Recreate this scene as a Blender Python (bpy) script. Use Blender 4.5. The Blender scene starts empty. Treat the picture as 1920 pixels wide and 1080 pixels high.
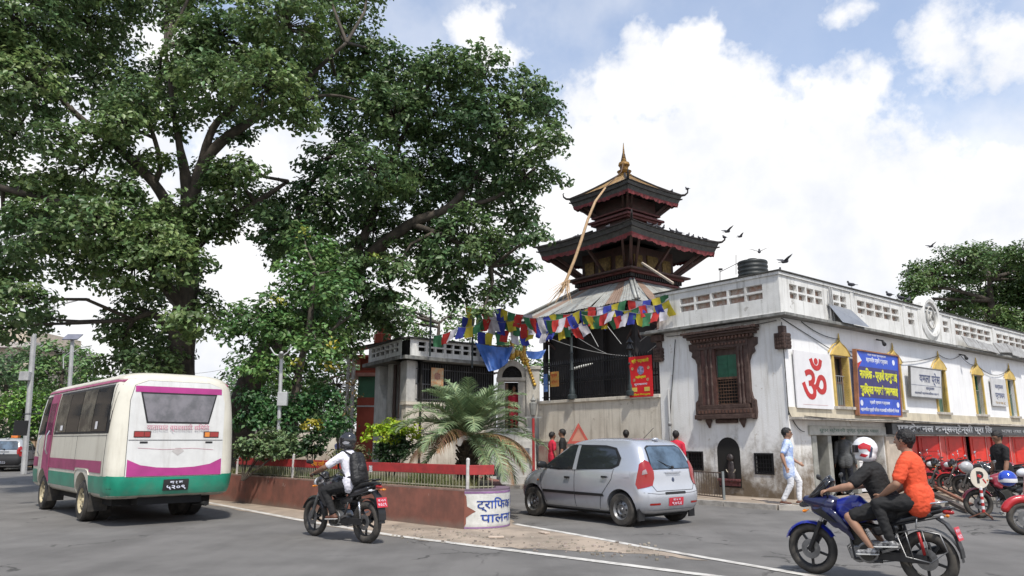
import bpy, bmesh, math, random, re
import numpy as np
from math import sin, cos, pi, radians
from mathutils import Vector, Matrix, noise
from mathutils.bvhtree import BVHTree
random.seed(7); RNG = np.random.default_rng(7)
SC = bpy.context.scene
COL = SC.collection
V = Vector
# ---------------------------------------------------------------- camera
F, TH, CH = 1380.0, math.atan(285/1380.0), 1.5
cam = bpy.data.cameras.new('camera'); cam.lens = F/1920*36; cam.sensor_width = 36; cam.clip_end = 2000; cam.clip_start = .1
co = bpy.data.objects.new('camera', cam); COL.objects.link(co); SC.camera = co
co.location = (0, 0, CH); co.rotation_euler = (pi/2+TH, 0, 0)
def ray(px, py):
    x = (px-960)/F; y = (540-py)/F
    return V((x, cos(TH)-y*sin(TH), sin(TH)+y*cos(TH)))
def at(px, py, Y):                       # point of the place seen at a pixel, Y metres away
    d = ray(px, py); t = Y/d.y
    return V((d.x*t, Y, CH+d.z*t))
def G(px, py, z=0.0):                    # point of the ground seen at a pixel
    d = ray(px, py); t = (z-CH)/d.z
    return V((d.x*t, d.y*t, z))
# ---------------------------------------------------------------- light
SUN_EL, SUN_AZ = radians(58), radians(165)      # azimuth clockwise from +Y
W = bpy.data.worlds.new('World'); SC.world = W; W.use_nodes = True
nt = W.node_tree; N = nt.nodes; Lk = nt.links; N.clear()
def nd(tree, t, **kw):
    n = tree.nodes.new(t)
    for k, v in kw.items():
        if k.startswith('i_'):
            key = k[2:]; key = int(key) if key.isdigit() else key.replace('_', ' ')
            n.inputs[key].default_value = v
        else: setattr(n, k, v)
    return n
sky = nd(nt, 'ShaderNodeTexSky', sky_type='NISHITA', sun_disc=False, sun_elevation=SUN_EL, sun_rotation=SUN_AZ, air_density=1.0, dust_density=.6, ozone_density=1.4)
tc = nd(nt, 'ShaderNodeTexCoord')
def mth(op, a, b=None, c=None, clamp=False, tree=None):
    tree = tree or nt
    n = nd(tree, 'ShaderNodeMath', operation=op, use_clamp=clamp)
    for i, x in enumerate((a, b, c)):
        if x is None: continue
        if isinstance(x, (int, float)): n.inputs[i].default_value = x
        else: tree.links.new(x, n.inputs[i])
    return n.outputs[0]
wn = nd(nt, 'ShaderNodeTexNoise', i_Scale=7.0, i_Detail=5.0, i_Roughness=.6)
Lk.new(tc.outputs['Generated'], wn.inputs['Vector'])
ws = nd(nt, 'ShaderNodeVectorMath', operation='SUBTRACT'); ws.inputs[1].default_value = (.5, .5, .5); Lk.new(wn.outputs['Color'], ws.inputs[0])
wm = nd(nt, 'ShaderNodeVectorMath', operation='MULTIPLY_ADD'); wm.inputs[1].default_value = (.13, .13, .13)
Lk.new(ws.outputs[0], wm.inputs[0]); Lk.new(tc.outputs['Generated'], wm.inputs[2])
WV = wm.outputs[0]
def blob(px, py, r, k=1.0):
    c = ray(px, py).normalized()
    s = nd(nt, 'ShaderNodeVectorMath', operation='DISTANCE'); s.inputs[1].default_value = c; Lk.new(WV, s.inputs[0])
    return mth('MULTIPLY', mth('SUBTRACT', 1.0, mth('DIVIDE', s.outputs['Value'], r/F)), k)
fld = None
for b in [(1210, 140, 95), (1290, 90, 75), (1150, 170, 80), (1330, 190, 110), (1130, 300, 160), (1250, 330, 240), (1400, 330, 190), (1570, 190, 95), (1545, 330, 150),
          (1680, 420, 190), (1860, 420, 160), (900, 60, 80, .7), (940, 100, 60, .6), (1000, 480, 260), (1800, 110, 80, .5), (1890, 90, 70, .6), (1575, 10, 50, .45), (1450, 560, 300),
          (330, 120, 120, .8), (520, 430, 300, .9), (100, 300, 260), (760, 560, 200)]:
    o = blob(*b)
    if fld is None: fld = o
    else:
        m = nd(nt, 'ShaderNodeMath', operation='SMOOTH_MAX'); m.inputs[2].default_value = .15
        Lk.new(fld, m.inputs[0]); Lk.new(o, m.inputs[1]); fld = m.outputs[0]
n2 = nd(nt, 'ShaderNodeTexNoise', i_Scale=16.0, i_Detail=7.0, i_Roughness=.62); Lk.new(tc.outputs['Generated'], n2.inputs['Vector'])
fld = mth('ADD', fld, mth('MULTIPLY', mth('SUBTRACT', n2.outputs['Fac'], .5), 1.25))
mr = nd(nt, 'ShaderNodeMapRange', interpolation_type='SMOOTHSTEP'); mr.inputs[1].default_value = -.12; mr.inputs[2].default_value = .46
Lk.new(fld, mr.inputs[0]); cmask = mr.outputs[0]
# low, the sky whitens; everywhere a thin veil; behind the camera broken cloud
sx = nd(nt, 'ShaderNodeSeparateXYZ'); Lk.new(tc.outputs['Generated'], sx.inputs[0])
mr2 = nd(nt, 'ShaderNodeMapRange', interpolation_type='SMOOTHSTEP'); mr2.inputs[1].default_value = .50; mr2.inputs[2].default_value = .24
mr2.inputs[3].default_value = 0; mr2.inputs[4].default_value = 1
Lk.new(mth('ADD', sx.outputs['Z'], mth('MULTIPLY', mth('SUBTRACT', wn.outputs['Fac'], .5), .25)), mr2.inputs[0])
n3 = nd(nt, 'ShaderNodeTexNoise', i_Scale=3.2, i_Detail=6.0, i_Roughness=.6); Lk.new(tc.outputs['Generated'], n3.inputs['Vector'])
mr3 = nd(nt, 'ShaderNodeMapRange', interpolation_type='SMOOTHSTEP'); mr3.inputs[1].default_value = .44; mr3.inputs[2].default_value = .62; mr3.inputs[4].default_value = .55
Lk.new(n3.outputs['Fac'], mr3.inputs[0])
veil = mth('ADD', mth('MULTIPLY', mr3.outputs[0], .42), .24)
tot = mth('MAXIMUM', mth('MAXIMUM', cmask, mr2.outputs[0]), veil, clamp=True)
n4 = nd(nt, 'ShaderNodeTexNoise', i_Scale=9.0, i_Detail=6.0, i_Roughness=.55); Lk.new(tc.outputs['Generated'], n4.inputs['Vector'])
cr = nd(nt, 'ShaderNodeValToRGB'); cr.color_ramp.elements[0].position = .33; cr.color_ramp.elements[1].position = .62
cr.color_ramp.elements[0].color = (.58, .60, .645, 1); cr.color_ramp.elements[1].color = (.74, .735, .735, 1); Lk.new(n4.outputs['Fac'], cr.inputs[0])
b1 = nd(nt, 'ShaderNodeBackground', i_Strength=.15); Lk.new(sky.outputs[0], b1.inputs[0])
b2 = nd(nt, 'ShaderNodeBackground', i_Strength=1.0); Lk.new(cr.outputs[0], b2.inputs[0])
mx = nd(nt, 'ShaderNodeMixShader'); Lk.new(tot, mx.inputs[0]); Lk.new(b1.outputs[0], mx.inputs[1]); Lk.new(b2.outputs[0], mx.inputs[2])
wo = nd(nt, 'ShaderNodeOutputWorld'); Lk.new(mx.outputs[0], wo.inputs[0])
sun = bpy.data.lights.new('sun', 'SUN'); sun.energy = 2.8; sun.angle = radians(3); sun.color = (1, .95, .86)
so = bpy.data.objects.new('sun', sun); COL.objects.link(so)
sd = V((sin(SUN_AZ)*cos(SUN_EL), cos(SUN_AZ)*cos(SUN_EL), sin(SUN_EL)))
so.rotation_euler = sd.to_track_quat('Z', 'Y').to_euler(); so.location = (0, 0, 30)
vs = SC.view_settings; SC.display_settings.display_device = 'sRGB'; vs.view_transform = 'Standard'; vs.look = 'None'; vs.gamma = 1; vs.exposure = 0.60; vs.use_curve_mapping = False
SC.cycles.max_bounces = 6; SC.cycles.diffuse_bounces = 3; SC.cycles.glossy_bounces = 3; SC.cycles.transparent_max_bounces = 8; SC.cycles.sample_clamp_indirect = 6
# ---------------------------------------------------------------- materials
MATS = {}
def mat(name, col, rough=.6, metal=0.0, var=.12, scale=3.0, col2=None, bump=0.0, bscale=40.0, coat=0.0, spec=.5, dirt=None, streak=None, trans=0.0, island=0.0, alpha=1.0, emit=None, chips=None, cracks=None):
    if name in MATS: return MATS[name]
    m = bpy.data.materials.new(name); m.use_nodes = True; MATS[name] = m
    t = m.node_tree; p = t.nodes['Principled BSDF']; L = t.links.new
    p.inputs['Roughness'].default_value = rough; p.inputs['Metallic'].default_value = metal
    p.inputs['Coat Weight'].default_value = coat; p.inputs['Specular IOR Level'].default_value = spec; p.inputs['Coat Roughness'].default_value = .08
    c = (*col, 1); tcn = nd(t, 'ShaderNodeTexCoord'); out = None
    def mixc(fac, A, Bc):
        n = nd(t, 'ShaderNodeMix', data_type='RGBA')
        for i, x in ((0, fac), (6, A), (7, Bc)):
            if hasattr(x, 'links'): L(x, n.inputs[i])
            else: n.inputs[i].default_value = x
        return n.outputs[2]
    def ns(scale, det=4, rg=.6, stretch=None, obj=True):
        n = nd(t, 'ShaderNodeTexNoise', i_Scale=scale, i_Detail=det, i_Roughness=rg)
        src = tcn.outputs['Object']
        if stretch:
            mp = nd(t, 'ShaderNodeMapping'); mp.inputs['Scale'].default_value = stretch; L(src, mp.inputs[0]); src = mp.outputs[0]
        L(src, n.inputs['Vector']); return n.outputs['Fac']
    def rng(x, a, b):
        n = nd(t, 'ShaderNodeMapRange', interpolation_type='SMOOTHSTEP'); n.inputs[1].default_value = a; n.inputs[2].default_value = b; L(x, n.inputs[0]); return n.outputs[0]
    out = c
    if var or col2:
        cc = (*col2, 1) if col2 else tuple(x*(1-var*2) for x in col)+(1,)
        out = mixc(rng(ns(scale, 5), .35, .68), c, cc)
    if island:
        g = nd(t, 'ShaderNodeNewGeometry'); h = nd(t, 'ShaderNodeHueSaturation')
        L(mth('ADD', mth('MULTIPLY', g.outputs['Random Per Island'], island*2, tree=t), 1-island, tree=t), h.inputs['Value'])
        L(mth('ADD', mth('MULTIPLY', mth('FRACT', mth('MULTIPLY', g.outputs['Random Per Island'], 7.3, tree=t), tree=t), .05, tree=t), .475, tree=t), h.inputs['Hue'])
        if hasattr(out, 'links'): L(out, h.inputs['Color'])
        else: h.inputs['Color'].default_value = out
        out = h.outputs[0]
    if streak:      # (colour, strength) vertical run-off stains
        out = mixc(mth('MULTIPLY', rng(ns(2.2, 6, .7, (3, 3, .22)), .48, .75), streak[1], tree=t), out, (*streak[0], 1))
    if chips:       # (colour, noise scale, threshold, strength) flaked or blotched patches with their own ragged shape
        out = mixc(mth('MULTIPLY', rng(ns(chips[1], 9, .72), chips[2], chips[2]+.025), chips[3], tree=t), out, (*chips[0], 1))
    if cracks:      # (colour, cell size, width)
        vo = nd(t, 'ShaderNodeTexVoronoi', feature='DISTANCE_TO_EDGE'); vo.inputs['Scale'].default_value = cracks[1]
        nn = nd(t, 'ShaderNodeTexNoise', i_Scale=2.2, i_Detail=6.0); L(tcn.outputs['Object'], nn.inputs['Vector']); vm = nd(t, 'ShaderNodeVectorMath', operation='MULTIPLY_ADD'); vm.inputs[1].default_value = (.9, .9, .9); L(nn.outputs['Color'], vm.inputs[0]); L(tcn.outputs['Object'], vm.inputs[2]); L(vm.outputs[0], vo.inputs['Vector'])
        ck = mth('MULTIPLY', mth('LESS_THAN', vo.outputs['Distance'], cracks[2], tree=t), rng(ns(.35, 3), .5, .56), tree=t); out = mixc(mth('MULTIPLY', ck, .8, tree=t), out, (*cracks[0], 1))
    if dirt:        # (colour, z0, z1, strength) grime along the foot, in the object's own z
        s = nd(t, 'ShaderNodeSeparateXYZ'); L(tcn.outputs['Object'], s.inputs[0])
        zz = mth('ADD', s.outputs['Z'], mth('MULTIPLY', mth('SUBTRACT', ns(1.7, 6, .7), .5, tree=t), (dirt[2]-dirt[1])*2.2, tree=t), tree=t)
        mrn = nd(t, 'ShaderNodeMapRange', interpolation_type='SMOOTHSTEP'); mrn.inputs[1].default_value = dirt[2]; mrn.inputs[2].default_value = dirt[1]
        mrn.inputs[3].default_value = 0; mrn.inputs[4].default_value = dirt[3]; L(zz, mrn.inputs[0])
        out = mixc(mrn.outputs[0], out, (*dirt[0], 1))
    if hasattr(out, 'links'): L(out, p.inputs['Base Color'])
    else: p.inputs['Base Color'].default_value = out
    if bump:
        b = nd(t, 'ShaderNodeBump', i_Strength=bump, i_Distance=.02); L(ns(bscale, 5), b.inputs['Height']); L(b.outputs[0], p.inputs['Normal'])
    if trans:
        tr = nd(t, 'ShaderNodeBsdfTranslucent'); ms = nd(t, 'ShaderNodeMixShader'); ms.inputs[0].default_value = trans
        if hasattr(out, 'links'): L(out, tr.inputs[0])
        else: tr.inputs[0].default_value = out
        L(p.outputs[0], ms.inputs[1]); L(tr.outputs[0], ms.inputs[2]); L(ms.outputs[0], t.nodes['Material Output'].inputs[0])
    if emit:
        p.inputs['Emission Color'].default_value = (*emit[0], 1); p.inputs['Emission Strength'].default_value = emit[1]
    return m
# ---------------------------------------------------------------- mesh building
def frame(loc=(0, 0, 0), rz=0.0, s=1.0): return Matrix.Translation(V(loc)) @ Matrix.Rotation(rz, 4, 'Z') @ Matrix.Scale(s, 4)
I4 = Matrix.Identity(4)
class MB:
    def __init__(s): s.v = []; s.f = []
    def add(s, vs, fs):
        n = len(s.v); s.v += [tuple(p) for p in vs]; s.f += [tuple(i+n for i in q) for q in fs]; return s
    def box(s, x0, x1, y0, y1, z0, z1, m=None):
        p = [V((x, y, z)) for z in (z0, z1) for x, y in ((x0, y0), (x1, y0), (x1, y1), (x0, y1))]
        if m: p = [m @ q for q in p]
        return s.add(p, [(3, 2, 1, 0), (4, 5, 6, 7), (0, 1, 5, 4), (1, 2, 6, 5), (2, 3, 7, 6), (3, 0, 4, 7)])
    def bar(s, a, b, w, h, up=(0, 0, 1)):         # box beam from a to b
        a = V(a); b = V(b); d = b-a; L = d.length; x = d/L; u = V(up)
        if abs(x.dot(u)) > .98: u = V((1, 0, 0))
        y = u.cross(x).normalized(); z = x.cross(y)
        M = Matrix.Translation(a) @ Matrix((x, y, z)).transposed().to_4x4()
        return s.box(0, L, -w/2, w/2, -h/2, h/2, M)
    def ring(s, c, x, y, r, n): return [c + x*(r*cos(2*pi*i/n)) + y*(r*sin(2*pi*i/n)) for i in range(n)]
    def tube(s, pts, r, n=8, cap=True, closed=False, flat=1.0):
        pts = [V(p) for p in pts]; m = len(pts); rs = r if isinstance(r, (list, tuple)) else [r]*m
        vs = []; px = None
        for i, p in enumerate(pts):
            if closed: t = pts[(i+1) % m]-pts[i-1]
            else: t = pts[min(i+1, m-1)]-pts[max(i-1, 0)]
            t.normalize()
            if px is None: px = t.orthogonal().normalized() if abs(t.z) > .95 or n < 5 else V((0, 0, 1)).cross(t).normalized()
            px = (px - t*px.dot(t))
            px = px.normalized() if px.length > 1e-5 else t.orthogonal().normalized()
            y = t.cross(px)
            vs += [p + px*(rs[i]*cos(2*pi*k/n)) + y*(rs[i]*flat*sin(2*pi*k/n)) for k in range(n)]
        fs = []
        for i in range(m if closed else m-1):
            a = i*n; b = ((i+1) % m)*n
            fs += [(a+k, a+(k+1) % n, b+(k+1) % n, b+k) for k in range(n)]
        if cap and not closed: fs += [tuple(range(n-1, -1, -1)), tuple((m-1)*n+k for k in range(n))]
        return s.add(vs, fs)
    def cyl(s, a, b, r0, r1=None, n=12): return s.tube([a, b], [r0, r0 if r1 is None else r1], n)
    def prism(s, poly, a, b, M=None):             # poly in local xy, extruded z a..b
        n = len(poly); p = [V((x, y, z)) for z in (a, b) for x, y in poly]
        if M: p = [M @ q for q in p]
        return s.add(p, [tuple(range(n-1, -1, -1)), tuple(range(n, 2*n))]+[(i, (i+1) % n, n+(i+1) % n, n+i) for i in range(n)])
    def lathe(s, prof, M=None, n=16, arc=2*pi):         # prof (r,z) about local z
        full = arc > 6.28; k = n if full else n+1; vs = []
        for r, z in prof:
            for i in range(k):
                a = arc*i/n; q = V((r*cos(a), r*sin(a), z)); vs.append(M @ q if M else q)
        fs = [(j*k+i, j*k+(i+1) % k, (j+1)*k+(i+1) % k, (j+1)*k+i) for j in range(len(prof)-1) for i in range(n)]
        return s.add(vs, fs)
    def ball(s, c, r, n=12, sc=(1, 1, 1), M=None):
        c = V(c); T = Matrix.Translation(c) @ (M.to_3x3().to_4x4() if M else I4) @ Matrix.Diagonal((*sc, 1))
        pr = [(max(1e-4, r*sin(pi*i/(n//2))), -r*cos(pi*i/(n//2))) for i in range(n//2+1)]
        return s.lathe(pr, T, n)
    def cone(s, a, b, ra, rb, n=12, flat=None, k=3):    # tapered capsule; flat=(axis, factor)
        a = V(a); b = V(b); d = b-a; L = max(d.length, 1e-5); z = d/L; x = z.orthogonal().normalized(); y = z.cross(x)
        M = Matrix.Translation(a) @ Matrix((x, y, z)).transposed().to_4x4()
        pr = [(ra*cos(t), ra*sin(t)) for t in [-pi/2*(1-i/k) for i in range(k+1)]] + [(rb*cos(t), L+rb*sin(t)) for t in [pi/2*i/k for i in range(k+1)]]
        pr = [(max(r, 1e-4), q) for r, q in pr]; n0 = len(s.v); s.lathe(pr, M, n)
        if flat:
            ax = V(flat[0]).normalized()
            for i in range(n0, len(s.v)):
                p = V(s.v[i]); t = max(0, min(1, (p-a).dot(z)/L)); c = a+d*t; q = p-c; s.v[i] = tuple(c+q+ax*(q.dot(ax)*(flat[1]-1)))
        return s
    def make(s, name, m, parent=None, fr=I4, bev=0, smooth=False, kind=None, sub=0, at=None):
        me = bpy.data.meshes.new(name)
        if at is not None:               # mesh drawn about its own origin, origin put at a point of the world
            me.from_pydata(s.v, [], s.f); me.update(); o = link(name, me, m, parent, bev, smooth, kind, sub)
            o.location = (WM(parent).inverted() @ V(at)) if parent else V(at); return o
        M = (WM(parent).inverted() if parent else I4) @ fr
        me.from_pydata([M @ V(p) for p in s.v], [], s.f); me.update()
        return link(name, me, m, parent, bev, smooth, kind, sub)
def again(o, at, rz=None, parent=None):          # one more of a part, same mesh
    c = o.copy(); COL.objects.link(c)
    if parent: c.parent = parent
    c.location = (WM(c.parent).inverted() @ V(at)) if c.parent else V(at)
    if rz is not None: c.rotation_euler = (0, 0, rz)
    return c
def WM(o):
    M = Matrix.LocRotScale(o.location, o.rotation_euler, o.scale)
    return WM(o.parent) @ M if o.parent else M
def link(name, me, m, parent=None, bev=0, smooth=False, kind=None, sub=0):
    for x in (m if isinstance(m, (list, tuple)) else [m]): me.materials.append(x)
    o = bpy.data.objects.new(name, me); COL.objects.link(o)
    if parent: o.parent = parent
    if smooth: me.polygons.foreach_set('use_smooth', [True]*len(me.polygons))
    if smooth == 'auto':
        me.set_sharp_from_angle(angle=radians(38))
    if bev:
        b = o.modifiers.new('bevel', 'BEVEL'); b.width = bev; b.segments = 2; b.limit_method = 'ANGLE'; b.angle_limit = radians(40)
    if sub:
        b = o.modifiers.new('sub', 'SUBSURF'); b.levels = b.render_levels = sub
    if kind: o['kind'] = kind
    return o
def tag(o, label, cat, group=None):
    o['label'] = label; o['category'] = cat
    if group: o['group'] = group
    return o
def thing(name, label, cat, loc=(0, 0, 0), rz=0.0, group=None):
    o = bpy.data.objects.new(name, None); COL.objects.link(o); o.location = loc; o.rotation_euler = (0, 0, rz); o.empty_display_size = .2
    return tag(o, label, cat, group)
def copytree(o, parent=None, mats=None):
    c = o.copy(); COL.objects.link(c)
    if parent: c.parent = parent
    if mats and c.data and c.data.materials and c.data.materials[0] in mats:
        c.data = c.data.copy(); c.data.materials[0] = mats[c.data.materials[0]]
    for ch in [x for x in o.children]: copytree(ch, c, mats)
    return c
def text(body, size, m, parent, fr, name='lettering', ext=.004, bold=0.0, width=None, center=True, bvh=None, spacing=1.0):
    """flat lettering in the local xy plane of fr"""
    body = re.sub('([\u0915-\u0939](?:\u094d[\u0915-\u0939])*)\u093f', '\u093f\\1', body)      # short-i sign drawn before its consonant
    c = bpy.data.curves.new('t', 'FONT'); c.body = body; c.size = size; c.extrude = ext; c.resolution_u = 2; c.offset = bold; c.space_character = spacing
    if center: c.align_x = 'CENTER'; c.align_y = 'CENTER'
    o = bpy.data.objects.new('t', c); me = bpy.data.meshes.new_from_object(o.evaluated_get(bpy.context.evaluated_depsgraph_get())) if 0 else None
    COL.objects.link(o); bpy.context.view_layer.update()
    me = bpy.data.meshes.new_from_object(o); bpy.data.objects.remove(o); bpy.data.curves.remove(c)
    me.materials.clear()
    if width and len(me.vertices):
        xs = [v.co.x for v in me.vertices]; k = width/(max(xs)-min(xs)+1e-6); cx = (max(xs)+min(xs))/2
        for v in me.vertices: v.co.x = (v.co.x-cx)*k
    me.transform((WM(parent).inverted() if parent else I4) @ fr); me.name = name
    return link(name, me, m, parent)
def plane_fr(o, x, y):                  # frame with given origin, x axis, y axis
    x = V(x).normalized(); y = V(y).normalized(); z = x.cross(y).normalized(); y = z.cross(x)
    return Matrix.Translation(V(o)) @ Matrix((x, y, z)).transposed().to_4x4()
def bvh_of(o):
    dg = bpy.context.evaluated_depsgraph_get(); return BVHTree.FromObject(o, dg)
def patch(bvh, poly, to3, direc, m, name, parent, off=.004, step=.06, fr=I4, thick=0, smooth=True):
    """a panel that lies on a body: poly in 2D, to3 maps (a,b)->start point, cast along direc (body's own frame fr)"""
    bm = bmesh.new(); vs = [bm.verts.new((a, b, 0)) for a, b in poly]; bm.faces.new(vs)
    xs = [p[0] for p in poly]; ys = [p[1] for p in poly]
    for ax, lo, hi in ((0, min(xs), max(xs)), (1, min(ys), max(ys))):
        n = int((hi-lo)/step)
        for i in range(1, n+1):
            c = V((0, 0, 0)); c[ax] = lo+(hi-lo)*i/(n+1); nn = V((0, 0, 0)); nn[ax] = 1
            bmesh.ops.bisect_plane(bm, geom=bm.verts[:]+bm.edges[:]+bm.faces[:], plane_co=c, plane_no=nn)
    d = V(direc).normalized(); bad = []
    for v in bm.verts:
        p = V(to3(v.co.x, v.co.y)); h = bvh.ray_cast(p, d, 20)
        if h[0] is None: h = bvh.find_nearest(p + d*1.0); v.co = h[0]-d*off if h[0] is not None else p
        else: v.co = h[0] - d*off
    me = bpy.data.meshes.new(name)
    if thick:
        bmesh.ops.recalc_face_normals(bm, faces=bm.faces[:])
        ext = bmesh.ops.extrude_face_region(bm, geom=bm.faces[:])
        for g in ext['geom']:
            if isinstance(g, bmesh.types.BMVert): g.co -= d*thick
    bmesh.ops.recalc_face_normals(bm, faces=bm.faces[:])
    me_fix = [f for f in bm.faces]
    if not thick and me_fix and sum(f.normal.dot(d)*f.calc_area() for f in me_fix) > 0: bmesh.ops.reverse_faces(bm, faces=bm.faces[:])
    bm.to_mesh(me); bm.free(); me.transform((WM(parent).inverted() if parent else I4) @ fr)
    return link(name, me, m, parent, smooth='auto' if smooth else False)
def rrect(x0, x1, y0, y1, r, n=4):
    out = []
    for cx, cy, a in ((x1-r, y1-r, 0), (x0+r, y1-r, 90), (x0+r, y0+r, 180), (x1-r, y0+r, 270)):
        for i in range(n+1):
            t = radians(a+90*i/n); out.append((cx+r*cos(t), cy+r*sin(t)))
    return out
def arch(x0, x1, y0, ys, n=8, h=None):         # jamb foot y0, spring ys, round head
    c = (x0+x1)/2; r = (x1-x0)/2; h = h or r
    return [(x0, y0), (x1, y0)] + [(c+r*cos(pi*i/n), ys+h*sin(pi*i/n)) for i in range(n+1)]
# ---------------------------------------------------------------- ground
asphalt = mat('asphalt', (.165, .158, .150), .85, var=.12, scale=.9, bump=.35, bscale=260, spec=.35, chips=((.10, .097, .092), .55, .60, .45), cracks=((.05, .048, .045), .28, .006))
def add_speck(m, scale, amt, c):        # fine aggregate and tyre-worn bands
    t = m.node_tree; p = t.nodes['Principled BSDF']; lk = p.inputs['Base Color'].links[0].from_socket
    tcn = nd(t, 'ShaderNodeTexCoord'); n = nd(t, 'ShaderNodeTexNoise', i_Scale=scale, i_Detail=3.0, i_Roughness=.8); t.links.new(tcn.outputs['Object'], n.inputs['Vector'])
    mp = nd(t, 'ShaderNodeMapping'); mp.inputs['Rotation'].default_value = (0, 0, radians(-40)); mp.inputs['Scale'].default_value = (.9, .08, 1); t.links.new(tcn.outputs['Object'], mp.inputs[0])
    n5 = nd(t, 'ShaderNodeTexNoise', i_Scale=1.0, i_Detail=6.0, i_Roughness=.65); t.links.new(mp.outputs[0], n5.inputs['Vector'])
    v = mth('ADD', mth('MULTIPLY', mth('SUBTRACT', n.outputs['Fac'], .5, tree=t), amt, tree=t), mth('MULTIPLY', mth('SUBTRACT', n5.outputs['Fac'], .5, tree=t), .8, tree=t), tree=t)
    hs = nd(t, 'ShaderNodeHueSaturation'); t.links.new(lk, hs.inputs['Color']); t.links.new(mth('ADD', v, 1.0, tree=t), hs.inputs['Value'])
    t.links.new(hs.outputs[0], p.inputs['Base Color'])
add_speck(asphalt, 180, 1.1, None)
def sheet(name, pts, z, m, kind='structure', cuts=0):
    b = MB(); n = len(pts); b.add([(x, y, z) for x, y, *_ in pts], [tuple(range(n))]); return b.make(name, m, kind=kind)
sheet('road', [(-400, -60), (400, -60), (400, 700), (-400, 700)], 0, asphalt)
dust = mat('dusty_paving', (.37, .30, .235), .9, col2=(.23, .19, .15), scale=1.3, bump=.5, bscale=60)
add_speck(dust, 90, .6, None)
paint = mat('road_paint', (.62, .6, .56), .7, col2=(.36, .34, .31), scale=5)
E2 = lambda p: (p.x, p.y)
la = [E2(G(*p)) for p in [(365, 938), (560, 975), (740, 1005), (1040, 1043), (1345, 1082), (1600, 1112)]]
lb = [E2(G(*p)) for p in [(965, 983), (1080, 1003), (1200, 1025), (1350, 1051), (1510, 1079), (1620, 1100)]]
# worn dusty apron between the two edge lines, raised a hair above the asphalt
apron = [E2(G(*p)) for p in [(372, 942), (560, 977), (740, 1007), (900, 1025), (1060, 1032), (1230, 1040), (1330, 1052), (1200, 1026), (1080, 1004), (965, 984), (960, 975), (870, 970), (440, 925)]]
bm_ap = []
for i, (x, y) in enumerate(apron):
    x2, y2 = apron[(i+1) % len(apron)]
    for k in range(6):
        t = k/6; j = random.uniform(-.05, .05)*(k > 0); bm_ap.append((x+(x2-x)*t+j, y+(y2-y)*t+j))
sheet('dirt_verge', bm_ap, .004, dust)
def stripe(pts, w, z, name='edge_line'):
    b = MB(); P = [V((x, y, 0)) for x, y in pts]; vs = []
    for i, p in enumerate(P):
        t = (P[min(i+1, len(P)-1)]-P[max(i-1, 0)]).normalized(); n = V((-t.y, t.x, 0))*w/2
        vs += [(p.x-n.x, p.y-n.y, z), (p.x+n.x, p.y+n.y, z)]
    b.add(vs, [(2*i, 2*i+2, 2*i+3, 2*i+1) for i in range(len(P)-1)]); return b.make(name, paint, kind='structure')
stripe(la, .15, .008); stripe(lb, .13, .008)
# local frame of the white building: corner C, x along the street side, y along the side towards the temple
C0 = V((6.76, 18.27, 0)); RZ = math.atan2(.629, .777); FB = frame(C0, RZ)
def B2(u, v): p = FB @ V((u, v, 0)); return (p.x, p.y)
# pavement round the white building and in front of the temple
pv = [B2(40, -1.7), B2(20, -1.9), B2(8, -2.3), B2(3, -2.6), B2(-.3, -2.1), B2(-1.7, -.6), B2(-1.9, 2), B2(-1.5, 6), B2(-1.5, 20), B2(-.02, 20), B2(14, 20), B2(40, 20)]
b = MB(); b.prism(pv, -.02, .1); b.make('pavement', dust, kind='structure')
kerb = mat('kerb_stone', (.4, .37, .33), .85, var=.2, scale=4, bump=.4)
for i in range(8):
    (x0, y0), (x1, y1) = pv[i], pv[i+1]; L = math.hypot(x1-x0, y1-y0); n = max(1, int(L/.9)); 
    if i > 6: n = 6
    for k in range(n):
        if n > 14 and k > 14: break
        t0, t1 = k/n+.004, (k+1)/n-.004
        q = MB(); q.bar((x0+(x1-x0)*t0, y0+(y1-y0)*t0, .052), (x0+(x1-x0)*t1, y0+(y1-y0)*t1, .052), .14, .112+random.uniform(0, .006)); q.make('kerb_stone', kerb, kind='structure')
# fallen scraps and stones on the verge
rub = MB()
for i in range(260):
    a = random.random(); px = 740+500*a; py = 1003+38*a+random.uniform(-8, 14); p = G(px+random.uniform(-20, 20), py-random.uniform(0, 14))
    r = random.uniform(.006, .022); rub.box(p.x-r, p.x+r, p.y-r*.8, p.y+r, .003, .006+r, )
rub.make('gravel', mat('grit', (.3, .26, .22), .9, island=.4), kind='stuff')
scrap = mat('scrap', (.5, .42, .33), .8, island=.5)
for px, py, s in ((1020, 1000, .10), (930, 1008, .12), (1425, 938, .2), (1560, 958, .12)):
    p = G(px, py, .1 if px > 1300 else .008); q = MB(); q.box(-s, s, -s*.5, s*.5, .004, .02); o = q.make('litter', scrap, fr=frame((p.x, p.y, p.z), px)); o['kind'] = 'stuff'
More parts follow.
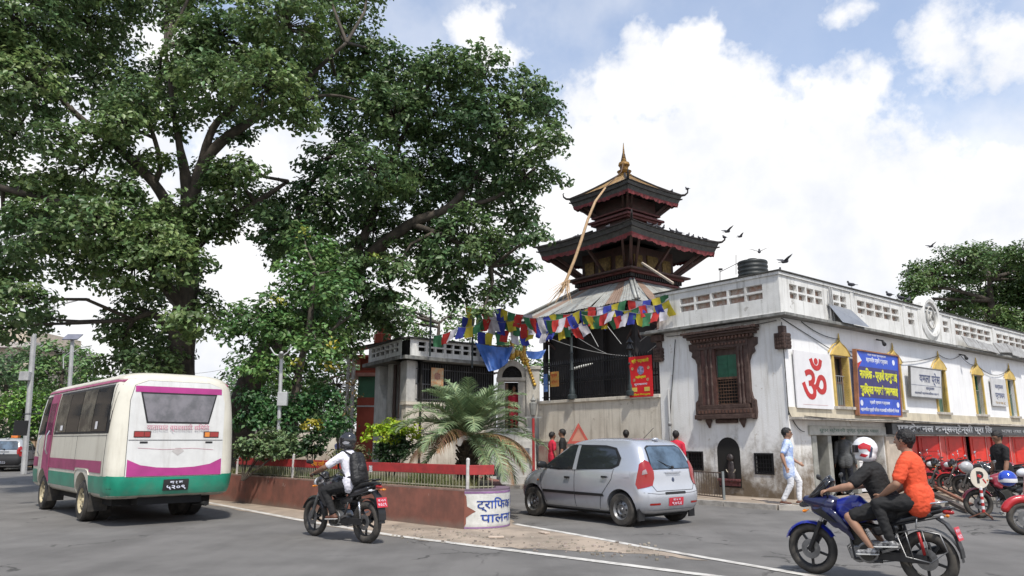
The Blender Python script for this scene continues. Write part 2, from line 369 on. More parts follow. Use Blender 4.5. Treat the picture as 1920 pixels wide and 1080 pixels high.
# ---------------------------------------------------------------- traffic island: retaining wall, soil, painted nose
isl_front = [(-14, 25.6), E2(G(375, 935)), E2(G(440, 941)), E2(G(640, 966)), (-.82, 13.16)]
nose_c = V((-.68, 13.84, 0))
nose = []
p0 = V((-.82, 13.16, 0)); r0 = (p0-nose_c).length; a0 = math.atan2(p0.y-nose_c.y, p0.x-nose_c.x); a1 = radians(35)
for i in range(13): a = a0+(a1-a0)*i/12; nose.append((nose_c.x+r0*cos(a)*(.72 if 0 else 1)*(1-.10*i/12), nose_c.y+r0*sin(a)))
back = [(-.18, 15.2), (-.3, 17.5), (-1.2, 21), (-3.5, 26), (-9, 33), (-20, 36)]
isl = isl_front + nose[1:] + back
redbrick = mat('red_painted_brick', (.27, .105, .075), .75, col2=(.17, .075, .055), scale=2.5, bump=.3, bscale=90, streak=((.13, .07, .055), .6), chips=((.36, .27, .22), 3.2, .635, .8), dirt=((.2, .15, .12), .0, .16, .8))
t = redbrick.node_tree; bt = nd(t, 'ShaderNodeTexBrick', i_Scale=1.0); bt.inputs['Mortar Size'].default_value = .012; bt.inputs['Brick Width'].default_value = .24; bt.inputs['Row Height'].default_value = .075
TK = thing('planter_wall', 'low red painted brick wall round the planted traffic island', 'planter', (-3, 15, 0))
def wall_run(pts, z0, z1, th, name, m, parent, side=1, **kw):
    b = MB(); P = [V((x, y, 0)) for x, y in pts]; vs = []
    for i, p in enumerate(P):
        t = (P[min(i+1, len(P)-1)]-P[max(i-1, 0)]).normalized(); n = V((-t.y, t.x, 0))*th*side
        vs += [(p.x, p.y, z0), (p.x, p.y, z1), (p.x+n.x, p.y+n.y, z1), (p.x+n.x, p.y+n.y, z0)]
    fs = []
    for i in range(len(P)-1):
        for k in range(4): a, c = 4*i+k, 4*i+(k+1) % 4; fs.append((a, a+4, c+4, c) if side < 0 else (a, c, c+4, a+4))
    fs += [(0, 1, 2, 3), tuple(4*(len(P)-1)+k for k in (3, 2, 1, 0))]
    b.add(vs, fs); return b.make(name, m, parent, **kw)
# sloping top: 0.66 at the left, 0.63 at the nose
wall_run(isl_front, 0, .63, .22, 'brick_wall', redbrick, TK)
wall_run(isl_front, .632, .662, .25, 'coping', mat('island_coping', (.3, .2, .16), .8, var=.2), TK)
white_nose = mat('whitewashed_plaster', (.66, .66, .63), .7, col2=(.5, .5, .46), scale=4, streak=((.4, .42, .38), .4), bump=.25, chips=((.40, .33, .28), 4.5, .63, .8), dirt=((.35, .33, .3), 0.0, .1, .9))
wall_run(nose, 0, .63, .22, 'painted_nose', white_nose, TK, smooth='auto')
wall_run(nose, .632, .665, .25, 'coping', mat('nose_coping', (.17, .12, .16), .8), TK, smooth='auto')
wall_run([nose[-1]]+back, 0, .6, .2, 'back_wall', redbrick, TK)
purple = mat('mauve_paint', (.3, .16, .33), .7, var=.2)
def nose_pt(s, z, out=.006):            # s 0..1 along the nose
    x = s*12; i = min(int(x), 11); f = x-i; a = V((*nose[i], 0)); c = V((*nose[i+1], 0)); t = (c-a).normalized(); n = V((t.y, -t.x, 0))
    p = a+(c-a)*f+n*out; return V((p.x, p.y, z))
for z0, z1 in ((.592, .628), (.015, .04)):
    q = MB(); k = 26; q.add([nose_pt(i/k, z, .005) for i in range(k+1) for z in (z0, z1)], [(2*i, 2*i+2, 2*i+3, 2*i+1) for i in range(k)]); q.make('painted_border', purple, TK)
q = MB(); vs = [nose_pt(0, .04, .008), nose_pt(.0, .59, .008), nose_pt(.02, .55, .008), nose_pt(.03, .38, .008), nose_pt(.12, .30, .008), nose_pt(.02, .2, .008), nose_pt(.02, .1, .008)]
q.add(vs, [(0, 6, 5, 4, 3, 2, 1)]); q.make('red_ribbon_corner', mat('ribbon_red', (.25, .09, .06), .7), TK)
blue_ink = mat('blue_lettering', (.015, .06, .33), .6, var=.2)
def wrap_text(body, zc, h, s0, s1, parent):
    o = text(body, 1, blue_ink, parent, WM(parent), ext=.0, bold=.012)
    me = o.data; xs = [v.co.x for v in me.vertices]; ys = [v.co.y for v in me.vertices]; x0, x1 = min(xs), max(xs); iv = WM(parent).inverted()
    for v in me.vertices:
        p = nose_pt(s0+(s1-s0)*(v.co.x-x0)/(x1-x0), zc+v.co.y*h, .009); v.co = iv @ p
wrap_text('ट्राफिक नियम', .405, .20, .13, 1.0, TK); wrap_text('पालना गरौँ', .175, .20, .17, .95, TK)
soil = mat('soil', (.12, .095, .06), .95, var=.3, bump=.6)
inner = [(x, y) for x, y in isl]
b = MB(); cx = sum(p[0] for p in isl)/len(isl); cy = sum(p[1] for p in isl)/len(isl)
b.add([(cx+(x-cx)*.985, cy+(y-cy)*.985-.0, .58) for x, y in isl], [tuple(range(len(isl)))]); b.make('park_soil', soil, kind='structure')
# fence on the wall: white posts, red board, thin pickets
FN = thing('island_fence', 'low fence with red boards, white posts and thin pale pickets on the island wall', 'fence', (-4, 16, .66))
wpost = mat('white_post_paint', (.62, .6, .58), .6, var=.15, scale=8); pick = mat('pale_picket', (.36, .35, .25), .6, var=.2); fred = mat('red_board_paint', (.40, .035, .035), .55, col2=(.28, .03, .03), scale=6, bump=.2)
def off(pts, d):
    P = [V((x, y, 0)) for x, y in pts]; o = []
    for i, p in enumerate(P):
        t = (P[min(i+1, len(P)-1)]-P[max(i-1, 0)]).normalized(); o.append(p+V((-t.y, t.x, 0))*d)
    return o
fl = off(isl_front[1:]+nose[1:6], .12)
cum = [0]
for i in range(len(fl)-1): cum.append(cum[-1]+(fl[i+1]-fl[i]).length)
def along(s):
    for i in range(len(fl)-1):
        if s <= cum[i+1] or i == len(fl)-2: return fl[i].lerp(fl[i+1], (s-cum[i])/(cum[i+1]-cum[i]))
LT = cum[-1]; posts = [1.05, 2.9, 4.9, 7.1, LT-.28]
posts = [1.45, 4.15, 6.75, LT-.55]
for s in posts:
    p = along(s); q = MB(); q.cyl((p.x, p.y, .66), (p.x, p.y, 1.16), .032, n=8); q.ball((p.x, p.y, 1.16), .034, 8); q.make('post', wpost, FN, smooth='auto')
bounds = [1.35]+posts+[LT]
for a, c in zip(bounds[:-1], bounds[1:]):
    A = along(a+.04); Bp = along(c-.04); q = MB(); q.bar((A.x, A.y, .985+random.uniform(-.01, .01)), (Bp.x, Bp.y, .985), .02, .17); q.make('red_board', fred, FN, bev=.006)
    q = MB(); q.bar((A.x, A.y, .70), (Bp.x, Bp.y, .70), .02, .02); q.make('rail', pick, FN)
A, Bp = along(4.3), along(6.6); d = (Bp-A).normalized()
text('फोहर नगरौं सफा राखौं', .13, mat('orange_lettering', (.75, .28, .03), .6), FN, plane_fr((A+Bp)/2+V((-d.y, d.x, 0))*-.016+V((0, 0, .985)), d, (0, 0, 1)), bold=.004, ext=.001)
s = 1.4; pm = None
while s < LT:
    p = along(s)
    if pm is None: q = MB(); q.box(-.0055, .0055, -.0055, .0055, .665, .9); pm = q.make('picket', pick, FN, at=(p.x, p.y, 0))
    else: again(pm, (p.x, p.y, 0))
    s += .085
# ---------------------------------------------------------------- white corner building
plaster = mat('white_limewash', (.80, .795, .78), .85, chips=((.44, .38, .31), 1.9, .615, .75), col2=(.70, .69, .66), scale=.9, bump=.35, bscale=30, streak=((.42, .38, .31), .55), dirt=((.14, .105, .07), .0, 1.6, 1.0))
plaster_up = mat('upper_limewash', (.82, .82, .82), .85, chips=((.55, .51, .45), 1.6, .64, .6), col2=(.74, .74, .74), scale=.8, bump=.3, bscale=30, streak=((.5, .47, .42), .4))
cream = mat('cream_band', (.58, .52, .40), .8, var=.12, scale=2, streak=((.3, .25, .19), .6))
concrete = mat('grey_concrete', (.50, .49, .46), .85, var=.15, scale=2, bump=.4, streak=((.2, .19, .17), .7))
parap = mat('parapet_whitewash', (.72, .715, .69), .85, chips=((.33, .31, .28), 2.6, .62, .7), col2=(.60, .595, .57), scale=1.5, bump=.3, streak=((.28, .27, .24), .75))
dark_edge = mat('grimy_edge', (.07, .068, .06), .9, var=.25, scale=6)
brickm = mat('raw_brick', (.36, .22, .17), .9, col2=(.46, .42, .38), scale=9, bump=.5)
wood = mat('carved_dark_wood', (.048, .026, .020), .6, col2=(.085, .052, .042), scale=7, bump=.5, bscale=50)
wood2 = mat('weathered_wood', (.16, .085, .05), .7, col2=(.09, .05, .035), scale=9, bump=.4)
glassd = mat('dark_glass', (.012, .014, .016), .12, var=0, spec=.6)
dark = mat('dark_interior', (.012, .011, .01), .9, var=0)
green = mat('green_shutter_paint', (.03, .13, .075), .5, var=.15, scale=5)
yellow = mat('ochre_surround', (.62, .44, .13), .75, var=.12, scale=4, streak=((.4, .28, .1), .4))
black_iron = mat('black_iron', (.018, .018, .02), .5, metal=.3, var=.2, scale=8)
whitep = mat('white_board', (.74, .73, .74), .5, var=.04)
pipe = mat('grey_pipe', (.3, .3, .3), .5, var=.1)
BL = thing('corner_building', 'two storey white plastered corner building with pierced parapet, arched ochre windows and carved timber window', 'building', (C0.x, C0.y, .1), RZ)
def wall_open(a0, a1, z0, z1, holes, dep, P, grow=None):
    """plane with rectangular openings and reveals; P(a, d, z) -> point, d inwards"""
    A = sorted({a0, a1}|{h[0] for h in holes}|{h[1] for h in holes}); Z = sorted({z0, z1}|{h[2] for h in holes}|{h[3] for h in holes})
    b = MB(); idx = {}
    def vi(a, z):
        if (a, z) not in idx: idx[(a, z)] = len(b.v); b.v.append(tuple(P(a, 0, z)))
        return idx[(a, z)]
    for i in range(len(A)-1):
        for j in range(len(Z)-1):
            ca, cz = (A[i]+A[i+1])/2, (Z[j]+Z[j+1])/2
            if any(h[0] < ca < h[1] and h[2] < cz < h[3] for h in holes): continue
            b.f.append((vi(A[i], Z[j]), vi(A[i+1], Z[j]), vi(A[i+1], Z[j+1]), vi(A[i], Z[j+1])))
    for x0, x1, y0, y1 in holes:
        q = [P(x0, 0, y0), P(x1, 0, y0), P(x1, 0, y1), P(x0, 0, y1), P(x0, dep, y0), P(x1, dep, y0), P(x1, dep, y1), P(x0, dep, y1)]
        b.add(q, [(0, 4, 5, 1), (1, 5, 6, 2), (2, 6, 7, 3), (3, 7, 4, 0)])
    return b
PR = lambda a, d, z: (a, d, z)           # street side
PL = lambda a, d, z: (d, a, z)           # temple side
def mk(b, name, m, parent=BL, **k): return b.make(name, m, parent, fr=FB, **k)
WU = [2.75, 5.95, 9.2, 12.4, 15.6, 18.9, 22.2]
hol = [(u-.37, u+.37, 2.38, 3.74) for u in WU]
shop = [(.98, 1.62, .1, 1.62), (1.85, 3.05, .1, 1.62), (3.3, 4.75, .1, 1.62)]
mk(wall_open(0, 30, 2.0, 4.52, hol, .3, PR), 'upper_wall', plaster_up)
hs = [(.98, 4.85, .1, 1.62), (6.35, 30, .1, 1.62)]
mk(wall_open(0, 30, .08, 1.997, hs, .9, PR), 'lower_wall', plaster)
ah = [(1.42, 2.12, .3, 1.3), (2.62, 3.1, .74, 1.16), (.52, .98, .7, 1.14), (1.25, 2.05, 2.4, 3.9)]
mk(wall_open(-.0, 3.96, .08, 4.52, ah, .35, PL), 'side_wall', plaster)
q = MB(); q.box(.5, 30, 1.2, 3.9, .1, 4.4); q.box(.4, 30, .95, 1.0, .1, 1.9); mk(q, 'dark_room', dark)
q = MB(); q.add([(0, 3.96, .08), (0, 3.96, 4.52), (30, 3.96, 4.52), (30, 3.96, .08)], [(0, 1, 2, 3)]); mk(q, 'back_wall', plaster)
# eaves slab, parapet
def ring_slab(z0, z1, o, name, m, x1=30, y1=4.4):
    q = MB(); q.prism([(-o, -o), (x1, -o), (x1, .4), (.4, .4), (.4, y1), (-o, y1)], z0, z1); return mk(q, name, m, bev=.006)
ring_slab(4.523, 4.60, .30, 'eaves_slab', mat('slab_edge', (.25, .25, .235), .85, var=.25, scale=4, streak=((.06, .06, .05), .8)))
ring_slab(4.602, 4.66, .05, 'cornice', parap)
def holes_of(secs):
    out = []
    for a0, n, w in secs:
        for i in range(n):
            for z in (5.06, 5.28): out.append((a0+i*w+.03, a0+(i+1)*w-.03, z, z+.165))
    return out
secR = [(.42, 4, .42), (2.62, 2, .40), (3.98, 5, .54), (7.25, 1, .5), (9.9, 1, .5), (10.9, 5, .66), (14.75, 5, .66), (18.6, 5, .66), (22.5, 5, .66)]
mk(wall_open(-.03, 30, 4.662, 5.62, holes_of(secR), .12, lambda a, d, z: (a, d-.03, z)), 'street_parapet', parap)
mk(wall_open(-.03, 3.9, 4.662, 5.62, holes_of([(.42, 5, .54)]), .12, lambda a, d, z: (d-.03, a, z)), 'side_parapet', parap)
q = MB(); q.box(.10, 30, .10, .2, 4.662, 5.6); q.box(.10, .2, .2, 3.9, 4.662, 5.6); q.box(-.03, .1, 3.88, 3.96, 4.662, 5.62); mk(q, 'parapet_backing', brickm)
for i in range(160):                     # brick bats lying loose inside the pierced openings
    pass
ring_slab(5.622, 5.70, .07, 'coping', parap, y1=3.98); ring_slab(5.702, 5.74, .10, 'drip_edge', dark_edge, y1=4.0)
q = MB(); q.box(-.0, 30, 0.4, 4.2, 4.60, 4.64); mk(q, 'flat_roof', concrete)
for a in (2.42, 3.62, 6.9, 8.0, 9.65, 10.55, 14.35, 18.2): q = MB(); q.box(a, a+.2, -.055, -.032, 4.662, 5.62); mk(q, 'pier', parap)
# ledge over the shops
led = mat('ledge_stone', (.5, .46, .4), .8, var=.2, scale=3, streak=((.16, .14, .12), .9))
x = .02
while x < 30:
    w = random.uniform(1.0, 1.9); q = MB(); q.box(x+.004, x+w-.004, -.34+random.uniform(-.015, .03), .0, 1.985, 2.05+random.uniform(-.008, .008)); mk(q, 'ledge_slab', led, bev=.01); x += w
q = MB(); q.box(0.02, 30, -.03, -.003, 2.06, 2.30); mk(q, 'cream_band', cream)
# ochre windows
def ogee(w, z, h):
    pts = []
    for i in range(9):
        t = i/8; pts.append((w*(1-t), z+h*(.62*sin(min(1, t*1.35)*pi/2)+.38*max(0, (t-.6)/.4)**2)))
    return pts
def ochre_window(u, i):
    W_ = BL
    w = .37; o = ogee(w+.13, 3.74, .42)
    poly = [(w+.07, 3.74)]+o+[(-x, z) for x, z in reversed(o[:-1])]+[(-w-.07, 3.74)]
    s = MB(); s.prism(poly, -.075, -.003, plane_fr((u, 0, 0), (1, 0, 0), (0, 0, 1)) @ Matrix.Diagonal((1, 1, -1, 1)))
    fr_ = mk(s, 'window_arch', yellow, bev=.008)
    s = MB(); s.box(u-w-.07, u-w, -.05, .2, 2.38, 3.739); s.box(u+w, u+w+.07, -.05, .2, 2.38, 3.739); f = mk(s, 'window_frame', yellow, bev=.005)
    s = MB(); s.box(u-w-.12, u+w+.12, -.11, -.0, 2.30, 2.375); mk(s, 'window_sill', led, bev=.008)
    s = MB(); s.box(u-w, u+w, .18, .2, 2.38, 3.74); mk(s, 'pane', glassd)
    gm = wood2 if i == 0 else green
    s = MB()
    for a in (-w, -.02, w-.05): s.box(u+a, u+a+.05, .13, .175, 2.38, 3.74)
    for z in (2.38, 3.0, 3.69): s.box(u-w, u+w, .125, .17, z, z+.05)
    mk(s, 'sash', gm)
    for sgn in (0, 1):
        s = MB(); x0 = u-w+.05+sgn*(w-.03)
        s.box(x0, x0+w-.07, .14, .16, 2.43, 3.0); mk(s, 'shutter_panel', mat('slate_shutter', (.10, .13, .12), .5, var=.2) if i == 0 else green, bev=.01)
    s = MB()
    for k in range(6): s.box(u-w+.09+k*.11, u-w+.10+k*.11, .09, .1, 2.4, 3.2)
    s.box(u-w, u+w, .088, .1, 3.2, 3.22); mk(s, 'grille', pipe)
    # thin raised moulding over the arch, with a finial
    pts = [(u+x*1.18, -.03, z+.06) for x, z in o]+[(u-x*1.18, -.03, z+.06) for x, z in reversed(o[:-1])]
    s = MB(); s.tube(pts, .018, 5); s.tube([(u, -.04, 4.2), (u, -.04, 4.36)], [.03, .012], 6); mk(s, 'moulding', yellow)
for i, u in enumerate(WU): ochre_window(u, i)
# ---- shop fronts
grey_paint = mat('grey_shop_paint', (.33, .33, .30), .7, var=.18, scale=3, streak=((.18, .17, .15), .6)); wsh = mat('worn_shop_board', (.45, .45, .41), .7, var=.15, scale=4)
q = MB(); q.box(.85, 4.95, -.06, -.003, 1.62, 1.86); mk(q, 'shop_fascia', wsh, bev=.01)
text('सुपर स्टेसनरी एण्ड पुस्तक पसल', .12, mat('faded_green_lettering', (.08, .16, .12), .7), BL, FB @ plane_fr((2.9, -.064, 1.74), (1, 0, 0), (0, 0, 1)), width=3.2, ext=.001)
for u0, u1 in ((.98, 1.2), (1.75, 1.93), (3.1, 3.3)):
    q = MB(); q.box(u0, u1, -.03, .4, .1, 1.615); mk(q, 'shop_pillar', grey_paint, bev=.012)
for u0, w, ang, m in ((1.22, .25, 0, grey_paint), (1.95, .5, 20, mat('poster_door', (.4, .42, .38), .6, col2=(.18, .2, .19), scale=14)), (3.35, .7, -12, whitep), (4.1, .6, 6, wsh)):
    q = MB(); q.box(0, w, 0, .04, .12, 1.58); o = q.make('shop_door', m, BL, fr=FB @ Matrix.Translation((u0, .2, 0)) @ Matrix.Rotation(radians(ang), 4, 'Z'), bev=.006)
    q = MB(); q.box(w*.12, w*.88, -.012, -.002, .9, 1.5); q.make('door_panel', m, o, fr=FB @ Matrix.Translation((u0, .2, 0)) @ Matrix.Rotation(radians(ang), 4, 'Z'), bev=.006)
q = MB(); q.box(4.9, 6.3, -.06, .0, .1, 1.6); mk(q, 'cream_pillar', mat('pillar_cream', (.55, .47, .38), .8, var=.12, dirt=((.25, .2, .15), .1, .8, .7)), bev=.01)
# black fascia with silver lettering
q = MB(); q.box(5.0, 29.9, -.22, -.02, 1.66, 1.975); mk(q, 'black_fascia', mat('black_board', (.03, .032, .036), .4, var=.2), bev=.01)
silver = mat('silver_lettering', (.55, .56, .58), .35, metal=.5, var=.1)
text('एडकेशनल कन्सल्टेन्सी प्रा लि', .25, silver, BL, FB @ plane_fr((8.9, -.225, 1.825), (1, 0, 0), (0, 0, 1)), width=7.2, ext=.012, bold=.008)
text('भाषा तथा कम्प्युटर तालिम केन्द्र', .18, silver, BL, FB @ plane_fr((16.9, -.225, 1.80), (1, 0, 0), (0, 0, 1)), width=7, ext=.01)
redsh = [mat('red_shutter_'+n, c, .45, var=.1, scale=4, bump=.15, bscale=20, dirt=((.16, .02, .02), .1, .5, .6)) for n, c in (('bright', (.62, .022, .010)), ('deep', (.50, .016, .010)), ('worn', (.66, .03, .015)))]
pink = mat('shutter_edge', (.6, .22, .2), .5)
x = 6.5; i = 0
while x < 27:
    w = .98; a = radians((10, -14, 8, -10, 16, -8)[i % 6]); q = MB(); q.box(0, w*.97, 0, .035, .12, 1.62)
    fr = FB @ Matrix.Translation((x, .12 if a < 0 else -.02, 0)) @ Matrix.Rotation(-a if a < 0 else a, 4, 'Z') if 0 else FB @ Matrix.Translation((x, .02+(.14 if i % 2 else 0), 0)) @ Matrix.Rotation(-abs(a) if i % 2 else abs(a), 4, 'Z')
    o = q.make('folding_panel', redsh[i % 3], BL, fr=fr, bev=.006)
    q = MB(); q.box(w*.97, w, -.02, .02, .12, 1.62); q.make('hinge_strip', pink if i % 3 else redsh[1], o, fr=fr)
    q = MB()
    for z in (.2, .68, 1.16): q.box(w*.14, w*.84, -.012, -.002, z, z+.40)
    q.make('raised_panels', redsh[i % 3], o, fr=fr, bev=.006, kind='stuff')
    x += w+.03; i += 1
# ---- boards on the street side
def board(name, label, cat, u, v0, z0, w, h, m, th=.04, tilt=0, F=FB, out=-.05):
    M = F @ Matrix.Translation((u, out, z0)) @ Matrix.Rotation(radians(tilt), 4, 'X')
    t = thing(name, label, cat, M.translation, RZ); t.rotation_euler = M.to_euler()
    q = MB(); q.box(0, w, -th, 0, 0, h); q.make('panel', m, t, fr=M, bev=.004)
    return t, M
def lines(t, M, th, rows):
    for body, x, z, s, w, m, bold in rows:
        text(body, s, m, t, M @ plane_fr((x, -th-.002, z), (1, 0, 0), (0, 0, 1)), width=w, ext=.001, bold=bold)
omred = mat('vermilion_lettering', (.52, .02, .02), .5)
t, M = board('om_sign', 'white square board with a large red Om symbol', 'sign', .33, 0, 2.28, 1.72, 1.44, whitep)
o = text('ॐ', 1.35, omred, t, M @ plane_fr((.86, -.044, .74), (1, 0, 0), (0, 0, 1)), bold=.022, ext=.002)
me = o.data; ys = [v.co.z for v in me.vertices]; k = 1.08/(max(ys)-min(ys)); zc = (max(ys)+min(ys))/2; xs = [v.co.x for v in me.vertices]; xc = (max(xs)+min(xs))/2
iv = WM(t).inverted() @ M; zt = .76; 
for v in me.vertices: v.co.z = (v.co.z-zc)*k+zt; v.co.x = (v.co.x-xc)*k*1.05+.86
q = MB(); q.box(.25, 1.45, -.044, -.041, .09, .10); q.make('footer_line', mat('faded_pink', (.7, .45, .45), .6), t, fr=M)
navy = mat('banner_navy', (.045, .035, .16), .5, var=.1); royal = mat('banner_blue', (.03, .09, .55), .5, var=.1); yl = mat('yellow_lettering', (.72, .72, .03), .5); wl = mat('white_lettering', (.75, .78, .9), .5)
t, M = board('police_banner', 'blue framed banner with two rows of big yellow Nepali lettering', 'banner', 3.3, 0, 2.2, 2.52, 1.72, royal, th=.05, tilt=2.5, out=-.09)
q = MB(); q.box(.06, 2.46, -.056, -.051, .46, 1.30); q.make('navy_field', navy, t, fr=M)
q = MB()
for a in ((-.05, .0, -.08, .03, -.04, 1.76), (2.52, 2.56, -.08, .03, -.04, 1.76), (0, 2.52, -.08, .03, -.05, -.003), (0, 2.52, -.08, .03, 1.723, 1.76)): q.box(*a)
q.make('frame', mat('rusty_frame', (.36, .16, .09), .7, var=.2), t, fr=M)
lines(t, M, .058, [('नागरिक - प्रहरी दाजुभाई', 1.26, 1.08, .3, 2.25, yl, .014), ('सुरक्षित बनाऔं समाजलाई', 1.26, .66, .3, 2.25, yl, .014)])
lines(t, M, .052, [('महानगरीय प्रहरी कार्यालय', 1.2, 1.50, .16, 1.3, wl, .004), ('नेपाल सरकार गृह मन्त्रालय', 1.2, 1.65, .08, 1.1, wl, .001), ('प्रहरी प्रधान कार्यालय', 1.25, .33, .11, 1.2, wl, .003), ('महानगरीय प्रहरी परिसर काठमाडौं रानीपोखरी नेपाल', 1.25, .12, .12, 2.3, wl, .003)])
q = MB(); q.add([(.0, -.054, 1.72), (.30, -.054, 1.46), (.0, -.054, 1.22)], [(0, 2, 1)]); q.make('white_emblem', whitep, t, fr=M)
q = MB(); q.add([(.0, -.057, 1.36), (.30, -.057, 1.46), (.02, -.057, 1.20)], [(0, 2, 1)]); q.make('red_emblem', omred, t, fr=M)
for cx, cz in ((2.22, 1.52), (.18, .3), (2.36, .3)): q = MB(); q.cyl((cx, -.052, cz), (cx, -.056, cz), .08, n=14); q.make('crest', wl, t, fr=M)
ink = mat('slate_lettering', (.10, .12, .22), .6, var=.2)
t, M = board('white_notice_board', 'white rectangular board with faded blue lettering hung beside the blue banner', 'sign', 6.6, 0, 2.80, 2.2, .88, mat('aged_white_board', (.60, .60, .60), .6, var=.08), tilt=4, th=.06, out=-.1)
lines(t, M, .062, [('यमला प्रेस', 1.35, .56, .34, 1.5, ink, .008), ('कार्यालय', 1.35, .27, .12, .6, ink, .002), ('काठमाडौं महानगरपालिका वडा नं', 1.1, .11, .09, 1.7, ink, .001)])
q = MB(); q.box(.03, 2.17, -.064, -.061, .345, .355); q.make('ruled_line', ink, t, fr=M)
q = MB()
for a in ((-.03, 0, -.07, 0, -.03, .91), (2.2, 2.23, -.07, 0, -.03, .91), (0, 2.2, -.07, 0, .88, .91), (0, 2.2, -.07, 0, -.03, 0)): q.box(*a)
q.make('frame', mat('dull_metal', (.2, .2, .2), .5, metal=.4), t, fr=M)
t, M = board('small_notice_board', 'tall pale board with small lettering between the farther ochre windows', 'sign', 13.4, 0, 2.7, 1.45, 1.0, mat('aged_white_board', (.6, .6, .6)), tilt=1)
lines(t, M, .042, [('कार्यालय', .72, .70, .2, .8, ink, .004), ('प्रशासन', .72, .38, .26, .9, ink, .006), ('२०४८', .72, .12, .12, 1.0, mat('ochre_lettering', (.4, .25, .08), .6), .002)])
# ---- carved timber window on the temple side
NW = 'carved_window'
FW = FB @ Matrix.Translation((0, 1.76, 0)) @ Matrix.Diagonal((.6, .84, 1, 1)) @ Matrix.Translation((0, -1.76, 0))
def mkn(b, name, m, parent, **k): return b.make(name, m, parent, fr=FW if '_cw' in globals() and _cw else FB, **k)
_cw = True
cw = MB(); v0, v1 = .80, 2.72
for (a0, a1, z0, z1, d) in ((.62, 2.88, 4.10, 4.2, .22), (.5, 3.0, 4.2, 4.27, .34), (.42, 3.08, 4.27, 4.32, .46)): cw.box(-d, 0.02, a0, a1, z0, z1)
CWN = mkn(cw, 'carved_window', wood, BL, bev=.008)
q = MB()                                   # toothed shingle eave, sloping
for i in range(22): a = .36+i*.127; q.box(-.52+random.uniform(-.02, .02), -.1, a, a+.115, 4.335, 4.385+random.uniform(0, .02))
mkn(q, 'toothed_eave', wood, CWN)
q = MB()
for i in range(18): a = .56+i*.132; q.box(-.30, -.22, a, a+.07, 4.13, 4.19)
for i in range(14): a = .86+i*.132; q.box(-.20, -.12, a, a+.07, 3.98, 4.04)
mkn(q, 'dentils', mat('dentil_wood', (.14, .07, .05), .6, var=.2), CWN, kind='stuff')
q = MB(); q.box(-.16, .02, .8, 2.72, 3.90, 4.10); q.box(-.16, .02, .80, .95, 2.42, 3.9); q.box(-.16, .02, 2.57, 2.72, 2.42, 3.9); mkn(q, 'outer_frame', wood, CWN, bev=.012)
for a in (1.04, 1.16, 2.18, 2.36):
    q = MB(); M = FB @ Matrix.Translation((-.14, a, 0)); q.lathe([(.055, 2.42), (.055, 2.55), (.035, 2.6), (.045, 2.9), (.06, 2.95), (.035, 3.0), (.04, 3.35), (.06, 3.42), (.035, 3.48), (.04, 3.75), (.065, 3.8), (.065, 3.9)], None, 10); q.make('turned_column', wood, CWN, fr=FW @ Matrix.Translation((-.14, a, 0)), smooth='auto')
q = MB(); q.box(-.11, .02, .95, 1.25, 2.42, 3.9); q.box(-.11, .02, 2.05, 2.57, 2.42, 3.9); mkn(q, 'inner_frame', mat('inner_wood', (.11, .05, .04), .6, col2=(.06, .03, .025), scale=10, bump=.6), CWN)
for sg, base in ((1, 2.72), (-1, .80)):                     # scrolled side wings, top and foot
    pts = [(0, 4.1), (.32, 4.1), (.30, 3.92), (.18, 3.86), (.22, 3.74), (.08, 3.66), (0, 3.5)]
    q = MB(); q.prism([(base+sg*x, z) for x, z in pts], -.02, .13, plane_fr((0, 0, 0), (0, 1, 0), (0, 0, 1)) @ Matrix.Diagonal((1, 1, -1, 1))); mkn(q, 'scroll_wing', wood, CWN, bev=.01)
    pts = [(0, 2.02), (.12, 2.02), (.16, 2.2), (.14, 2.5), (.05, 2.56), (0, 2.75)]
    q = MB(); q.prism([(base+sg*x, z) for x, z in pts], -.02, .13, plane_fr((0, 0, 0), (0, 1, 0), (0, 0, 1)) @ Matrix.Diagonal((1, 1, -1, 1))); mkn(q, 'scroll_wing', wood, CWN, bev=.01)
q = MB(); q.box(-.22, .02, .84, 2.68, 2.30, 2.415); q.box(-.28, .02, .76, 2.76, 2.16, 2.3); q.box(-.34, .02, .70, 2.82, 2.04, 2.16); mkn(q, 'sill_tiers', wood, CWN, bev=.015)
q = MB(); 
for i in range(15): a = .82+i*.128; q.box(-.31, -.27, a, a+.06, 2.19, 2.27)
mkn(q, 'sill_carving', mat('dentil_wood', (.14, .07, .05)), CWN)
for a in (1.05, 2.3):
    q = MB(); q.cone((-.1, a+.1, 2.0), (-.06, a+.1, 1.86), .13, .05, 8, ((1, 0, 0), .7)); mkn(q, 'corbel', wood, CWN, smooth=True)
q = MB(); q.box(-.12, .0, 1.35, 2.15, 1.93, 2.035); mkn(q, 'corbel', wood, CWN, bev=.02)
for a in (1.27, 1.655):
    q = MB(); q.box(.06, .1, a, a+.375, 3.12, 3.72); 
    for z in (3.2, 3.34, 3.48, 3.62): q.box(.045, .06, a+.03, a+.345, z, z+.05)
    mkn(q, 'green_shutter', green, CWN)
q = MB(); q.box(.05, .11, 1.25, 2.05, 3.72, 3.9)
mkn(q, 'arched_head', wood, CWN)
q = MB(); q.box(.11, .13, 1.25, 2.05, 2.4, 3.9); mkn(q, 'dark_backing', dark, CWN)
q = MB()
for i in range(9):
    for s in (1, -1): a = 1.25+.8*i/8; q.tube([(.05, max(1.25, min(2.05, a-s*.35*0)), 2.4) if 0 else (.05, 1.25+.8*((i*.125)), 2.42), (.05, 1.25+.8*min(1, max(0, i*.125+s*.0)), 3.08)], .012, 4)
for z in range(8): q.tube([(.045, 1.25, 2.44+z*.085), (.045, 2.05, 2.44+z*.085)], .012, 4)
mkn(q, 'lattice', wood2, CWN)
q = MB(); q.box(.02, .08, 1.25, 2.05, 3.08, 3.14); mkn(q, 'mid_rail', wood2, CWN)
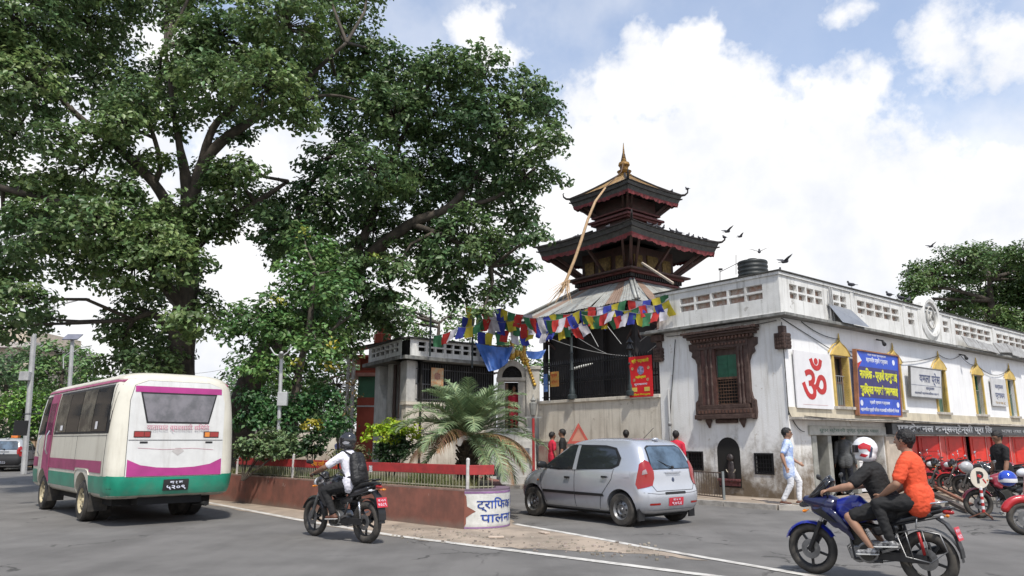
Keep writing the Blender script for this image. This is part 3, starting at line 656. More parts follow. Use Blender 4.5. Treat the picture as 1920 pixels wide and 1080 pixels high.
_cw = False
# arched niche, little grilles
q = MB(); A = arch(1.42, 2.12, .3, 1.22, 12); n = len(A); P2 = [(a, z) for a, z in A]; out = arch(1.34, 2.20, .3, 1.22, 12, .43)
q.add([(-.015, a, z) for a, z in P2]+[(-.015, a, z) for a, z in out], [(i, i+1, n+i+1, n+i) for i in range(1, n-1)]+[(n-1, 0, n, 2*n-1)]); mkn(q, 'niche_surround', plaster, BL)
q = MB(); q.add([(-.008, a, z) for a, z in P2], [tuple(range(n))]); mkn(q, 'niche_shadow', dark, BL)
q = MB(); q.box(-.04, -.01, 1.46, 2.08, .34, .46); q.box(-.10, -.01, 1.44, 2.1, .46, .52); mkn(q, 'niche_shelf', mat('vermilion_stone', (.16, .05, .05), .8, var=.3, scale=12), BL, bev=.01)
q = MB(); q.cone((-.04, 1.7, .56), (-.04, 1.7, .9), .12, .09, 10, ((1, 0, 0), .4)); q.ball((-.05, 1.7, 1.05), .1, 10, (.5, 1, 1)); mkn(q, 'stone_idol', mat('oiled_stone', (.05, .04, .04), .35, var=.3, scale=20, bump=.6), BL, smooth=True)
q = MB(); q.tube([(-.06, 1.7+.14*cos(t), .78+.12*sin(t)) for t in [pi*1.05+i*.11*pi for i in range(9)]], .012, 5); mkn(q, 'offering_garland', mat('pale_petals', (.5, .45, .35), .8), BL)
for a0, a1, z0, z1 in ((2.62, 3.1, .74, 1.16), (.52, .98, .7, 1.14)):
    q = MB(); q.box(.08, .1, a0, a1, z0, z1); o = mkn(q, 'grille_opening', dark, BL)
    q = MB()
    for i in range(6): q.box(.02, .04, a0+.03+i*(a1-a0-.06)/5-.008, a0+.03+i*(a1-a0-.06)/5+.008, z0, z1)
    for i in range(5): q.box(.012, .03, a0, a1, z0+.03+i*(z1-z0-.06)/4-.008, z0+.03+i*(z1-z0-.06)/4+.008)
    for s in ((a0-.04, a0, z0-.04, z1+.04), (a1, a1+.04, z0-.04, z1+.04), (a0, a1, z1, z1+.04), (a0, a1, z0-.04, z0)): q.box(-.02, .02, s[0], s[1], s[2], s[3])
    mkn(q, 'grille', black_iron, o)
# carved corner blocks under the eaves
for (x, y) in ((-.14, -.14), (-.12, 3.78)):
    q = MB(); q.box(x, x+.3, y, y+.3, 3.72, 4.12); q.box(x+.04, x+.2, y+.04, y+.2, 4.12, 4.3); q.box(x-.04, x+.34, y-.04, y+.34, 4.3, 4.5) if y > 0 else None
    mk(q, 'carved_block', wood, bev=.02)
    q = MB()
    for k in range(4):
        for j in range(4): q.box(x+.03+k*.065, x+.07+k*.065, y-.02, y, 3.76+j*.09, 3.82+j*.09); q.box(x-.02, x, y+.03+k*.065, y+.07+k*.065, 3.76+j*.09, 3.82+j*.09)
    mk(q, 'carving', wood, kind='stuff')
# drain pipe at the join, cables sagging over the wall
q = MB(); q.tube([(-.06, 3.62, .12), (-.06, 3.62, 2.9)], .035, 8); q.tube([(-.06, 3.62, 1.9), (-.06, 3.62, 2.0)], .05, 8); mk(q, 'drain_pipe', pipe, smooth=True)
def sag(a, b, s, n=14): a = V(a); b = V(b); return [a.lerp(b, i/n)-V((0, 0, s*4*(i/n)*(1-i/n))) for i in range(n+1)]
q = MB()
for a, b_, s in (((-.02, -.02, 4.5), (2.2, -.04, 3.9), .0), ((.9, -.03, 4.5), (2.75, -.05, 4.2), .1), ((-.03, -.03, 4.4), (-.03, -.03, 2.1), 0), ((-.03, -.03, 2.2), (.6, -.05, 1.7), .12), ((3.3, -.06, 3.9), (9.2, -.05, 4.2), .25), ((9.2, -.05, 4.25), (11, -.06, 4.35), .15), ((11, -.06, 4.35), (12.4, -.05, 4.1), .12), ((12.4, -.05, 4.1), (15.6, -.05, 4.15), .3), ((-.05, .1, 4.45), (-.05, 3.6, 4.42), .05), ((.1, -.37, 2.07), (5, -.37, 2.05), .04), ((5, -.37, 2.06), (14, -.37, 2.04), .05), ((-.05, 3.3, 4.3), (-.05, 3.6, 2.2), .0)):
    q.tube(sag(a, b_, s), .011, 4)
mk(q, 'cable_run', black_iron, kind='stuff')
for u in (11.0, 5.0): q = MB(); q.cyl((u, -.02, 4.38), (u, -.22, 4.32), .02); q.cone((u, -.2, 4.3), (u, -.24, 4.22), .03, .06, 8); mk(q, 'wall_lamp', black_iron)
# medallion over the parapet
q = MB(); Mm = plane_fr((8.9, 0, 5.42), (1, 0, 0), (0, 0, 1)); q.lathe([(.001, .02), (.5, .02), (.52, .1), (.62, .12), (.74, .06), (.76, -.2), (.001, -.2)], Mm, 32); MD = mk(q, 'parapet_medallion', parap, smooth='auto')
q = MB(); q.tube([(8.9+.3*cos(t), -.08, 5.42+.36*sin(t)) for t in [i*pi/8 for i in range(16)]], .03, 6, closed=True); q.tube([(8.75, -.08, 5.3), (8.95, -.08, 5.6), (9.05, -.08, 5.35)], .035, 6); mkn(q, 'raised_emblem', concrete, MD, smooth=True)
# things on the roof
SP = thing('solar_panel', 'grey solar panel leaning against the white parapet of the corner building', 'solar panel', FB @ V((2.9, -.25, 4.6)), RZ)
q = MB(); q.add([(2.45, -.32, 4.63), (3.75, -.42, 4.60), (3.55, -.06, 5.1), (2.25, -.06, 5.14), (2.45, -.35, 4.6), (3.75, -.45, 4.57), (3.55, -.09, 5.07), (2.25, -.09, 5.11)], [(0, 1, 2, 3), (7, 6, 5, 4), (0, 4, 5, 1), (1, 5, 6, 2), (2, 6, 7, 3), (3, 7, 4, 0)]); q.make('panel', mat('panel_glass', (.22, .23, .25), .3, var=.1), SP, fr=FB)
q = MB(); q.tube([(2.35, -.1, 5.6), (2.3, -.1, 4.66)], .02, 5); q.tube([(2.45, -.1, 5.6), (2.5, -.1, 4.66)], .02, 5); q.make('support', pipe, SP, fr=FB)
JK = mat('weathered_sheet', (.34, .34, .33), .6, col2=(.2, .19, .18), scale=5)
for i, (u, w, l) in enumerate(((10.9, .9, 1.3), (12.1, .8, 1.6), (13.8, .9, 1.5), (15.2, 1.1, 1.6))):
    q = MB(); q.box(0, l, 0, .02, 0, w*.45); o = q.make('corrugated_scrap', JK, None, fr=FB @ Matrix.Translation((u, -.38, 4.62)) @ Matrix.Rotation(radians(-26), 4, 'X') @ Matrix.Rotation(radians(random.uniform(-5, 5)), 4, 'Y'))
    tag(o, ['grey scrap sheet on the eaves just past the round medallion', 'long grey scrap sheet second past the medallion on the eaves', 'dark scrap sheet third along the eaves past the medallion', 'farthest grey scrap sheet along the eaves of the white building'][i], 'scrap sheet', 'scrap sheets along the eaves')
TNK = thing('water_tank', 'black ribbed plastic water tank on the roof of the white building', 'water tank', at(1412, 515, 24))
p = at(1412, 513, 24); q = MB(); pr = [(.01, -.6), (.46, -.6)]
for i in range(7): z = -.55+i*.14; pr += [(.47, z), (.49, z+.03), (.49, z+.08), (.47, z+.11)]
pr += [(.46, .40), (.30, .43), (.14, .44), (.12, .46), (.01, .46)]
q.lathe(pr, Matrix.Translation(p), 24); q.make('tank_body', mat('black_plastic', (.025, .03, .03), .5, var=.2), TNK, smooth='auto')
q = MB(); q.cyl(p+V((0, 0, .44)), p+V((0, 0, .50)), .16, n=14); q.make('lid', mat('black_plastic', (.025, .03, .03)), TNK)
AN = thing('antenna_mast', 'thin rooftop mast with a wire arm beside the black water tank', 'antenna', at(1350, 520, 23.5))
q = MB(); q.tube([at(1350, 545, 23.5), at(1350, 503, 23.5)], .012, 5); q.tube([at(1350, 510, 23.5), at(1386, 492, 23.9)], .01, 5); q.tube([at(1380, 515, 23.8), at(1380, 478, 23.8)], .009, 5); q.box(-.06, .06, -.03, .03, -.03, .03, Matrix.Translation(at(1351, 505, 23.5))); q.make('mast', black_iron, AN)
# ---------------------------------------------------------------- temple compound wall with iron railing
wallst = mat('stained_cement', (.64, .59, .50), .9, chips=((.33, .28, .22), 1.7, .60, .6), col2=(.52, .47, .39), scale=1.2, bump=.4, streak=((.26, .22, .17), .75), dirt=((.27, .20, .15), .1, 1.2, .7))
CWALL = thing('compound_wall', 'long stained cement wall below the iron railing beside the white building', 'wall', FB @ V((0, 6.6, .1)), RZ)
def mkw(b, name, m, parent=CWALL, **k): return b.make(name, m, parent, fr=FB, **k)
q = MB(); q.box(.02, .3, 3.965, 9.3, .08, 2.70); mkw(q, 'wall_body', wallst)
q = MB(); q.box(-.05, .36, 3.965, 9.34, 2.70, 2.80); mkw(q, 'coping', wallst, bev=.01)
q = MB(); q.box(-.02, .02, 3.965, 9.3, 1.44, 1.475); mkw(q, 'string_course', wallst)
mkw((lambda b: (b.box(-.012, .02, 7.9, 9.3, .1, 1.30), b)[1])(MB()), 'red_wash_panel', mat('faded_red_wash', (.27, .15, .13), .85, col2=(.38, .29, .24), scale=3))
RL = thing('iron_railing', 'black wrought iron railing of spear bars on the compound wall', 'railing', FB @ V((.15, 6.6, 2.8)), RZ)
q = MB(); 
for z in (2.9, 3.35, 3.95): q.box(.13, .17, 3.98, 9.25, z, z+.035); 
q.make('rail', black_iron, RL, fr=FB)
proto = None; v = 4.02
while v < 9.25:
    w = FB @ V((.15, v, 2.8))
    if proto is None:
        q = MB(); q.box(-.011, .011, -.011, .011, 0, 1.22); q.cone((0, 0, 1.2), (0, 0, 1.33), .03, .004, 4, k=1); q.tube([(.0, .05*cos(t), .72+.05*sin(t)) for t in [i*pi/4 for i in range(8)]], .008, 3, closed=True)
        proto = q.make('bar', black_iron, RL, at=w)
    else: again(proto, w)
    v += .105
def lamp_standard(v, top, label):
    o = FB @ V((-.02, v, 2.8)); t = thing('lamp_standard', label, 'lamp post', o, RZ, 'old iron lamp standards of the temple'); T = Matrix.Translation(o)
    q = MB(); q.lathe([(.16, 0), (.16, .12), (.10, .16), (.10, .3), (.07, .36), (.055, .9), (.075, .95), (.05, 1.0), (.04, top*.7), (.06, top*.71), (.04, top*.73), (.035, top)], T, 10); q.make('post', mat('green_black_iron', (.03, .04, .042), .5, var=.2), t, smooth='auto')
    q = MB(); q.lathe([(.01, top), (.09, top+.02), (.12, top+.05), (.05, top+.22), (.12, top+.24), (.04, top+.34), (.01, top+.42)], T, 8); q.make('lantern', black_iron, t)
lamp_standard(7.6, 2.1, 'tall dark iron lamp standard in the middle of the railing'); lamp_standard(5.05, 1.35, 'short dark lamp standard behind the red banner')
# red banner on the railing
t, M = board('red_festival_banner', 'bright red cloth banner with a picture hanging on the iron railing', 'banner', 0, 0, 0, .9, 1.2, mat('banner_red', (.62, .015, .02), .6, var=.05), th=.012, F=FB @ Matrix.Translation((-.06, 5.07, 2.74)) @ Matrix.Rotation(-pi/2, 4, 'Z'), out=0)
t.rotation_euler = M.to_euler()
q = MB(); q.cyl((.46, -.013, .78), (.46, -.017, .78), .13, n=16); q.make('portrait', mat('portrait_blue', (.3, .3, .5), .5, col2=(.1, .06, .1), scale=22), t, fr=M)
for x, z in ((.14, .84), (.76, .84), (.2, .5), (.72, .5)): q = MB(); q.cyl((x, -.013, z), (x, -.017, z), .05, n=10); q.make('round_picture', mat('picture_gold', (.6, .35, .15), .5, col2=(.2, .1, .1), scale=30), t, fr=M)
for x in (.1, .58): q = MB(); q.box(x, x+.2, -.017, -.013, .16, .28); q.make('yellow_panel', mat('pale_yellow_print', (.72, .55, .12), .5), t, fr=M)
lines(t, M, .013, [('श्री भद्रकाली', .45, 1.06, .12, .66, yl, .002), ('महोत्सव', .45, .58, .09, .4, yl, .002), ('शुभकामना', .45, .37, .08, .5, wl, .001), ('हार्दिक निमन्त्रणा', .45, .07, .06, .7, yl, .001)])
t, M = board('small_orange_notice', 'small orange notice tied to the railing near the gate', 'notice', 0, 0, 0, .42, .5, mat('orange_print', (.65, .22, .06), .6, col2=(.55, .4, .1), scale=14), th=.01, F=FB @ Matrix.Translation((-.02, 8.65, 3.25)) @ Matrix.Rotation(-pi/2, 4, 'Z'), out=0)
lines(t, M, .011, [('सूचना', .2, .38, .12, .3, omred, .002), ('मन्दिर', .2, .16, .1, .3, omred, .001)])
t, M = board('blue_notice', 'narrow blue notice on the railing beside the small orange one', 'notice', 0, 0, 0, .2, .6, mat('blue_print', (.05, .15, .5), .6, col2=(.2, .3, .5), scale=12), th=.01, F=FB @ Matrix.Translation((-.02, 9.0, 3.1)) @ Matrix.Rotation(-pi/2, 4, 'Z'), out=0)
# small road-works triangle leaning at the wall
TS = thing('triangle_sign', 'faded red triangular warning sign leaning on the compound wall behind the silver car', 'road sign', G(1105, 900, .1))
p = FB @ V((-.45, 6.9, 1.60)); M = Matrix.Translation(p) @ Matrix.Rotation(radians(8), 4, 'Z')
def triring(q, R, r, y0, y1):
    o = [(R*cos(a), R*sin(a)) for a in (pi/2, pi*7/6, pi*11/6)]; i_ = [(r*cos(a), r*sin(a)) for a in (pi/2, pi*7/6, pi*11/6)]
    q.add([(x, y, z) for y in (y0, y1) for x, z in o+i_], [(k, (k+1) % 3, 3+(k+1) % 3, 3+k) for k in range(3)]+[(k, 3+k, 3+(k+1) % 3, (k+1) % 3) for k in []]+[(6+k, 9+k, 9+(k+1) % 3, 6+(k+1) % 3) for k in range(3)]+[(k, 6+k, 6+(k+1) % 3, (k+1) % 3) for k in range(3)])
q = MB(); triring(q, .42, .27, -.02, .0); q.make('red_border', mat('faded_sign_red', (.40, .07, .05), .6, var=.15), TS, fr=M)
q = MB(); q.prism([(.4*cos(a), .4*sin(a)) for a in (pi/2, pi*7/6, pi*11/6)], -.004, .004, plane_fr((0, -.006, 0), (1, 0, 0), (0, 0, 1))); q.make('plate', mat('sign_back', (.42, .2, .14), .7, var=.15), TS, fr=M)
q = MB(); q.tube([(0, .02, .2), (0, .02, -1.5)], .025, 6); q.make('post', pipe, TS, fr=M)
# ---------------------------------------------------------------- gate
stone = mat('pale_gate_stone', (.50, .47, .41), .85, col2=(.40, .37, .32), scale=2.5, bump=.4, streak=((.2, .18, .15), .7))
GT = thing('temple_gate', 'pale arched temple gateway crowned with a gilded crest of figures', 'gate', (0, 26.4, .1))
def mg(b, name, m, parent=GT, **k): return b.make(name, m, parent, **k)
y0 = 26.35
for x0, x1 in ((-.52, -.26), (.22, .50)): q = MB(); q.box(x0, x1, y0, y0+.5, .1, 3.62); mg(q, 'pillar', stone, bev=.02)
q = MB(); q.box(-.56, .55, y0-.06, y0+.55, 3.56, 3.68); mg(q, 'lintel', stone, bev=.015)
ao = [(.54*cos(a), 3.68+.62*sin(a)) for a in [pi*i/12 for i in range(13)]]; ai = [(.36*cos(a), 3.68+.42*sin(a)) for a in [pi*i/12 for i in range(13)]]
q = MB(); n = 13; q.add([(x, y, z) for y in (y0, y0+.4) for x, z in ao+ai], [(i, i+1, n+i+1, n+i) for i in range(n-1)]+[(i, 2*n+i, 2*n+i+1, i+1) for i in range(n-1)]+[(n+i, n+i+1, 3*n+i+1, 3*n+i) for i in range(n-1)]); mg(q, 'arch_ring', stone, fr=Matrix.Translation((0, 0, 0)))
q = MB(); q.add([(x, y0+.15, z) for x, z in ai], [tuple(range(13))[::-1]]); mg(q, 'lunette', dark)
q = MB(); q.tube([(.13*cos(a), y0+.12, 3.84+.13*sin(a)) for a in [i*pi/6 for i in range(12)]], .012, 4, closed=True)
for a in range(7): q.tube([(.13*cos(a*pi/6), y0+.12, 3.84+.13*sin(a*pi/6)), (.35*cos(a*pi/6), y0+.12, 3.7+.4*sin(a*pi/6))], .01, 4)
mg(q, 'iron_fanlight', black_iron)
q = MB(); q.box(.5, .98, y0-.15, y0+.6, .1, 3.95); q.box(.46, 1.02, y0-.2, y0+.65, 3.95, 4.08); mg(q, 'gate_pier', stone, bev=.02)
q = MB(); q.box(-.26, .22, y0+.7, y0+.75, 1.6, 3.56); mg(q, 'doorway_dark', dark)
q = MB(); q.box(-.24, -.14, y0+.2, y0+.6, 1.9, 3.5); mg(q, 'door_leaf', wood2)
q = MB(); 
for i in range(8): q = MB(); q.box(-.7-.2*(i == 0), .8+.2*(i == 0), y0-.302-.24*i, y0-.06-.24*i, .1, 1.9-.22*i); mg(q, 'step', concrete, bev=.01)
gold = mat('tarnished_gold', (.34, .20, .05), .55, metal=.35, col2=(.12, .06, .02), scale=9, bump=.6, bscale=60)
q = MB(); rr = random.Random(3)
for i in range(40):
    a = pi*i/39; q.ball((.50*cos(a)*rr.uniform(.8, 1.15), y0-.08+rr.uniform(-.06, .06), 4.20+.42*sin(a)*rr.uniform(.75, 1.1)), rr.uniform(.05, .10), 6, (1, .7, rr.uniform(.8, 1.5)))
for sx in (-.42, .42): q.cone((sx, y0-.05, 4.35), (sx*1.05, y0-.05, 4.72), .11, .05, 8); q.ball((sx*1.05, y0-.05, 4.80), .07, 8)
q.cone((0, y0-.05, 4.45), (0, y0-.05, 4.86), .16, .07, 8); q.ball((0, y0-.05, 4.93), .09, 8); q.cone((0, y0-.05, 5.0), (0, y0-.05, 5.14), .05, .01, 6)
for i in range(9): q.ball((.52+i*.035, y0-.18, 4.22-i*.10), .07, 6)
mg(q, 'gilded_crest', mat('bright_gilding', (.66, .42, .07), .4, metal=.3, col2=(.35, .18, .04), scale=9, bump=.5), smooth=True)
q = MB(); q.ball((0, y0-.18, 4.62), .11, 8, (1, .5, 1.1)); q.make('pale_face', mat('chalk_white', (.6, .58, .5), .7), GT, smooth=True)
# red lantern post before the gate
LP_ = thing('red_lantern_post', 'red post with an old iron lantern in front of the gate', 'lamp post', G(1000, 880, .1)); p = at(1000, 800, 24.5)
q = MB(); q.cyl((p.x, p.y, .1), (p.x, p.y, 2.2), .045, n=8); q.make('post', mat('red_post_paint', (.36, .03, .03), .6, var=.15), LP_, smooth='auto')
q = MB(); q.box(-.27, .27, -.02, .02, 2.2, 2.25, Matrix.Translation((p.x, p.y, 0))); q.lathe([(.02, 2.25), (.09, 2.3), (.12, 2.5), (.13, 2.68), (.06, 2.74), (.1, 2.78), (.03, 2.88), (.01, 2.98)], Matrix.Translation((p.x, p.y, 0)), 8); q.make('lantern', mat('pale_lantern', (.3, .3, .28), .5, metal=.3), LP_)
# ---------------------------------------------------------------- pavilion left of the gate
PC = V((-3.42, 24, 0)); pd = (V((-.55, 26.45, 0))-PC); PLn = pd.length; RP = math.atan2(pd.y, pd.x); FP = frame(PC, RP)
ld = V((-5.0, 26.6, 0))-PC; LL = ld.length; RQ = math.atan2(ld.y, ld.x)
PV = thing('gate_pavilion', 'small grey pavilion with a pierced white parapet left of the temple gate', 'building', PC, RP)
FQ = frame(PC, RQ)     # x along the left face; outward is +y
def mp_(b, name, m, F=FP, parent=PV, **k): return b.make(name, m, parent, fr=F, **k)
q = MB(); q.box(.0, PLn, 0, .25, .0, 2.62); mp_(q, 'front_wall', wallst); q = MB(); q.box(-.04, PLn, -.06, .3, 2.62, 2.72); mp_(q, 'wall_coping', wallst)
q = MB(); q.box(0, .35, 0, .35, 2.72, 4.06); mp_(q, 'corner_pillar', concrete, bev=.02)
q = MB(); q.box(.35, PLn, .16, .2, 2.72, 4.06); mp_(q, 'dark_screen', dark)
q = MB()
for i in range(34): q.box(.38+i*.1, .40+i*.1, .08, .1, 2.72, 4.0)
for z in (2.8, 3.3, 3.8): q.box(.35, PLn, .075, .11, z, z+.03)
mp_(q, 'iron_screen', mat('dull_iron', (.09, .09, .095), .6, var=.3), kind='stuff')
q = MB(); q.box(-.3, PLn+.1, -.35, .6, 4.06, 4.18); mp_(q, 'roof_slab', mat('slab_edge', (.25, .25, .235)), bev=.01)
mp_(wall_open(-.03, PLn, 4.182, 4.74, [(.3+i*.36+.03*(i % 2), .3+i*.36+.29, z, z+.13) for i in range(8) for z in (4.36, 4.54)], .1, lambda a, d, z: (a, d-.2, z)), 'front_parapet', parap)
q = MB(); q.box(-.1, PLn, -.28, -.05, 4.742, 4.80); mp_(q, 'parapet_coping', dark_edge)
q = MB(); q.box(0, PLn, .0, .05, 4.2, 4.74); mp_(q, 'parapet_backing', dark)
mq = lambda b, name, m, **k: b.make(name, m, PV, fr=FQ @ Matrix.Diagonal((1, -1, 1, 1)), **k)
def flipf(b): b.f = [tuple(reversed(f)) for f in b.f]; return b
mq(flipf(wall_open(-.0, LL, 4.182, 4.74, [(.3+i*.42, .3+i*.42+.33, z, z+.13) for i in range(6) for z in (4.36, 4.54)], .1, lambda a, d, z: (a, d-.2, z))), 'side_parapet', parap)
mq(flipf((lambda b: (b.box(-.2, LL+.2, -.35, .6, 4.06, 4.18), b)[1])(MB())), 'roof_slab', MATS['slab_edge'])
mq(flipf((lambda b: (b.box(-.1, LL, -.28, -.05, 4.742, 4.80), b)[1])(MB())), 'parapet_coping', dark_edge)
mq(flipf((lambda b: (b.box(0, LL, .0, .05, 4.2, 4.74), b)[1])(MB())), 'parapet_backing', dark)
mq(flipf((lambda b: (b.box(0, LL, .5, .55, .1, 4.06), b)[1])(MB())), 'inner_wall', dark)
for a in (.15, 1.25): mq(flipf((lambda b: (b.box(a, a+.42, .0, .45, .1, 4.06), b)[1])(MB())), 'carved_pillar', concrete, bev=.03)
mq(flipf((lambda b: (b.box(.57, 1.25, .1, .45, .1, 2.2), b)[1])(MB())), 'side_plinth', wallst)
for a in (.62, 1.1): mq((lambda b: (b.cyl((a, .05, 2.2), (a, .05, 4.0), .06, n=8), b)[1])(MB()), 'timber_post', wood)
for a in (1.75,):
    q = MB(); q.prism([(a, .1), (a+.95, .1), (a+.95, 4.05), (a+.55, 4.05), (a+.5, 3.4), (a+.1, 2.9), (a, 2.4)], -.25, .05, plane_fr((0, 0, 0), (1, 0, 0), (0, 0, 1)) @ Matrix.Diagonal((1, 1, 1, 1))); mq(q, 'curved_buttress', mat('buttress_white', (.6, .6, .58), .8, var=.12, streak=((.25, .24, .22), .6)))
t, M = board('orange_poster', 'small orange printed poster on the dark screen of the pavilion', 'poster', .95, 0, 3.25, .5, .62, mat('poster_print', (.6, .28, .12), .6, col2=(.5, .45, .3), scale=12), F=FP, th=.01, out=-.0)
t.rotation_euler = M.to_euler()
q = MB(); q.cyl((.25, -.011, .34), (.25, -.013, .34), .13, n=12); q.make('printed_figure', mat('print_dark', (.25, .08, .06), .6, col2=(.5, .3, .2), scale=40), t, fr=M)
# blue tarpaulins
tarp = mat('blue_tarpaulin', (.05, .14, .45), .45, var=.18, scale=3, bump=.5, bscale=8)
def cloth(P, n, m_, sagz=0.0, rip=.05, seed=0, folds=5):
    b = MB(); vs = []
    for i in range(n+1):
        for j in range(m_+1):
            u, v_ = i/n, j/m_; p = P[0].lerp(P[1], u).lerp(P[3].lerp(P[2], u), v_)
            p = p + V((0, rip*sin(u*folds*2+seed+v_*3)+rip*.5*sin(u*folds*5+seed*2), -sagz*4*u*(1-u))); vs.append(p)
    b.add(vs, [(i*(m_+1)+j, (i+1)*(m_+1)+j, (i+1)*(m_+1)+j+1, i*(m_+1)+j+1) for i in range(n) for j in range(m_)]); return b
o = cloth([at(890, 641, 25.3), at(962, 650, 25.9), at(952, 680, 25.6), at(916, 696, 25.0)], 14, 8, .08, .08).make('tarpaulin', tarp, smooth=True); tag(o, 'crumpled blue tarpaulin hanging between the pavilion parapet and the gate crest', 'tarpaulin', 'blue tarpaulins round the gate')
o = cloth([at(984, 657, 26.9), at(1024, 655, 27.2), at(1016, 671, 26.9), at(990, 670, 26.7)], 10, 6, .06, .06, 2).make('tarpaulin', tarp, smooth=True); tag(o, 'smaller blue tarpaulin behind the gilded gate crest beside the railing', 'tarpaulin', 'blue tarpaulins round the gate')
# ---------------------------------------------------------------- red shrine house behind the pavilion
redw = mat('red_house_paint', (.50, .10, .06), .7, var=.12, scale=2); pinkl = mat('pink_band', (.62, .30, .25), .7)
RH = thing('red_house', 'red and green painted house with white pillars behind the pavilion', 'building', (-6, 29, .1))
def mr_(b, name, m, **k): return b.make(name, m, RH, **k)
q = MB(); q.box(-5.95, -3.2, 28.6, 31, .1, 3.1); mr_(q, 'red_wall', redw); q = MB(); q.box(-5.96, -3.2, 28.55, 28.6, 2.74, 2.8); mr_(q, 'white_band', wpost)
q = MB(); q.box(-5.95, -3.2, 28.6, 31, 3.1, 3.9); mr_(q, 'green_frieze', mat('green_frieze', (.08, .22, .13), .7, var=.1))
for z0, z1, o_, m in ((3.9, 4.02, .3, pinkl), (4.02, 4.12, .15, redw), (4.12, 4.6, -.1, mat('brick_red_band', (.36, .10, .07), .8, var=.15)), (4.6, 4.68, .5, redw)): q = MB(); q.box(-6.0-o_, -3.2, 28.5-o_, 31, z0, z1); mr_(q, 'roof_band', m)
q = MB(); q.add([at(632, 657, 28), at(720, 640, 26.9), at(712, 648, 29.5), at(640, 662, 29.5)], [(0, 1, 2, 3)]); q.add([at(632, 660, 28), at(720, 643, 26.9), at(712, 651, 29.5), at(640, 665, 29.5)], [(3, 2, 1, 0)]); mr_(q, 'sheet_awning', mat('awning_sheet', (.55, .3, .22), .6, var=.2))
for px, py in ((655, 650), (664, 668)): a = at(px, py, 28.0); q = MB(); q.cyl((a.x, a.y, .1), (a.x, a.y, a.z), .07, n=10); mr_(q, 'white_column', wpost, smooth='auto')
q = MB(); c = at(717, 640, 27.5); q.lathe([(.32, -.1), (.32, .25), (.2, .3), (.2, .45)], Matrix.Translation(c), 8); mr_(q, 'red_pedestal', redw)
q = MB()
for k in range(8): q.cone(c+V((0, 0, .45)), c+V((.2*cos(k), .1*sin(k*2), .72+.08*(k % 3))), .07, .03, 6)
mr_(q, 'gilt_crest', gold, smooth=True)
# ---------------------------------------------------------------- three-tiered temple
TC = V((5.15, 32, 0)); FT = frame(TC, RZ)
TP = thing('pagoda_temple', 'three tiered timber pagoda temple with red fringed eaves and gilded finial', 'temple', (TC.x, TC.y, .1), RZ)
def mt(b, name, m, parent=TP, **k): return b.make(name, m, parent, fr=FT, **k)
timber = mat('dark_temple_timber', (.052, .032, .025), .7, col2=(.085, .035, .03), scale=5, bump=.5); tdk = mat('black_timber', (.022, .018, .017), .8, var=.2)
tred = mat('temple_red', (.13, .034, .030), .7, var=.2, scale=5); fasc = mat('eave_fascia', (.085, .085, .078), .7, col2=(.05, .048, .045), scale=6, bump=.4); vred = mat('red_valance', (.25, .045, .048), .8, col2=(.12, .035, .036), scale=7)
tile = mat('roof_clay', (.10, .085, .07), .85, var=.25, scale=6); gilt = mat('gilt_copper_sheet', (.48, .33, .16), .5, metal=.35, col2=(.3, .2, .1), scale=4, bump=.3)
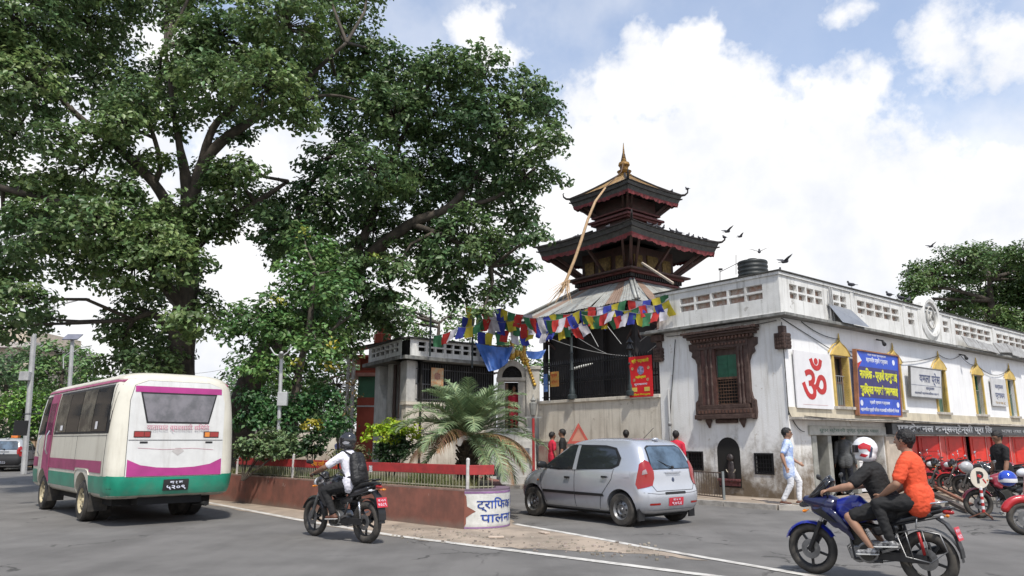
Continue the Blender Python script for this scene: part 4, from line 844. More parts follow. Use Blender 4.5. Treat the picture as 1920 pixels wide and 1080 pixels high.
# rotate index for four sides
S4 = [Matrix.Rotation(k*pi/2, 4, 'Z') for k in range(4)]
def box4(name, m, h, z0, z1, bev=.01, parent=TP): q = MB(); q.box(-h, h, -h, h, z0, z1); return mt(q, name, m, parent, bev=bev)
box4('plinth', stone, 3.4, .1, 2.2); box4('inner_hall', tdk, 2.5, 2.2, 6.9)
def tier_roof(eh, ez, th, tz, lift, fh, lip, mroof, ribs, name, msof=tdk, valance=True, nseg=16):
    """eave half-width and height, top half-width and height, corner lift, fascia height"""
    def eave(t, k=1.0): return eh*k, ez+lift*abs(t)**3
    for k in range(4):
        R = S4[k]; b = MB(); vs = []
        for i in range(nseg+1):
            t = -1+2*i/nseg
            for j in range(5):
                s = j/4; h = eh+(th-eh)*s; z = (ez+lift*abs(t)**3*(1-s)**2)+(tz-ez)*(s*.85+.15*s*s); vs.append(R @ V((t*h, -h, z)))
        b.add(vs, [(i*5+j, (i+1)*5+j, (i+1)*5+j+1, i*5+j+1) for i in range(nseg) for j in range(4)]); rf = mt(b, name, mroof, smooth=True)
        b = MB(); vs = []
        for i in range(nseg+1):
            t = -1+2*i/nseg; z = ez+lift*abs(t)**3
            for o_, dz in ((.0, .0), (-.0, 0)): pass
            vs += [R @ V((t*(eh+.02), -eh-.02, z+.03)), R @ V((t*(eh-lip*.25), -eh+lip*.25, z-fh*.62)), R @ V((t*(eh-lip*.25), -eh+lip*.25+.06, z-fh*.62)), R @ V((t*(th), -th, ez-fh*.3+.15))]
        b.add(vs, [(i*4+j+1, (i+1)*4+j+1, (i+1)*4+j, i*4+j) for i in range(nseg) for j in range(1)]); fb = mt(b, 'eave_fascia', fasc, smooth=True)
        b = MB(); b.add(vs, [(i*4+j+1, (i+1)*4+j+1, (i+1)*4+j, i*4+j) for i in range(nseg) for j in (1, 2)]); mt(b, 'soffit', msof)
        b = MB(); 
        for z_ in (0, .5): b.tube([R @ V((-1.005*(eh+.03)*1+2.01*(eh+.03)*i/nseg, -eh-.035+z_*fh*.12, ez+lift*abs(-1+2*i/nseg)**3+.04-z_*fh*.62)) for i in range(nseg+1)], .03, 5)
        mt(b, 'eave_moulding', tdk, fb)
        if valance:
            b = MB(); m2 = 64; vs = []
            for i in range(m2+1):
                t = -1+2*i/m2; z = ez+lift*abs(t)**3-fh*.60; w = eh-lip*.25+.015; wav = .02*sin(i*1.7)+.015*sin(i*.7+k)
                vs += [R @ V((t*w, -w, z)), R @ V((t*(w-.03), -w+.04+wav, z-fh*(.24+.035*sin(i*1.15+k)+.05*sin(i*.37+2*k)+.03*sin(i*2.9+k))))]
            b.add(vs, [(2*i, 2*i+1, 2*i+3, 2*i+2) for i in range(m2)]); mt(b, 'cloth_valance', vred, smooth=True)
        if ribs:
            b = MB()
            for i in range(ribs+1):
                t = -1+2*i/ribs
                b.tube([R @ V((t*h, -h, z+.02)) for h, z in [((eh+(th-eh)*s), (ez+lift*abs(t)**3*(1-s)**2)+(tz-ez)*(s*.85+.15*s*s)) for s in (0, .33, .66, 1)]], .022, 4)
            mt(b, 'standing_seams', mroof, rf, kind='stuff')
        # corner hip and upturned tip
        b = MB(); pts = []
        for s in (1, .75, .5, .25, 0):
            h = eh+(th-eh)*s; pts.append(R @ V((h, -h, ez+lift*(1-s)**2+(tz-ez)*(s*.85+.15*s*s)+.05)))
        b.tube(pts, .055, 6); e = pts[-1]; d = (R @ V((1, -1, 0))).normalized()
        b.tube([e, e+d*.16+V((0, 0, .02)), e+d*.28+V((0, 0, .12)), e+d*.30+V((0, 0, .26)), e+d*.24+V((0, 0, .32))], [.06, .05, .04, .03, .012], 6); mt(b, 'hip_ridge', tdk, rf, smooth=True)
# tier 1: corrugated sheets
sheet_m = [mat('zinc_sheet_'+n, c, .55, metal=.15, var=.12, scale=2, streak=((.2, .13, .09), .8)) for n, c in (('pale', (.40, .41, .39)), ('grey', (.30, .31, .30)), ('rust', (.31, .22, .17)))]
eh, ez, th, tz = 3.6, 6.62, 1.5, 8.02
for k in range(4):
    R = S4[k]; n = 9
    for i in range(n):
        b = MB(); t0, t1 = -1+2*i/n, -1+2*(i+1)/n; off_ = .012*(i % 2); vs = []; c = 10
        for a in range(c+1):
            t = t0+(t1-t0)*a/c+.004
            for s in (0, .5, 1):
                h = eh+.05*((i*7+k) % 3)*(s == 0)+(th-eh)*s; vs.append(R @ V((t*(eh+(th-eh)*s), -h, ez+(tz-ez)*s+.022*(a % 2)+off_)))
        b.add(vs, [(a*3+j, (a+1)*3+j, (a+1)*3+j+1, a*3+j+1) for a in range(c) for j in range(2)]); mt(b, 'roof_sheet', sheet_m[(i*5+k*3+i//2) % 3] if i % 2 else sheet_m[0])
    b = MB(); b.tube([R @ V((h, -h, z+.06)) for h, z in ((eh, ez), (th, tz))], .07, 6); b.tube([R @ V((h+.14, -h+.04, z+.05)) for h, z in ((eh, ez), (th, tz))], .05, 6); mt(b, 'hip_flashing', sheet_m[0], smooth=True)
    b = MB(); b.tube([R @ V((-eh, -eh+.05, ez-.05)), R @ V((eh, -eh+.05, ez-.05))], .05, 4); mt(b, 'eave_beam', tdk)
    b = MB(); b.add([R @ V(p) for p in ((-eh+.05, -eh+.06, ez-.08), (eh-.05, -eh+.06, ez-.08), (1.9, -1.9, 7.5), (-1.9, -1.9, 7.5))], [(3, 2, 1, 0)]); mt(b, 'soffit', tdk)
    for x in (-2.6, -.9, .9): b = MB(); p = R @ V((x, -2.6, 0)); b.box(p.x-.09, p.x+.09, p.y-.09, p.y+.09, 2.2, 6.9); mt(b, 'post', tdk, bev=.01)
    for x in (-2.4, -1.2, 0, 1.2, 2.4): b = MB(); b.bar(R @ V((x, -1.9, 5.2)), R @ V((x*1.2, -3.3, 6.5)), .07, .09); mt(b, 'strut', timber)
box4('tier_body', timber, 1.42, 7.9, 9.6); 
for z0, z1, h in ((8.02, 8.12, 1.60), (8.12, 8.32, 1.52), (8.32, 8.42, 1.75), (8.42, 8.50, 1.95)): box4('cornice', tred if h < 1.9 else timber, h, z0, z1, .015)
for k in range(4):
    b = MB()
    for i in range(24): p = -1.62+i*.14; q_ = MB(); b.box(p, p+.07, -1.66, -1.5, 8.15, 8.30, S4[k])
    mt(b, 'dentil_row', tdk, kind='stuff')
    for x in (-1.15, 0, 1.15):
        b = MB(); b.bar(S4[k] @ V((x, -1.43, 8.5)), S4[k] @ V((x*1.75, -2.5, 9.55)), .10, .13); mt(b, 'carved_strut', timber, bev=.01)
    b = MB(); b.box(-.35, .35, -1.47, -1.42, 8.6, 9.25, S4[k]); mt(b, 'window_panel', mat('brass_panel', (.22, .14, .04), .5, metal=.4, var=.3, scale=9))
    b = MB(); b.box(-1.2, -.65, -1.46, -1.42, 8.6, 9.2, S4[k]); b.box(.65, 1.2, -1.46, -1.42, 8.6, 9.2, S4[k]); mt(b, 'side_panels', MATS['brass_panel'], kind='stuff')
    b = MB(); b.bar(S4[k] @ V((1.43, -1.43, 8.5)), S4[k] @ V((2.6, -2.6, 9.62)), .12, .16); mt(b, 'corner_strut', timber, bev=.01)
tier_roof(2.85, 9.93, 1.05, 10.72, .10, .66, .55, tile, 0, 'tile_roof')
box4('tier_body', timber, .95, 10.6, 12.0)
for z0, z1, h in ((10.95, 11.05, 1.12), (11.05, 11.15, 1.22), (11.3, 11.38, 1.1)): box4('cornice', tred, h, z0, z1, .01)
for k in range(4):
    for x in (-.75, .75):
        b = MB(); b.bar(S4[k] @ V((x, -.96, 11.3)), S4[k] @ V((x*1.7, -1.6, 12.0)), .08, .1); mt(b, 'carved_strut', timber)
    b = MB(); b.bar(S4[k] @ V((.95, -.95, 11.3)), S4[k] @ V((1.65, -1.65, 12.05)), .09, .12); mt(b, 'corner_strut', timber)
tier_roof(1.78, 12.22, .22, 13.30, .05, .56, .45, gilt, 7, 'gilt_roof')
q = MB(); q.lathe([(.34, 13.28), (.36, 13.36), (.2, 13.42), (.3, 13.5), (.34, 13.56), (.18, 13.62), (.2, 13.78), (.27, 13.86), (.24, 13.98), (.10, 14.04), (.11, 14.14), (.06, 14.2), (.08, 14.28), (.04, 14.34), (.05, 14.5), (.03, 14.7), (.008, 14.95)], Matrix.Identity(4), 14); FNL = mt(q, 'finial', gold, smooth='auto')
q = MB()
for s in (1, -1): q.tube([(s*.24, 0, 13.55), (s*.2, 0, 13.95), (s*.05, 0, 14.45)], .025, 5)
q.cone((0, 0, 14.3), (.02, 0, 14.98), .05, .005, 6, k=1); mt(q, 'dark_spire_stays', tdk, FNL)
# cords, bamboo pole with a frayed foot
bam = mat('pale_bamboo', (.50, .33, .18), .6, var=.15, scale=10)
BP = thing('bamboo_pole', 'long pale bamboo pole leaning against the pagoda eaves with frayed foot', 'pole', at(1050, 548, 27.2))
pts = [at(x, y, Y) for x, y, Y in ((1165, 322, 28.6), (1135, 352, 28.2), (1116, 378, 27.9), (1102, 412, 27.7), (1090, 450, 27.5), (1078, 485, 27.4), (1064, 520, 27.3), (1052, 548, 27.2))]
q = MB(); q.tube(pts[1:], [.035, .05, .055, .06, .06, .06, .065], 7); q.make('cane', bam, BP, smooth=True)
q = MB(); q.tube([at(1168, 308, 29.5), pts[0], pts[1]], .02, 5); q.make('tie_rope', mat('dark_rope', (.12, .08, .06), .9), BP)
q = MB(); rr = random.Random(5); e = pts[-1]
for i in range(34): q.tube([pts[-2]+V((rr.uniform(-.1, .1), rr.uniform(-.1, .1), -.1)), e+V((rr.uniform(-.55, .4), rr.uniform(-.3, .3), rr.uniform(-.5, .05)))], [.014, .006], 3)
q.make('frayed_fibres', bam, BP, kind='stuff')
PB = thing('leaning_plank', 'pale thin plank leaning from the middle pagoda tier onto the parapet', 'pole', at(1205, 493, 28.5)); q = MB(); q.bar(at(1204, 493, 28.5), at(1262, 531, 25.5), .07, .07); q.make('timber_pole', mat('pale_timber', (.5, .42, .33), .7), PB)
# small lean-to eave in front (red toothed) beside the building
EV = thing('toothed_porch_eave', 'small dark red toothed porch eave between railing and white building', 'porch', at(1235, 595, 24))
q = MB(); a = at(1196, 588, 24.2); b_ = at(1262, 606, 22.6); q.bar(a, b_, .5, .05); q.make('porch_roof', tile, EV)
q = MB(); 
for i in range(22): p = a.lerp(b_, i/22)+V((-.15, -.2, -.06)); q.box(p.x, p.x+.035, p.y, p.y+.03, p.z-.14, p.z)
q.bar(a+V((-.15, -.2, -.02)), b_+V((-.15, -.2, -.02)), .04, .06); q.make('toothed_edge', tred, EV, kind='stuff')
# sag wires and poles under the roof
q = MB()
for a, b_, s in ((at(1040, 600, 26), at(1140, 664, 25), .1), (at(1100, 610, 26), at(1122, 650, 25.5), .0), (at(1130, 600, 26), at(1165, 645, 25.5), 0), (at(1200, 640, 24), at(1250, 600, 22), 0), (at(1215, 660, 24), at(1258, 625, 22), .0), (at(1010, 625, 26), at(1200, 668, 24), .2)): q.tube(sag(a, b_, s), .012, 4)
o = q.make('sagging_wires', mat('pale_wire', (.3, .3, .3), .5), kind='stuff')
UM = thing('satellite_dish', 'pale shallow metal dish lying tilted behind the railing', 'dish', at(1093, 688, 24.8)); q = MB(); q.cone(at(1078, 691, 24.8), at(1110, 682, 24.8), .05, .03, 8); q.ball(at(1094, 686, 24.9), .32, 10, (1, .4, .14), Matrix.Rotation(radians(-12), 4, 'Y')); q.make('dish', mat('pale_metal', (.5, .5, .47), .4), UM, smooth=True)
# ---------------------------------------------------------------- prayer flags
fcol = [mat('flag_'+n, c, .8, var=.14, scale=5, chips=(tuple(x*.45 for x in c), 16, .60, .35), trans=.3) for n, c in (('blue', (.05, .07, .42)), ('white', (.68, .66, .72)), ('red', (.58, .045, .04)), ('green', (.06, .22, .10)), ('yellow', (.70, .58, .06)))]
frng = random.Random(11)
def flag_string(pts, w, h, label, skip=()):
    pts = [at(*p) for p in pts]; t = thing('prayer_flag_string', label, 'flags', pts[0], 0, 'strings of prayer flags')
    n = 24; cv = []
    for i in range(len(pts)-1):
        for j in range(n): cv.append(pts[i].lerp(pts[i+1], j/n)-V((0, 0, .12*4*(j/n)*(1-j/n))))
    cv.append(pts[-1]); q = MB(); q.tube(cv[::4]+[cv[-1]], .008, 4); q.make('cord', mat('pale_wire', (.3, .3, .3)), t)
    d = [0]
    for i in range(len(cv)-1): d.append(d[-1]+(cv[i+1]-cv[i]).length)
    def P(s):
        for i in range(len(d)-1):
            if s <= d[i+1]: return cv[i].lerp(cv[i+1], (s-d[i])/(d[i+1]-d[i]+1e-9))
        return cv[-1]
    s = .05; k = frng.randrange(5)
    while s+w < d[-1]:
        a, c = P(s), P(s+w*.96); q = MB(); ph = frng.uniform(0, 6); sw = frng.uniform(-.3, .3); hh = h*frng.uniform(.85, 1.1); lean = frng.uniform(-.3, .4); vs = []
        for i in range(6):
            for j in range(5):
                u, v_ = i/5, j/4; p = a.lerp(c, u)
                vs.append(p+V((lean*v_*hh+.02*sin(ph+v_*4), sw*v_*hh+.05*v_*sin(ph+u*5+v_*3), -v_*hh*(1-.1*abs(sin(ph+u*2))))))
        q.add(vs, [(i*5+j, (i+1)*5+j, (i+1)*5+j+1, i*5+j+1) for i in range(5) for j in range(4)]); q.make('flag', fcol[k % 5], t, smooth=True); k += 1; s += w
flag_string([(1256, 549, 20.9), (1175, 562, 22), (1090, 573, 23.2)], 0.30, 0.44, 'upper flag string running from the white parapet across the temple roof')
flag_string([(1256, 574, 20.8), (1180, 585, 21.8), (1110, 592, 23)], 0.29, 0.40, 'lower flag string starting at the white parapet corner beneath another')
flag_string([(1110, 574, 23), (1040, 588, 24), (975, 592, 25)], 0.29, 0.52, 'flag string drooping over the eave corner of the zinc roof')
flag_string([(1100, 600, 23.5), (1060, 606, 23.8), (1008, 615, 24.6)], 0.29, 0.44, 'short low flag string under the zinc roof corner')
flag_string([(1000, 588, 25), (940, 578, 25.6), (868, 571, 26.5)], 0.32, 0.58, 'high flag string between the zinc roof and the large tree')
flag_string([(1005, 612, 25), (950, 617, 25.5), (888, 618, 26)], 0.32, 0.51, 'flag string directly above the gilded gate crest')
flag_string([(905, 600, 24), (860, 612, 24), (800, 628, 23.6)], 0.29, 0.38, 'faded flag string over the pavilion parapet beside the tree')
flag_string([(1256, 560, 20.7), (1205, 570, 21.5), (1150, 580, 22.2), (1090, 590, 23)], 0.29, 0.42, 'middle flag string squeezed between the upper and the lower one at the parapet')
flag_string([(1150, 568, 22.4), (1085, 582, 23.1), (1020, 600, 24)], 0.29, 0.48, 'flag string hanging in front of the leaning bamboo foot')
flag_string([(1045, 598, 24.2), (1000, 602, 24.8), (955, 600, 25.4), (900, 590, 26)], 0.31, 0.51, 'flag string crossing behind the gate crest and the tall lamp standard')
flag_string([(965, 600, 25.2), (915, 596, 25.6), (862, 590, 26.2)], 0.31, 0.44, 'short flag string next to the slim pole by the tree')
for px, y0_, y1_, Y, lab in ((885, 690, 585, 25, 'slim dark pole holding the flags beside the gate'), (806, 668, 580, 23.8, 'slim dark pole rising from the pavilion parapet under the tree')):
    a = at(px, y0_, Y); b_ = at(px+2, y1_, Y); q = MB(); q.cyl(a, b_, .035, n=6); o = q.make('flag_pole', mat('green_black_iron', (.03, .04, .042))); tag(o, lab, 'pole', 'slim flag poles')
# pigeons
pg = mat('pigeon_grey', (.05, .05, .06), .7, var=.2)
def pigeon(p, yaw, fly=False, label='', s=1.0):
    M = Matrix.Translation(p) @ Matrix.Rotation(yaw, 4, 'Z') @ Matrix.Scale(s, 4)
    t = thing('pigeon', label, 'bird', p, yaw, 'pigeons on and above the roofs')
    q = MB(); q.cone((-.06, 0, .10), (.06, 0, .13), .045, .05, 8); q.cone((.06, 0, .13), (.10, 0, .2), .035, .028, 8); q.ball((.105, 0, .215), .03, 8); q.cone((.12, 0, .212), (.145, 0, .205), .009, .003, 5); q.cone((-.08, 0, .10), (-.19, 0, .07), .03, .02, 6, ((0, 0, 1), .35))
    if not fly: 
        for y in (-.02, .02): q.cyl((.0, y, .08), (.01, y, .0), .006, n=4)
    q.make('body', pg, t, fr=M, smooth=True)
    for s_ in (1, -1):
        q = MB()
        if fly: q.add([(.05, s_*.03, .14), (.07, s_*.17, .22), (.0, s_*.34, .25), (-.06, s_*.2, .19), (-.06, s_*.03, .13)], [(0, 1, 2, 3, 4)]); q.add([(.05, s_*.03, .135), (.07, s_*.17, .213), (.0, s_*.34, .245), (-.06, s_*.2, .183), (-.06, s_*.03, .123)], [(4, 3, 2, 1, 0)])
        else: q.cone((.04, s_*.035, .13), (-.12, s_*.03, .09), .035, .01, 6, ((0, 1, 0), .4))
        q.make('wing', pg, t, fr=M, smooth=not fly)
def ez_pt(k, t, eh, z, lift): return FT @ (S4[k] @ V((t*eh, -eh, z+lift*abs(t)**3)))
for i, t_ in enumerate((-.62, -.5, -.41, -.33, -.12, -.02, .06, .24, .36, .52, .66)): pigeon(ez_pt(0, t_, 2.85, 9.93, .1), random.uniform(-3, 3), label='%s pigeon perched on the right eave of the middle pagoda roof' % ('first', 'second', 'third', 'fourth', 'fifth', 'sixth', 'seventh', 'eighth', 'ninth', 'tenth', 'last')[i])
for i, t_ in enumerate((-.5, -.1, .55)): pigeon(ez_pt(3, t_, 2.85, 9.93, .1), random.uniform(-3, 3), label='%s pigeon perched on the left eave of the middle pagoda roof' % ('far', 'middle', 'near')[i])
pigeon(ez_pt(0, .62, 1.78, 12.26, .05), 1, label='pigeon on the top pagoda roof slope'); pigeon(ez_pt(0, 1, 1.98, 12.52, .0), 2, label='pigeon perched on the tip of the top pagoda eave')
pigeon(ez_pt(0, 1, 3.05, 10.2, .0), 2, label='pigeon on the curled tip of the middle eave')
for i, (a, t_) in enumerate(((3.75, 'single pigeon on the street parapet nearest the solar panel'), (6.1, 'pigeon on the parapet just left of the round medallion pair'), (6.9, 'small pigeon between two others on the street parapet'), (7.4, 'pigeon on the street parapet closest to the medallion'))): pigeon(FB @ V((a, -.05, 5.74)), random.uniform(0, 3), label=t_)
pigeon(at(1472, 498, 19), .3, True, 'pigeon flying just above the white building corner', 1.0); pigeon(at(1424, 479, 22), 1.2, True, 'pigeon landing above the black water tank')
pigeon(at(1364, 440, 24), .4, True, 'flying pigeon right of the middle pagoda eave', 1.0); pigeon(at(1388, 448, 34), .2, True, 'tiny distant bird right of the pagoda'); pigeon(at(1746, 467, 30), .2, True, 'lone distant bird in the sky beside the right-hand tree')
pigeon(FB @ V((.6, .3, 5.74)), 1, label='pigeon on the parapet corner of the white building')
# ---------------------------------------------------------------- trees and plants
def leaf_mat(name, c, c2, var=.35, rough=.42, tr=.22, sc=.5):
    return mat(name, c, rough, col2=c2, scale=sc, island=var, trans=tr, spec=.45)
def px2(r, Y): return r*Y/1409.0
def leaves_mesh(name, cen, size, up, m, parent, droop=.35, aspect=.62, fold=.22, kind=None):
    """cen (n,3), up (n,3) rough normals: one folded four-point leaf at each"""
    n = len(cen); r = RNG
    nrm = up + r.normal(0, .55, (n, 3)); nrm /= np.linalg.norm(nrm, axis=1)[:, None]+1e-9
    d = r.normal(0, 1, (n, 3)); d[:, 2] -= droop; d -= nrm*(d*nrm).sum(1)[:, None]; d /= np.linalg.norm(d, axis=1)[:, None]+1e-9
    s = np.cross(nrm, d); L = (size*r.uniform(.65, 1.3, n))[:, None]
    base = cen-d*L*.5; tip = cen+d*L*.5-nrm*L*.12; w = L*aspect*.5
    a = cen+s*w+nrm*L*fold*.5+d*L*.05; b = cen-s*w+nrm*L*fold*.5+d*L*.05
    v = np.stack([base, a, tip, b], 1).reshape(-1, 3)
    iv = np.array(WM(parent).inverted()) if parent else np.eye(4)
    v = v @ iv[:3, :3].T + iv[:3, 3]
    me = bpy.data.meshes.new(name); me.vertices.add(4*n); me.vertices.foreach_set('co', v.astype(np.float32).ravel())
    i0 = np.arange(n)*4; tri = np.stack([i0, i0+1, i0+2, i0, i0+2, i0+3], 1).reshape(-1)
    me.loops.add(6*n); me.loops.foreach_set('vertex_index', tri.astype(np.int32)); me.polygons.add(2*n)
    me.polygons.foreach_set('loop_start', (np.arange(2*n)*3).astype(np.int32)); me.update(calc_edges=True); me.validate()
    return link(name, me, m, parent, kind=kind)
def clumps(lobes, dens, clr, flat=.8, depth_k=1.0, seed=0):
    """lobe centres -> twig clump centres with outward direction"""
    r = np.random.default_rng(seed); P = []; O = []; Lc = []
    for i, lb_ in enumerate(lobes):
        px, py, rp, Y = lb_[:4]; c = np.array(at(px, py, Y)); R = px2(rp, Y); n = max(3, int(dens*rp*rp/1000)); d = r.normal(0, 1, (n, 3)); d /= np.linalg.norm(d, axis=1)[:, None]
        rad = R*r.uniform(.15, 1, n)**.45; q = c+d*rad[:, None]*np.array([1, depth_k, flat]); P.append(q); O.append(d); Lc += [i]*n
    return np.concatenate(P), np.concatenate(O), Lc
def crown_of(name, lobes, m, parent, leaf, per, clr, dens=11, seed=0, flat=.8, depth_k=1.2, upb=1.0, droop=.35, asp=.62):
    P, O, Lc = clumps(lobes, dens, clr, flat, depth_k, seed); r = np.random.default_rng(seed+99); n = len(P)
    per_ = r.integers(int(per*.6), int(per*1.4), n); idx = np.repeat(np.arange(n), per_); k = len(idx)
    off_ = r.normal(0, 1, (k, 3)); off_ /= np.linalg.norm(off_, axis=1)[:, None]; off_ *= (clr*r.uniform(.1, 1, k)**.5)[:, None]
    off_[:, 2] *= .45; off_[:, 2] -= .35*(off_[:, 0]**2+off_[:, 1]**2)/clr
    up = O[idx]*.55+np.array([0, 0, upb]); up += off_/clr*.5
    return leaves_mesh(name, P[idx]+off_, leaf, up, m, parent, droop, asp), P, Lc
bark = mat('grey_brown_bark', (.095, .078, .062), .9, col2=(.045, .038, .03), scale=3, bump=.8, bscale=14, streak=((.03, .028, .024), .7))
def limb(pts, parent, name='limb', m=None, wob=.0, n=9):
    """smooth tapered limb through (px,py,Y,radius) points"""
    Q = [(at(p[0], p[1], p[2]) if len(p) == 4 else V(p[0]), p[-1]) for p in pts]; out = []; rs = []
    for i in range(len(Q)-1):
        p0 = Q[max(i-1, 0)][0]; p1, r1 = Q[i]; p2, r2 = Q[i+1]; p3 = Q[min(i+2, len(Q)-1)][0]
        for j in range(5):
            t = j/5; out.append(.5*((2*p1)+(p2-p0)*t+(2*p0-5*p1+4*p2-p3)*t*t+(-p0+3*p1-3*p2+p3)*t**3)); rs.append((r1+(r2-r1)*t)*(1+random.uniform(-.07, .07)))
    out.append(Q[-1][0]); rs.append(Q[-1][1]); q = MB(); q.tube(out, rs, n); q.make(name, m or bark, parent, smooth=True); return out, rs
def twigs(skel, P, Lc, lobes, parent, r0=.05, m=None):
    """a bough from the nearest limb point to every lobe and a twig to every second clump, one part"""
    q = MB(); S = [p for s in skel for p in s[0]]
    for i, lb_ in enumerate(lobes):
        c = at(*lb_[:3][:2], lb_[3]); s = min(S, key=lambda p: (p-c).length); mid = s.lerp(c, .5)+V((random.uniform(-.3, .3), random.uniform(-.3, .3), random.uniform(-.1, .35)))
        q.tube([s, mid, c], [r0*1.3, r0, r0*.6], 5, cap=False)
        own = [V(P[k]) for k in range(len(P)) if Lc[k] == i][::2]
        for w in own: q.tube([c.lerp(s, .15), c.lerp(w, .5)+V((0, 0, .08)), w], [r0*.45, r0*.3, r0*.12], 3, cap=False)
    q.make('boughs', m or bark, parent, smooth=True, kind='stuff')
dleaf = leaf_mat('big_tree_leaf', (.19, .27, .095), (.10, .17, .07), .45, tr=.33); dleaf2 = leaf_mat('dense_tree_leaf', (.14, .215, .08), (.075, .14, .06), .45, tr=.33); lleaf = leaf_mat('young_tree_leaf', (.14, .25, .07), (.08, .16, .055), .35, tr=.3)
rj = random.Random(21)
def L(lst, Y0, Yv): return [(a, b_, r, Y0+rj.uniform(-Yv, Yv)+(c[0] if c else 0)) for a, b_, r, *c in lst]
# main tree
LA = L([(30, 40, 125), (170, 30, 115), (290, -30, 100), (425, 70, 85), (540, 40, 100), (640, 70, 90), (690, 100, 55), (420, -80, 110), (560, -80, 120), (100, -80, 130), (-80, 60, 130), (-90, 220, 110), (690, -20, 40),
        (50, 165, 95), (185, 150, 95), (255, 190, 70), (400, 160, 75), (500, 160, 85), (600, 165, 65), (660, 160, 50), (20, 265, 60), (440, 250, 38), (110, 260, 45), (200, 265, 55), (330, 225, 45), (560, 215, 45), (300, 150, 60), (350, 110, 50),
        (85, 430, 80), (30, 490, 70), (185, 420, 80), (270, 420, 80), (340, 400, 60), (430, 365, 70), (250, 500, 75), (150, 490, 55), (330, 490, 60), (40, 560, 55), (80, 598, 38), (10, 610, 40), (-60, 520, 90), (230, 350, 42), (500, 380, 55),
        (270, 590, 75), (295, 665, 55), (235, 630, 45), (400, 430, 50), (380, 560, 32), (350, 600, 40), (290, 690, 55), (230, 680, 38), (70, 350, 30), (390, 320, 40), (170, 350, 35), (150, 325, 50), (60, 340, 45), (0, 330, 50), (300, 300, 32), (260, 310, 38), (425, 330, 42), (470, 310, 32), (230, 230, 50), (330, 170, 45), (430, 200, 40), (530, 130, 70), (380, 90, 70), (330, 20, 45), (150, 390, 60), (290, 450, 70), (410, 600, 36), (60, 400, 50)], 22.5, 2.6)
TA = thing('shade_tree', 'huge spreading shade tree with forked trunk and dark broad crown rising behind the minibus', 'tree', (-10.9, 24, 0))
TR = limb([(345, 886, 24, .85), (344, 850, 24, .60), (340, 760, 24, .50), (338, 680, 24, .44), (345, 600, 23.8, .40), (352, 520, 23.6, .34), (350, 440, 23.4, .30)], TA, 'trunk', n=14)
SK = [TR]
for pts in ([(350, 520, 23.6, .28), (330, 420, 23.2, .22), (290, 345, 22.6, .17), (220, 275, 22, .13), (150, 220, 21.5, .09), (60, 130, 21, .05)],
            [(350, 450, 23.4, .24), (350, 350, 23, .19), (338, 280, 22.6, .13), (325, 200, 22.4, .08), (310, 90, 22, .05)],
            [(352, 440, 23.4, .26), (375, 320, 23, .2), (420, 262, 22.8, .17), (470, 228, 22.6, .13), (560, 160, 22.4, .08), (650, 80, 22, .05)],
            [(375, 320, 23, .16), (400, 240, 22.6, .12), (448, 190, 22.2, .09), (500, 120, 22, .05)],
            [(345, 580, 23.8, .25), (270, 480, 22.4, .17), (180, 400, 21.6, .12), (110, 378, 21.2, .1), (-20, 345, 20.6, .09), (-120, 300, 20, .06)],
            [(290, 345, 22.6, .10), (300, 300, 22.2, .08), (270, 200, 22, .05)],
            [(340, 640, 24, .2), (290, 590, 23.4, .1), (250, 600, 23, .06)],
            [(470, 228, 22.6, .07), (600, 180, 22.4, .05), (680, 190, 22.2, .03)],
            [(352, 480, 23.6, .2), (400, 430, 23.4, .14), (480, 380, 23, .1), (540, 340, 22.8, .05)]): SK.append(limb(pts, TA))
_, P, Lc = crown_of('crown', LA, dleaf, TA, .185, 25, .42, dens=11.5, seed=1); twigs(SK, P, Lc, LA, TA)
# second tree with the leaning trunk
LB = L([(755, 140, 70), (825, 125, 55), (900, 130, 60), (985, 175, 60), (1030, 210, 40), (735, 215, 80), (830, 215, 95), (925, 240, 90), (1020, 270, 45), (700, 320, 85), (790, 330, 100), (890, 340, 95), (985, 330, 55), (975, 400, 45), (610, 380, 75), (700, 430, 85),
        (800, 440, 70), (880, 450, 85), (950, 470, 50), (850, 545, 42), (925, 545, 36), (960, 530, 25), (980, 500, 20), (820, 500, 50), (735, 560, 36), (560, 460, 75), (640, 510, 75), (590, 590, 60), (690, 580, 55), (735, 615, 25), (600, 300, 40), (655, 250, 50), (520, 430, 60), (745, 500, 45), (905, 585, 20), (1045, 330, 20), (1000, 440, 28), (700, 170, 35), (640, 640, 50)], 24, 2.0)
TBt = thing('leaning_tree', 'dense dark green tree with leaning trunk and crown reaching towards the pagoda', 'tree', (-9.5, 27, 0))
TR = limb([(436, 877, 27, .9), (442, 840, 27, .62), (455, 760, 26.8, .5), (490, 680, 26.4, .42), (550, 610, 26, .36), (620, 560, 25.5, .30), (690, 480, 25, .24)], TBt, 'trunk', n=14); SK = [TR]
for pts in ([(690, 480, 25, .22), (770, 420, 24.5, .18), (840, 390, 24.2, .14), (890, 330, 24, .09), (960, 240, 23.8, .05)], [(650, 520, 25.3, .2), (700, 400, 24.6, .15), (740, 290, 24.2, .1), (790, 180, 24, .05)], [(770, 420, 24.5, .12), (850, 450, 24, .09), (920, 500, 24, .05)],
            [(600, 570, 25.6, .22), (580, 470, 25, .15), (560, 390, 24.6, .1), (620, 290, 24.2, .06)], [(840, 390, 24.2, .10), (930, 370, 24, .07), (1010, 310, 23.8, .04)]): SK.append(limb(pts, TBt))
_, P, Lc = crown_of('crown', LB, dleaf2, TBt, .19, 26, .42, dens=13.5, seed=2); twigs(SK, P, Lc, LB, TBt)
